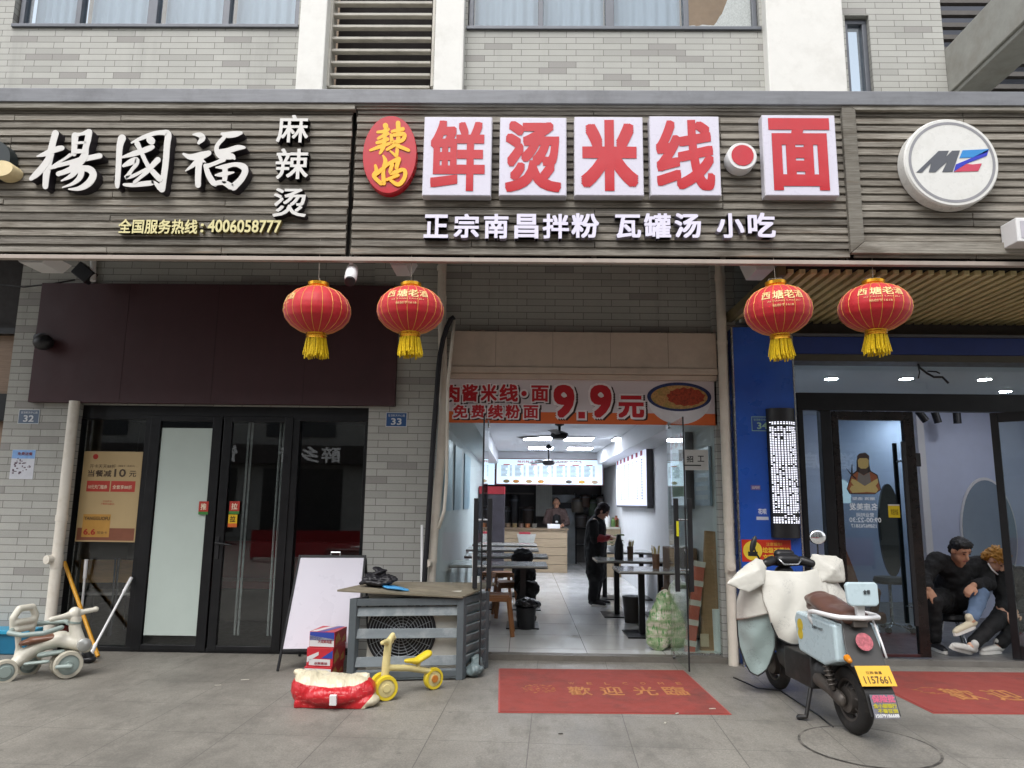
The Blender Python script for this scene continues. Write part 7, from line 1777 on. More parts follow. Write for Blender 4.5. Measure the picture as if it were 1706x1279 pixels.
def onslab(p0, p1, s0, s1, w, lift, name, fill, mat, par=sc):
    "flat piece on the slope p0(top)->p1(bottom) in the x,z plane"
    a, b = V(p0[0], 0, p0[1]), V(p1[0], 0, p1[1]); d = (b - a); n_ = V(d.z, 0, -d.x).normalized() ; n_ = n_ if n_.x < 0 else -n_
    o_ = a + d * s1 + n_ * lift; vv = -d.normalized(); uu = V(0, -1, 0)
    H_ = d.length * (s1 - s0); q = MB(); fill(q, o_ + uu * (-w / 2), uu, vv, w, H_); q.xf(S); return q.build(name, mat, par)
rectf = lambda q, o_, uu, vv, w, h: q.prism([(0, 0), (w, 0), (w, h), (0, h)], o_, uu, vv, .003)
PL = ((-.262, .478), (-.352, .358))
pl8 = onslab(*PL, -.12, .80, .24, .02, 'licence_plate', rectf, M('plate_yellow', '#d6a62e', .4, var=.03))
onslab(*PL, -.12, .80, .24, .0235, 'lettering', lambda q, o_, uu, vv, w, h: (q.text('1157661', o_ + uu * .03 + vv * h * .12, uu, vv, w - .06, h * .36, 0, .012, 2, .001), q.text('江西·南昌', o_ + uu * .06 + vv * h * .58, uu, vv, w * .45, h * .14, 0, .005, 2, .001)), M('plate_ink', '#4a3410', .5), pl8)
AD = ((-.352, .345), (-.405, .205))
ad = onslab(*AD, .02, .98, .17, .014, 'advert_sticker', rectf, M('advert_grey', '#6a6a72', .5))
onslab(*AD, .02, .98, .17, .0175, 'lettering', lambda q, o_, uu, vv, w, h: q.text('保险批', o_ + uu * .008 + vv * h * .66, uu, vv, w * .92, h * .32, 0, .03, 2, .001), M('advert_pink', '#c9607e', .5), ad)
onslab(*AD, .02, .98, .17, .0175, 'lettering', lambda q, o_, uu, vv, w, h: (q.text('含小额银行', o_ + uu * .008 + vv * h * .42, uu, vv, w * .92, h * .2, 0, .03, 2, .001), q.text('不看征信', o_ + uu * .03 + vv * h * .22, uu, vv, w * .8, h * .18, 0, .03, 2, .001)), M('advert_yellow', '#b5aa2c', .5), ad)
onslab(*AD, .02, .98, .17, .0175, 'lettering', lambda q, o_, uu, vv, w, h: q.text('15079186688', o_ + uu * .008 + vv * h * .04, uu, vv, w * .92, h * .14, 0, .02, 2, .001), m_white, ad)
TP = ((-.10, .78), (-.2, .56))
onslab(*TP, .42, .92, .12, .034, 'round_sticker', lambda q, o_, uu, vv, w, h: q.prism([(w / 2 + w / 2 * cos(k * pi / 14), h / 2 + w / 2 * sin(k * pi / 14)) for k in range(28)], o_, uu, vv, .002), M('sticker_pinkred', '#a3565e', .4, var=.5, scale=45))
sp_part('tail_edge', lambda q: q.tube([(-.12, -.115, .78), (-.19, -.13, .63), (-.225, -.135, .545)], .008, 6), m_white, smooth=True)
sp_part('reflector', lambda q: q.capsule((-.22, .14, .545), .025, (-.25, .14, .535), .018), M('amber', '#c47a1e', .2), smooth=True)
# side body
def sidebody(q):
    for y in (-.15, .15): pass
    pr = [(-.11, .745), (.46, .76), (.5, .70), (.44, .47), (.06, .44), (-.13, .50)]
    q.prism(pr, (0, .165, 0), UX, UZ, .33)
sp_part('side_panel', sidebody, m_sblue, bevel=.018)
def stk(q): q.text('金箭ROKET', (.2, .1695, .675), (-1, 0, 0), UZ, .16, .022, 0, .01, 2, .0)
sp_part('lettering', stk, m_darktext)
sp_part('bear_sticker', lambda q: (q.lathe([(.045, 0), (.045, .001)], (.395, .1665, .665), (0, 1, 0), 20), q.lathe([(.04, 0), (.04, .001)], (.395, .1665, .6), (0, 1, 0), 20)), M('sticker_yellow', '#c9b030', .5))
# seat, rail, backrest
def seatf(q): q.chain([(V(.5, 0, .80), .06), (V(.43, 0, .85), .10), (V(.30, 0, .845), .125), (V(.12, 0, .80), .13), (V(-.06, 0, .80), .11)], 16, .45, (0, 0, 1)); q.chain([(V(.47, 0, .78), .07), (V(-.05, 0, .775), .12)], 14, .35, (0, 0, 1))
sp_part('seat', seatf, m_brown, fz=(.012, 5), smooth=True)
rail_pts = [(.2, .15, .70), (.235, .165, .745), (.22, .17, .785), (.16, .172, .795), (-.06, .17, .80), (-.15, .14, .80), (-.19, 0, .80), (-.15, -.14, .80), (-.06, -.17, .80), (.16, -.172, .795), (.22, -.17, .785)]
sp_part('grab_rail', lambda q: q.tube(rail_pts, .017, 10), m_white, smooth=True)
sp_part('rail_bracket', lambda q: (q.box(-.17, -.1, -.05, .05, .735, .782)), m_iron, bevel=.006)
sp_part('backrest_post', lambda q: q.box(-.185, -.145, -.028, .028, .80, .9), m_white, bevel=.006)
brq = [(-.11, -.065), (-.115, .055), (-.1, .075), (.1, .075), (.115, .055), (.11, -.065), (.09, -.085), (-.09, -.085)]
def brf(q): q.prism(brq, (-.185, 0, .965), (0, -1, 0), (.12, 0, .99), .035)
bro = sp_part('backrest', brf, m_sblue, bevel=.01)
sp_part('lettering', lambda q: q.text('金箭', (-.2235, -.0, .963), (0, -1, 0), (.12, 0, .99), .05, .03, 0, .02, 2, .002), m_darktext, bro)
# lower body, floor, swing arm, shock, stand
sp_part('floor_body', lambda q: (q.chain([(V(.34, 0, .34), .14), (V(.6, 0, .31), .13), (V(.9, 0, .34), .13), (V(1.0, 0, .48), .11)], 14, .9), q.box(.3, .75, -.15, .15, .22, .45)), m_sblack, fz=(.016, 4), smooth=True)
sp_part('swing_arm', lambda q: (q.chain([(V(.0, .085, .225), .05), (V(.12, .1, .27), .045), (V(.3, .1, .3), .055), (V(.4, .08, .3), .05)], 12, .7, (0, 1, 0)), q.capsule(V(.0, -.085, .225), .035, V(.34, -.09, .3), .035)), m_iron, fz=(.01, 3), smooth=True)
def shock(q):
    a, b = V(.03, .12, .28), V(.12, .13, .53); q.cyl(a, b, .018); 
    q.tube([a.lerp(b, t / 90) + V(.03 * cos(t * .62), .03 * sin(t * .62), 0) for t in range(10, 90)], .006, 5)
sp_part('shock_absorber', shock, m_iron, smooth=True)
sp_part('rear_mudguard', lambda q: q.tube([(.02 + .27 * cos(radians(a)), 0, .225 + .27 * sin(radians(a))) for a in range(10, 150, 12)], .055, 10), m_sblack, smooth=True)
sp_part('kickstand', lambda q: (q.chain([(V(.34, .13, .24), .016), (V(.3, .2, .03), .014), (V(.33, .24, .02), .02)]), q.chain([(V(.34, -.13, .24), .016), (V(.3, -.17, .03), .014)]), q.cyl((.34, -.14, .24), (.34, .14, .24), .014)), m_sblack, smooth=True)
# front: fork, fender, shield
sp_part('front_shield', lambda q: (q.chain([(V(.98, 0, .42), .10), (V(1.06, 0, .7), .13), (V(1.0, 0, .98), .09)], 14, .75, (1, 0, 0)), q.chain([(V(1.22, 0, .38), .06), (V(1.12, 0, .6), .07)])), m_sblack, fz=(.016, 4), smooth=True)
sp_part('front_mudguard', lambda q: q.tube([(WB + .25 * cos(radians(a)), 0, .215 + .25 * sin(radians(a))) for a in range(20, 170, 12)], .052, 10), m_sblack, smooth=True)
sp_part('fork', lambda q: (q.cyl((WB, .07, .215), (1.12, .07, .6), .018), q.cyl((WB, -.07, .215), (1.12, -.07, .6), .018)), m_iron)
hbz = 1.06
sp_part('handlebar', lambda q: (q.tube([(.86, .34, hbz), (.93, .2, hbz + .02), (.97, 0, hbz), (.93, -.2, hbz + .02), (.86, -.34, hbz)], .014, 8), q.chain([(V(.9, .2, hbz + .02), .035), (V(.93, .13, hbz + .04), .04)]), q.chain([(V(.9, -.2, hbz + .02), .035), (V(.93, -.13, hbz + .04), .04)])), m_blackplastic, smooth=True)
sp_part('meter', lambda q: (q.chain([(V(.92, .06, hbz + .05), .05), (V(.92, -.06, hbz + .05), .05)], 12, .9), q.chain([(V(.98, .05, hbz + .09), .04), (V(.98, -.05, hbz + .09), .04)])), m_blackplastic, fz=(.009, 3), smooth=True)
sp_part('meter_trim', lambda q: q.tube([(.87, .1, hbz + .06), (.855, .06, hbz + .015), (.855, -.06, hbz + .015), (.87, -.1, hbz + .06)], .007, 6), m_chrome, smooth=True)
def mirror(y, name_mat, c, r, rot):
    o = sp_part('mirror', lambda q: (q.tube([(.93, y * .75, hbz + .03), (.92, y * .9, hbz + .1), tuple(c)], .007, 6), q.ball(c, (.02, r[0], r[1]), 16, rot)), m_blackplastic, smooth=True)
    return o
mirror(.3, None, V(.90, .30, hbz + .175), (.025, .075), Matrix.Rotation(radians(18), 3, 'X'))
mo = mirror(-.3, None, V(.90, -.26, hbz + .24), (.075, .062), Matrix.Identity(3))
sp_part('mirror_glass', lambda q: q.ball(V(.885, -.26, hbz + .24), (.012, .072, .059), 18), M('sky_mirror', '#e6e8ea', .08, .9), mo, smooth=True)
# windproof apron: quilted sheet over the bars with muffs and side flaps
def sheetf(rows, th=.018, nsub=6):
    "rows: list of polylines (same count) from top to bottom"
    q = MB(); k = len(rows[0]); G_ = []
    def cr(pts, m):
        out = []
        for i in range(len(pts) - 1):
            p0, p1, p2, p3 = pts[max(i - 1, 0)], pts[i], pts[i + 1], pts[min(i + 2, len(pts) - 1)]
            for j in range(m):
                t = j / m; out.append(.5 * (2 * p1 + (p2 - p0) * t + (2 * p0 - 5 * p1 + 4 * p2 - p3) * t * t + (3 * p1 - p0 - 3 * p2 + p3) * t ** 3))
        return out + [pts[-1]]
    R1 = [cr([Vector(p) for p in r], nsub) for r in rows]
    cols = [cr([r[i] for r in R1], nsub) for i in range(len(R1[0]))]
    nr, nc = len(cols[0]), len(cols)
    pts = [[cols[i][j] + Vector((.006 * noise.noise(cols[i][j] * 6) + .009 * sin(cols[i][j].y * 24 + cols[i][j].z * 7 + 3 * noise.noise(cols[i][j] * 3)), .01 * noise.noise(cols[i][j] * 9 + Vector((5, 5, 5))), 0)) for i in range(nc)] for j in range(nr)]
    vs = [p for r in pts for p in r]; vs2 = [p + Vector((th, 0, 0)) for p in vs]; n = len(vs)
    fs = [(j * nc + i, (j + 1) * nc + i, (j + 1) * nc + i + 1, j * nc + i + 1) for j in range(nr - 1) for i in range(nc - 1)]
    q.add(vs + vs2, fs + [tuple(n + a for a in f[::-1]) for f in fs])
    ring = [i for i in range(nc)] + [j * nc + nc - 1 for j in range(1, nr)] + [(nr - 1) * nc + i for i in range(nc - 2, -1, -1)] + [j * nc for j in range(nr - 2, 0, -1)]
    q.add([], []); q.f += [(ring[a], ring[(a + 1) % len(ring)], ring[(a + 1) % len(ring)] + n, ring[a] + n) for a in range(len(ring))]; q.m += [0] * len(ring)
    q.ring = [vs[i] for i in ring]
    return q
main = sheetf([[(.86, .25, 1.03), (.84, .1, 1.02), (.84, -.1, 1.02), (.86, -.25, 1.05)],
               [(.82, .27, .9), (.78, .1, .9), (.78, -.1, .9), (.82, -.28, .92)],
               [(.78, .26, .74), (.74, .1, .72), (.74, -.1, .72), (.78, -.27, .74)],
               [(.77, .22, .60), (.72, .1, .56), (.72, -.08, .58), (.76, -.2, .62)],
               [(.77, .17, .50), (.73, .09, .46), (.73, -.02, .47), (.76, -.12, .53)]])
main.xf(S); ap = thing('windproof_apron', 'white quilted windproof apron with hand muffs hung over the scooter handlebars', 'apron', S @ V(.8, 0, 1.0))
mo_ = main.build('front_sheet', m_apron, ap, smooth=True)
e = MB(); e.tube([S @ p for p in main.ring if p.z < .64], .006, 6); e.build('binding', m_bind, mo_, smooth=True)
lf = sheetf([[(.87, .22, .98), (.93, .33, .96), (1.0, .36, .92)], [(.80, .22, .82), (.90, .37, .80), (1.04, .4, .76)], [(.79, .20, .70), (.9, .37, .63), (1.04, .41, .60)]])
lf.xf(S); lf.build('side_flap', m_apron, ap, smooth=True)
lin1 = sheetf([[(.83, .19, .72), (.92, .35, .69), (1.06, .40, .62)], [(.86, .15, .5), (.94, .33, .5), (1.07, .39, .47)], [(.92, .17, .33), (.98, .27, .3), (1.07, .36, .3)], [(.97, .2, .22), (1.0, .26, .16), (1.05, .31, .18)]], .012)
e = MB(); e.tube([p for p in lin1.ring[::3]], .007, 6, True); e.xf(S)
lin1.xf(S); lo = lin1.build('lining_flap', m_apron2, ap, smooth=True); e.build('binding', m_bind, lo, smooth=True)
rf_ = sheetf([[(.86, -.25, 1.02), (.88, -.34, .98), (.90, -.4, .95)], [(.80, -.28, .82), (.84, -.42, .80), (.88, -.52, .78)], [(.79, -.27, .73), (.84, -.44, .72), (.88, -.58, .66)]])
rf_.xf(S); rf_.build('side_flap', m_apron, ap, smooth=True)
rl = sheetf([[(.83, -.28, .74), (.86, -.42, .73), (.9, -.57, .68)], [(.85, -.28, .62), (.87, -.42, .6), (.9, -.55, .58)]], .012)
e = MB(); e.tube([p for p in rl.ring[::3]], .006, 6, True); e.xf(S)
rl.xf(S); lo = rl.build('lining_flap', m_apron2, ap, smooth=True); e.build('binding', m_bind, lo, smooth=True)
def muff(pts, nm='hand_muff'):
    bm = bmesh.new()
    for p in pts: bm.verts.new(p)
    bmesh.ops.convex_hull(bm, input=bm.verts[:])
    bmesh.ops.triangulate(bm, faces=bm.faces[:])
    bm.verts.ensure_lookup_table(); bm.verts.index_update()
    q = MB(); q.add([v.co.copy() for v in bm.verts], [tuple(v.index for v in f.verts) for f in bm.faces]); bm.free()
    q = fuse(q, .010, 20, .004, .07); q.xf(S); q.build(nm, m_apron, ap, smooth=True)
muff([(.92, .17, 1.10), (.90, .28, 1.13), (.88, .40, 1.06), (.80, .585, .93), (.80, .575, .91), (.78, .40, .84), (.79, .26, .92), (.95, .36, 1.0), (.94, .2, .98), (.86, .5, .92), (.80, .3, 1.04)])
muff([(.92, -.17, 1.10), (.90, -.20, 1.17), (.89, -.42, 1.15), (.87, -.46, 1.12), (.87, -.48, .96), (.84, -.46, .92), (.82, -.24, .93), (.95, -.24, 1.0), (.96, -.4, 1.06), (.80, -.35, 1.04)])
# ------------------------------------------------------------------ people
m_skin = M('skin', '#b98a6e', .55, var=.05, trans=.1)
m_skin2 = M('skin_pale', '#c79a82', .55, var=.05, trans=.1)
m_hair = M('black_hair', '#0b0a0a', .6, var=.3, scale=40)
m_blond = M('dyed_blond_hair', '#a8772c', .6, var=.3, scale=30, dirt='#8a8680', dirt_amt=.9, dscale=6)
m_coat = M('black_wool', '#0c0c0e', .85, var=.15, bmp=.3, bs=50)
m_coat2 = M('black_knit', '#121214', .85, var=.15, bmp=.3, bs=50)
m_jeans = M('blue_denim', '#5b6f8a', .8, var=.15, scale=8)
m_blacktr = M('black_trouser', '#0e0e10', .8, var=.1)
m_sneak = M('white_sneaker', '#c9c7c2', .5, var=.05)
m_sole = M('sneaker_sole', '#dad8d2', .5)
m_cream = M('cream_shoe', '#c7bda4', .6, var=.06)
def headf(q, c, f, up, s=1.0):
    f = f.normalized(); sd = up.cross(f).normalized(); up = f.cross(sd)
    rot = Matrix((sd, f, up)).transposed()
    q.ball(c + up * .03 * s, (.075 * s, .092 * s, .09 * s), 18, rot); q.ball(c + f * .022 * s - up * .045 * s, (.058 * s, .066 * s, .075 * s), 16, rot)
    q.ball(c + f * .06 * s - up * .095 * s, (.03 * s, .026 * s, .024 * s), 12, rot)
    q.capsule(c + f * .088 * s + up * .012 * s, .010 * s, c + f * .108 * s - up * .03 * s, .014 * s); 
    for k in (-1, 1): q.ball(c + sd * .078 * k * s - up * .005 * s, (.012 * s, .022 * s, .032 * s), 10, rot); q.ball(c + f * .075 * s + sd * .03 * k * s + up * .028 * s, (.022 * s, .014 * s, .012 * s), 8, rot)
    return rot, sd, f, up
def face_parts(c, f, sd, up, par, s=1.0):
    q = MB()
    for k in (-1, 1): q.ball(c + f * .084 * s + sd * .03 * k * s + up * .01 * s, (.011 * s, .009 * s, .006 * s), 10)
    q.build('eye', m_hair, par, smooth=True)
    q = MB()
    for k in (-1, 1): q.capsule(c + f * .09 * s + sd * .015 * k * s + up * .034 * s, .004 * s, c + f * .083 * s + sd * .048 * k * s + up * .034 * s, .003 * s)
    q.build('eyebrow', m_hair, par, smooth=True)
    q = MB(); q.capsule(c + f * .088 * s + sd * .02 * s - up * .062 * s, .006 * s, c + f * .088 * s - sd * .02 * s - up * .062 * s, .006 * s); q.build('mouth', M('lips', '#8f5148', .5), par, smooth=True)
def handf(q, w, d, n, s=1.0, curl=.5, side=1):
    "wrist w, direction d, palm normal n (fingers curl towards n)"
    d = d.normalized(); n = (n - d * n.dot(d)).normalized(); t = d.cross(n) * side
    rot = Matrix((t, d, n)).transposed()
    q.ball(w + d * .045 * s, (.04 * s, .052 * s, .017 * s), 14, rot); q.capsule(w - d * .03 * s, .026 * s, w + d * .02 * s, .028 * s, 10, .75, n)
    for i, l in enumerate((.068, .078, .073, .056)):
        b = w + d * .085 * s + t * (.03 - .02 * i) * s; a1 = curl * (.6 + .1 * i); m1 = b + (d * cos(a1) + n * sin(a1)) * l * .5 * s; a2 = a1 + curl; q.chain([(b - d * .015 * s, .0105 * s), (b, .0105 * s), (m1, .0095 * s), (m1 + (d * cos(a2) + n * sin(a2)) * l * .5 * s, .008 * s)], 8)
    b = w + d * .03 * s + t * .035 * s; q.chain([(b, .013 * s), (b + (t * .7 + d * .7) * .035 * s, .0115 * s), (b + (t * .35 + d * .9 + n * .3) * .065 * s, .0095 * s)], 8)
def cloth(chains, mat, name, par, vox=.013, disp=.012, flat=1.0, it=4):
    q = MB()
    for c in chains: q.chain(c, 14, flat)
    q = fuse(q, vox, it, disp, .07); return q.build(name, mat, par, smooth=True)
def shoe(p, d, up, par, mat, L=.26, sole=True):
    d = d.normalized(); up = (up - d * up.dot(d)).normalized(); sd = d.cross(up)
    q = MB(); q.chain([(p - d * .05, .042), (p + d * .04 - up * .005, .042), (p + d * (L * .55) - up * .012, .04), (p + d * (L * .72) - up * .018, .033)], 14, .85, up); q.capsule(p - d * .03, .045, p - d * .02 + up * .06, .042); q = fuse(q, .008, 3); o = q.build('shoe', mat, par, smooth=True)
    if sole:
        q = MB(); rot = Matrix((sd, d, up)).transposed(); k = 20
        q.prism([((.042 + .006 * cos(2 * a)) * sin(a), L * .33 - (L * .5 + .01) * cos(a)) for a in [2 * pi * j / k for j in range(k)]], p - up * .056, sd, d, .034) if sd.cross(d).dot(up) > 0 else q.prism([((.042 + .006 * cos(2 * a)) * sin(a), L * .33 - (L * .5 + .01) * cos(a)) for a in [2 * pi * j / k for j in range(k)]], p - up * .022, sd, d, .034)
        q.build('sole', m_sole, o)
    return o
def hair(fill, mat, par, disp=.012, vox=.009):
    q = MB(); fill(q); q = fuse(q, vox, 2, disp, .022); return q.build('hair', mat, par, smooth=True)

# --- standing worker in black with red sleeves, looking down at her hands
def standing():
    base = G(992, 1008, FZ); f = Vector((.94, -.34, 0)).normalized(); l_ = Vector((-f.y, f.x, 0)); H = P(985, 838, base.y).z - FZ; k = H / 1.60
    L = lambda x, y, z: base + f * x * k + l_ * y * k + UZ * (z * k)
    pr = thing('person', 'person in black with red sleeves and dark cap, standing and looking down at their hands', 'person', base)
    q = MB(); hc = L(.13, 0, 1.475); hd = (f + UZ * -.62); rot, sd, hf, hu = headf(q, hc, hd, UZ + f * .6, .98)
    q.chain([(L(.09, 0, 1.40), .05), (L(.03, 0, 1.32), .055)])
    q.chain([(L(.0, 0, .86), .13), (L(.0, 0, 1.02), .125), (L(.02, 0, 1.22), .13)], 14, .8, f)
    for s_ in (-1, 1):
        q.chain([(L(.02, s_ * .13, 1.29), .065), (L(.02, s_ * .19, 1.26), .055), (L(.06, s_ * .22, 1.03), .042), (L(.25, s_ * .1, 1.06), .03)]); q.chain([(L(0, s_ * .085, .84), .09), (L(.03, s_ * .09, .45), .055), (L(-.02, s_ * .1, .09), .04), (L(.03, s_ * .1, .05), .03)])
        handf(q, L(.26, s_ * .09, 1.06), f * .85 - l_ * s_ * .5, -UZ if s_ > 0 else UZ, .98, .5, s_)
    q = fuse(q, .008, 2); q.build('body', m_skin2, pr, smooth=True); face_parts(hc, hf, sd, hu, pr)
    cloth([[(L(.0, 0, .80), .17), (L(.0, 0, 1.0), .165), (L(.02, 0, 1.22), .155), (L(.03, 0, 1.32), .09)], [(L(.02, -.19, 1.27), .075), (L(.02, .19, 1.27), .075)]] + [[(L(.02, s_ * .19, 1.27), .085), (L(.05, s_ * .225, 1.04), .068)] for s_ in (-1, 1)], m_coat, 'jacket', pr)
    cloth([[(L(.05, s_ * .225, 1.045), .064), (L(.15, s_ * .17, 1.045), .056), (L(.23, s_ * .115, 1.06), .044)] for s_ in (-1, 1)], M('red_sleeve', '#8f1d22', .6, var=.1), 'sleeve', pr, disp=.016)
    cloth([[(L(.03, s_ * .03, .98), .15), (L(.02, s_ * .08, .82), .14), (L(.02, s_ * .09, .5), .14)] for s_ in (-1, 1)] + [[(L(.03, s_ * .09, .6), .1), (L(-.02, s_ * .1, .1), .07)] for s_ in (-1, 1)], m_blacktr, 'apron_and_trousers', pr)
    for s_ in (-1, 1): shoe(L(.0, s_ * .1, .055), f + l_ * s_ * .2, UZ, pr, m_blackplastic, .24)
    hair(lambda q: (q.ball(hc + hu * .04 - hf * .012, (.092, .1, .095), 16, rot), q.ball(hc - hf * .05 - hu * .03, (.085, .06, .09), 14, rot)), M('dark_cap', '#241a1c', .8), pr, .006)
standing()
# --- cook behind the counter
def cook():
    b = P(927, 850, 17.3); hc = P(927, 838, 17.35); base = Vector((b.x, 17.35, FZ)); L = lambda x, y, z: Vector((hc.x + x, 17.35 + y, z)); z0 = hc.z - 1.45
    pr = thing('person', 'cook in brown shirt and black apron standing behind the counter', 'person', base); f = Vector((-.1, -1, -.5)).normalized()
    q = MB(); rot, sd, hf, hu = headf(q, hc, f, UZ, 1.05)
    q.chain([(hc - UZ * .08, .05), (L(0, .03, z0 + 1.28), .06)]); q.chain([(L(0, .05, z0 + .9), .13), (L(0, .04, z0 + 1.2), .14)], 14, .75, (0, 1, 0))
    for s_ in (-1, 1):
        q.chain([(L(s_ * .15, .04, z0 + 1.24), .06), (L(s_ * .25, .0, z0 + 1.0), .045), (L(s_ * .13, -.22, z0 + .95), .032)]); handf(q, L(s_ * .12, -.23, z0 + .95), Vector((-s_ * .3, -1, -.1)), -UZ, 1, .4, s_)
        q.chain([(L(s_ * .09, .05, z0 + .88), .09), (L(s_ * .1, .03, z0 + .45), .06), (L(s_ * .1, .05, FZ + .06), .045), (L(s_ * .1, -.1, FZ + .04), .035)])
    q = fuse(q, .009, 2); q.build('body', m_skin, pr, smooth=True); face_parts(hc, hf, sd, hu, pr)
    cloth([[(L(0, .05, z0 + .84), .17), (L(0, .05, z0 + 1.2), .17)]] + [[(L(0, .04, z0 + 1.25), .1), (L(s_ * .17, .04, z0 + 1.24), .085), (L(s_ * .26, 0, z0 + 1.0), .068), (L(s_ * .15, -.19, z0 + .95), .05)] for s_ in (-1, 1)], M('brown_shirt', '#4a3a36', .8, var=.1), 'shirt', pr)
    q = MB(); q.chain([(L(0, -.06, z0 + .7), .13), (L(0, -.07, z0 + 1.12), .10)], 14, .75, (0, 1, 0)); q = fuse(q, .012, 3); q.build('apron', m_coat, pr, smooth=True)
    q = MB(); p = L(0, -.17, z0 + 1.02); q.ball(p, (.035, .012, .025)); q.build('badge', m_white, pr)
    cloth([[(L(s_ * .06, .05, z0 + .84), .14), (L(s_ * .1, .04, z0 + .4), .09), (L(s_ * .1, .05, FZ + .1), .075)] for s_ in (-1, 1)], m_blacktr, 'trousers', pr)
    hair(lambda q: (q.ball(hc + hu * .045 - hf * .02, (.088, .095, .085), 16, rot)), m_hair, pr)
cook()
# --- two people sitting inside the salon door
def seated_man():
    Y0 = 8.15; hc = P(1600, 917, Y0 - .05); pv = P(1582, 1040, Y0 + .45); pv.z = .52
    pr = thing('person', 'black haired man in black coat leaning forward on a low seat inside the salon', 'person', (pv.x, pv.y, FZ))
    f = Vector((.12, -.85, -.42)).normalized(); q = MB(); rot, sd, hf, hu = headf(q, hc, f, UZ - Vector((0, .25, 0)), 1.14)
    ch = P(1592, 962, Y0 + .2); nk = P(1598, 943, Y0 + .08)
    shR, shL = P(1560, 934, Y0 + .1), P(1632, 940, Y0 + .18)
    elR, elL = P(1541, 958, Y0 + .05), P(1648, 972, Y0 + .05)
    haR, haL = P(1546, 980, Y0 - .12), P(1622, 975, Y0 - .15)
    hiR, hiL = pv + Vector((-.1, 0, 0)), pv + Vector((.1, 0, 0))
    knR, knL = P(1556, 1000, Y0 - .1), P(1634, 990, Y0 - .12)
    anR, anL = Vector((P(1560, 1085, Y0).x, Y0 + .02, FZ + .08)), P(1618, 1034, Y0 - .3)
    q.chain([(hc - hu * .08 - hf * .03, .06), (nk, .06), (ch, .1)]); q.chain([(ch, .14), (pv, .15)], 14, .8)
    for sh, el, ha, s_ in ((shR, elR, haR, 1), (shL, elL, haL, -1)):
        q.chain([(nk.lerp(sh, .5), .06), (sh, .06), (el, .045), (ha, .032)])
    handf(q, haR, Vector((.25, -.3, -.75)), Vector((.2, .8, -.4)), 1.1, .25, -1); handf(q, haL, Vector((-.7, -.3, -.45)), Vector((0, .5, -.8)), 1.05, .7, 1)
    for hi, kn, an in ((hiR, knR, anR), (hiL, knL, anL)): q.chain([(hi, .1), (kn, .065), (an, .042)])
    q = fuse(q, .008, 2); q.build('body', m_skin, pr, smooth=True); face_parts(hc, hf, sd, hu, pr, 1.14)
    cloth([[(nk + Vector((0, .03, -.01)), .09), (ch, .18), (ch.lerp(pv, .5), .2), (pv, .19)], [(shR, .1), (nk.lerp(ch, .5), .13), (shL, .1)]] + [[(sh, .1), (el, .078), (el.lerp(ha, .85), .055)] for sh, el, ha in ((shR, elR, haR), (shL, elL, haL))] + [[(pv.lerp(knR, .2), .15), (pv.lerp(knR, .8), .11)], [(pv.lerp(knL, .2), .15), (pv.lerp(knL, .65), .12)]], m_coat, 'coat', pr, disp=.016)
    cloth([[(hiL, .115), (knL, .082), (knL.lerp(anL, .88), .062)]], m_jeans, 'jeans_leg', pr, disp=.01)
    cloth([[(hiR, .115), (knR, .085), (knR.lerp(anR, .9), .068)]], m_blacktr, 'trouser_leg', pr, disp=.01)
    shoe(anR + Vector((0, 0, -.02)), Vector((-.05, -1, 0)), UZ, pr, m_blackplastic, .27); shoe(anL + Vector((-.02, 0, -.03)), Vector((-.9, -.2, -.28)), UZ, pr, m_cream, .26)
    hair(lambda q: (q.ball(hc + hu * .06 - hf * .015, (.1, .105, .088), 18, rot), q.ball(hc + hu * .09 + hf * .05, (.09, .05, .05), 14, rot), q.ball(hc - hf * .06 + hu * .0, (.098, .06, .09), 14, rot)), m_hair, pr, .011)
seated_man()
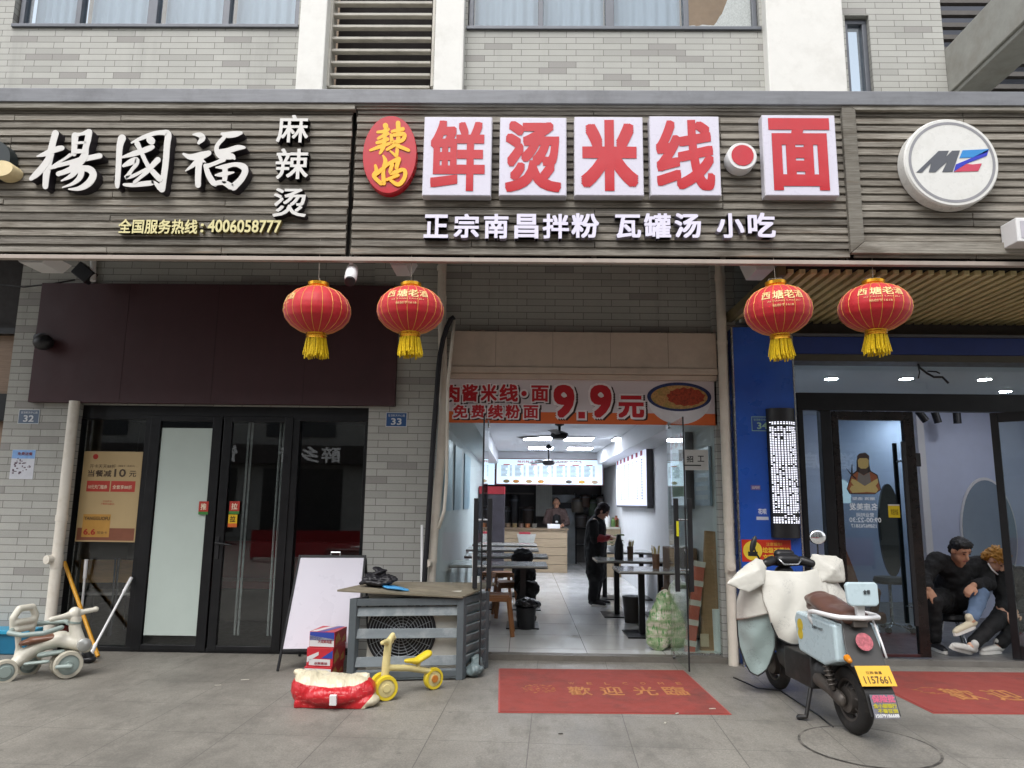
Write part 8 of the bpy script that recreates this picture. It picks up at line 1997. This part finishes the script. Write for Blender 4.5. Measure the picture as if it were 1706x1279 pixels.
def seated_blond():
    Y0 = 8.25; hc = P(1657, 932, Y0 - .02); pv = P(1706, 1040, Y0 + .4); pv.z = .50
    pr = thing('person', 'person with dyed blond hair, black clothes and white sneakers bending forward beside the open door', 'person', (pv.x, pv.y, FZ))
    f = Vector((.45, -.55, -.75)).normalized(); q = MB(); rot, sd, hf, hu = headf(q, hc, f, UZ + Vector((.3, -.4, 0)), 1.1)
    ch = P(1692, 975, Y0 + .2); nk = P(1674, 946, Y0 + .1); shR, shL = P(1664, 958, Y0 + .12), P(1712, 960, Y0 + .2)
    elR, haR = P(1672, 1000, Y0 - .02), P(1668, 1016, Y0 - .16); elL, haL = P(1716, 1000, Y0), P(1690, 1020, Y0 - .18)
    hiR, hiL = pv + Vector((-.1, 0, 0)), pv + Vector((.1, 0, 0)); knR, knL = P(1664, 1030, Y0 - .18), P(1700, 1035, Y0 - .2)
    anR = P(1618, 1078, Y0 - .36); anR.z = max(anR.z, FZ + .10); anL = Vector((P(1664, 1080, Y0 - .2).x, Y0 - .2, FZ + .085))
    q.chain([(hc - hu * .06 - hf * .04, .058), (nk, .06), (ch, .1)]); q.chain([(ch, .14), (pv, .15)], 14, .8)
    for sh, el, ha in ((shR, elR, haR), (shL, elL, haL)): q.chain([(nk.lerp(sh, .5), .06), (sh, .06), (el, .045), (ha, .032)])
    handf(q, haR, Vector((.3, -.6, -.6)), Vector((0, .6, -.8)), 1.05, .4, -1); handf(q, haL, Vector((-.5, -.6, -.3)), Vector((0, .4, -.9)), 1.05, .4, 1)
    for hi, kn, an in ((hiR, knR, anR), (hiL, knL, anL)): q.chain([(hi, .1), (kn, .065), (an, .042)])
    q = fuse(q, .008, 2); q.build('body', m_skin2, pr, smooth=True); face_parts(hc, hf, sd, hu, pr, 1.1)
    cloth([[(nk + Vector((0, .03, -.02)), .09), (ch, .18), (ch.lerp(pv, .5), .19), (pv, .18)], [(shR, .095), (nk.lerp(ch, .5), .13), (shL, .095)]] + [[(sh, .095), (el, .075), (el.lerp(ha, .85), .052)] for sh, el, ha in ((shR, elR, haR), (shL, elL, haL))], m_coat2, 'jacket', pr, disp=.016)
    q = MB(); q.tube([P(1646, 938, Y0 - .05), P(1653, 949, Y0 - .07), P(1662, 957, Y0 - .06)], .009, 6); q.build('collar_stripe', m_white, pr, smooth=True)
    cloth([[(hi, .12), (kn, .088), (kn.lerp(an, .9), .066)] for hi, kn, an in ((hiR, knR, anR), (hiL, knL, anL))], m_blacktr, 'trousers', pr, disp=.01)
    shoe(anR + Vector((-.01, 0, -.02)), Vector((-.85, -.35, .22)), Vector((.5, -.3, .8)), pr, m_sneak, .31); shoe(anL + Vector((-.02, 0, -.025)), Vector((-.95, -.3, 0)), UZ, pr, m_sneak, .28)
    hair(lambda q: (q.ball(hc + hu * .06 - hf * .01, (.105, .108, .09), 18, rot), q.ball(hc + hu * .085 + hf * .05, (.09, .06, .055), 14, rot), q.ball(hc - hf * .06, (.1, .06, .09), 14, rot)), m_blond, pr, .03)
seated_blond()
for lab, x, y, r_ in (('low black stool under the man in the black coat', P(1582, 1040, 8.6).x, 8.6, .2), ('low black stool under the person with blond hair', P(1706, 1040, 8.65).x, 8.65, .2)):
    o = thing('low_stool', lab, 'stool', (x, y, FZ)); q = MB(); q.lathe([(r_, .26), (r_ + .02, .29), (r_, .34)], (x, y, FZ), n=28); q.build('seat', m_blackplastic, o, smooth=40)
    for k in range(4): a = k * pi / 2 + .4; q = MB(); q.cyl((x + .1 * cos(a), y + .1 * sin(a), FZ + .26), (x + .19 * cos(a), y + .19 * sin(a), FZ), .014, n=10); q.build('leg', m_chrome, o)
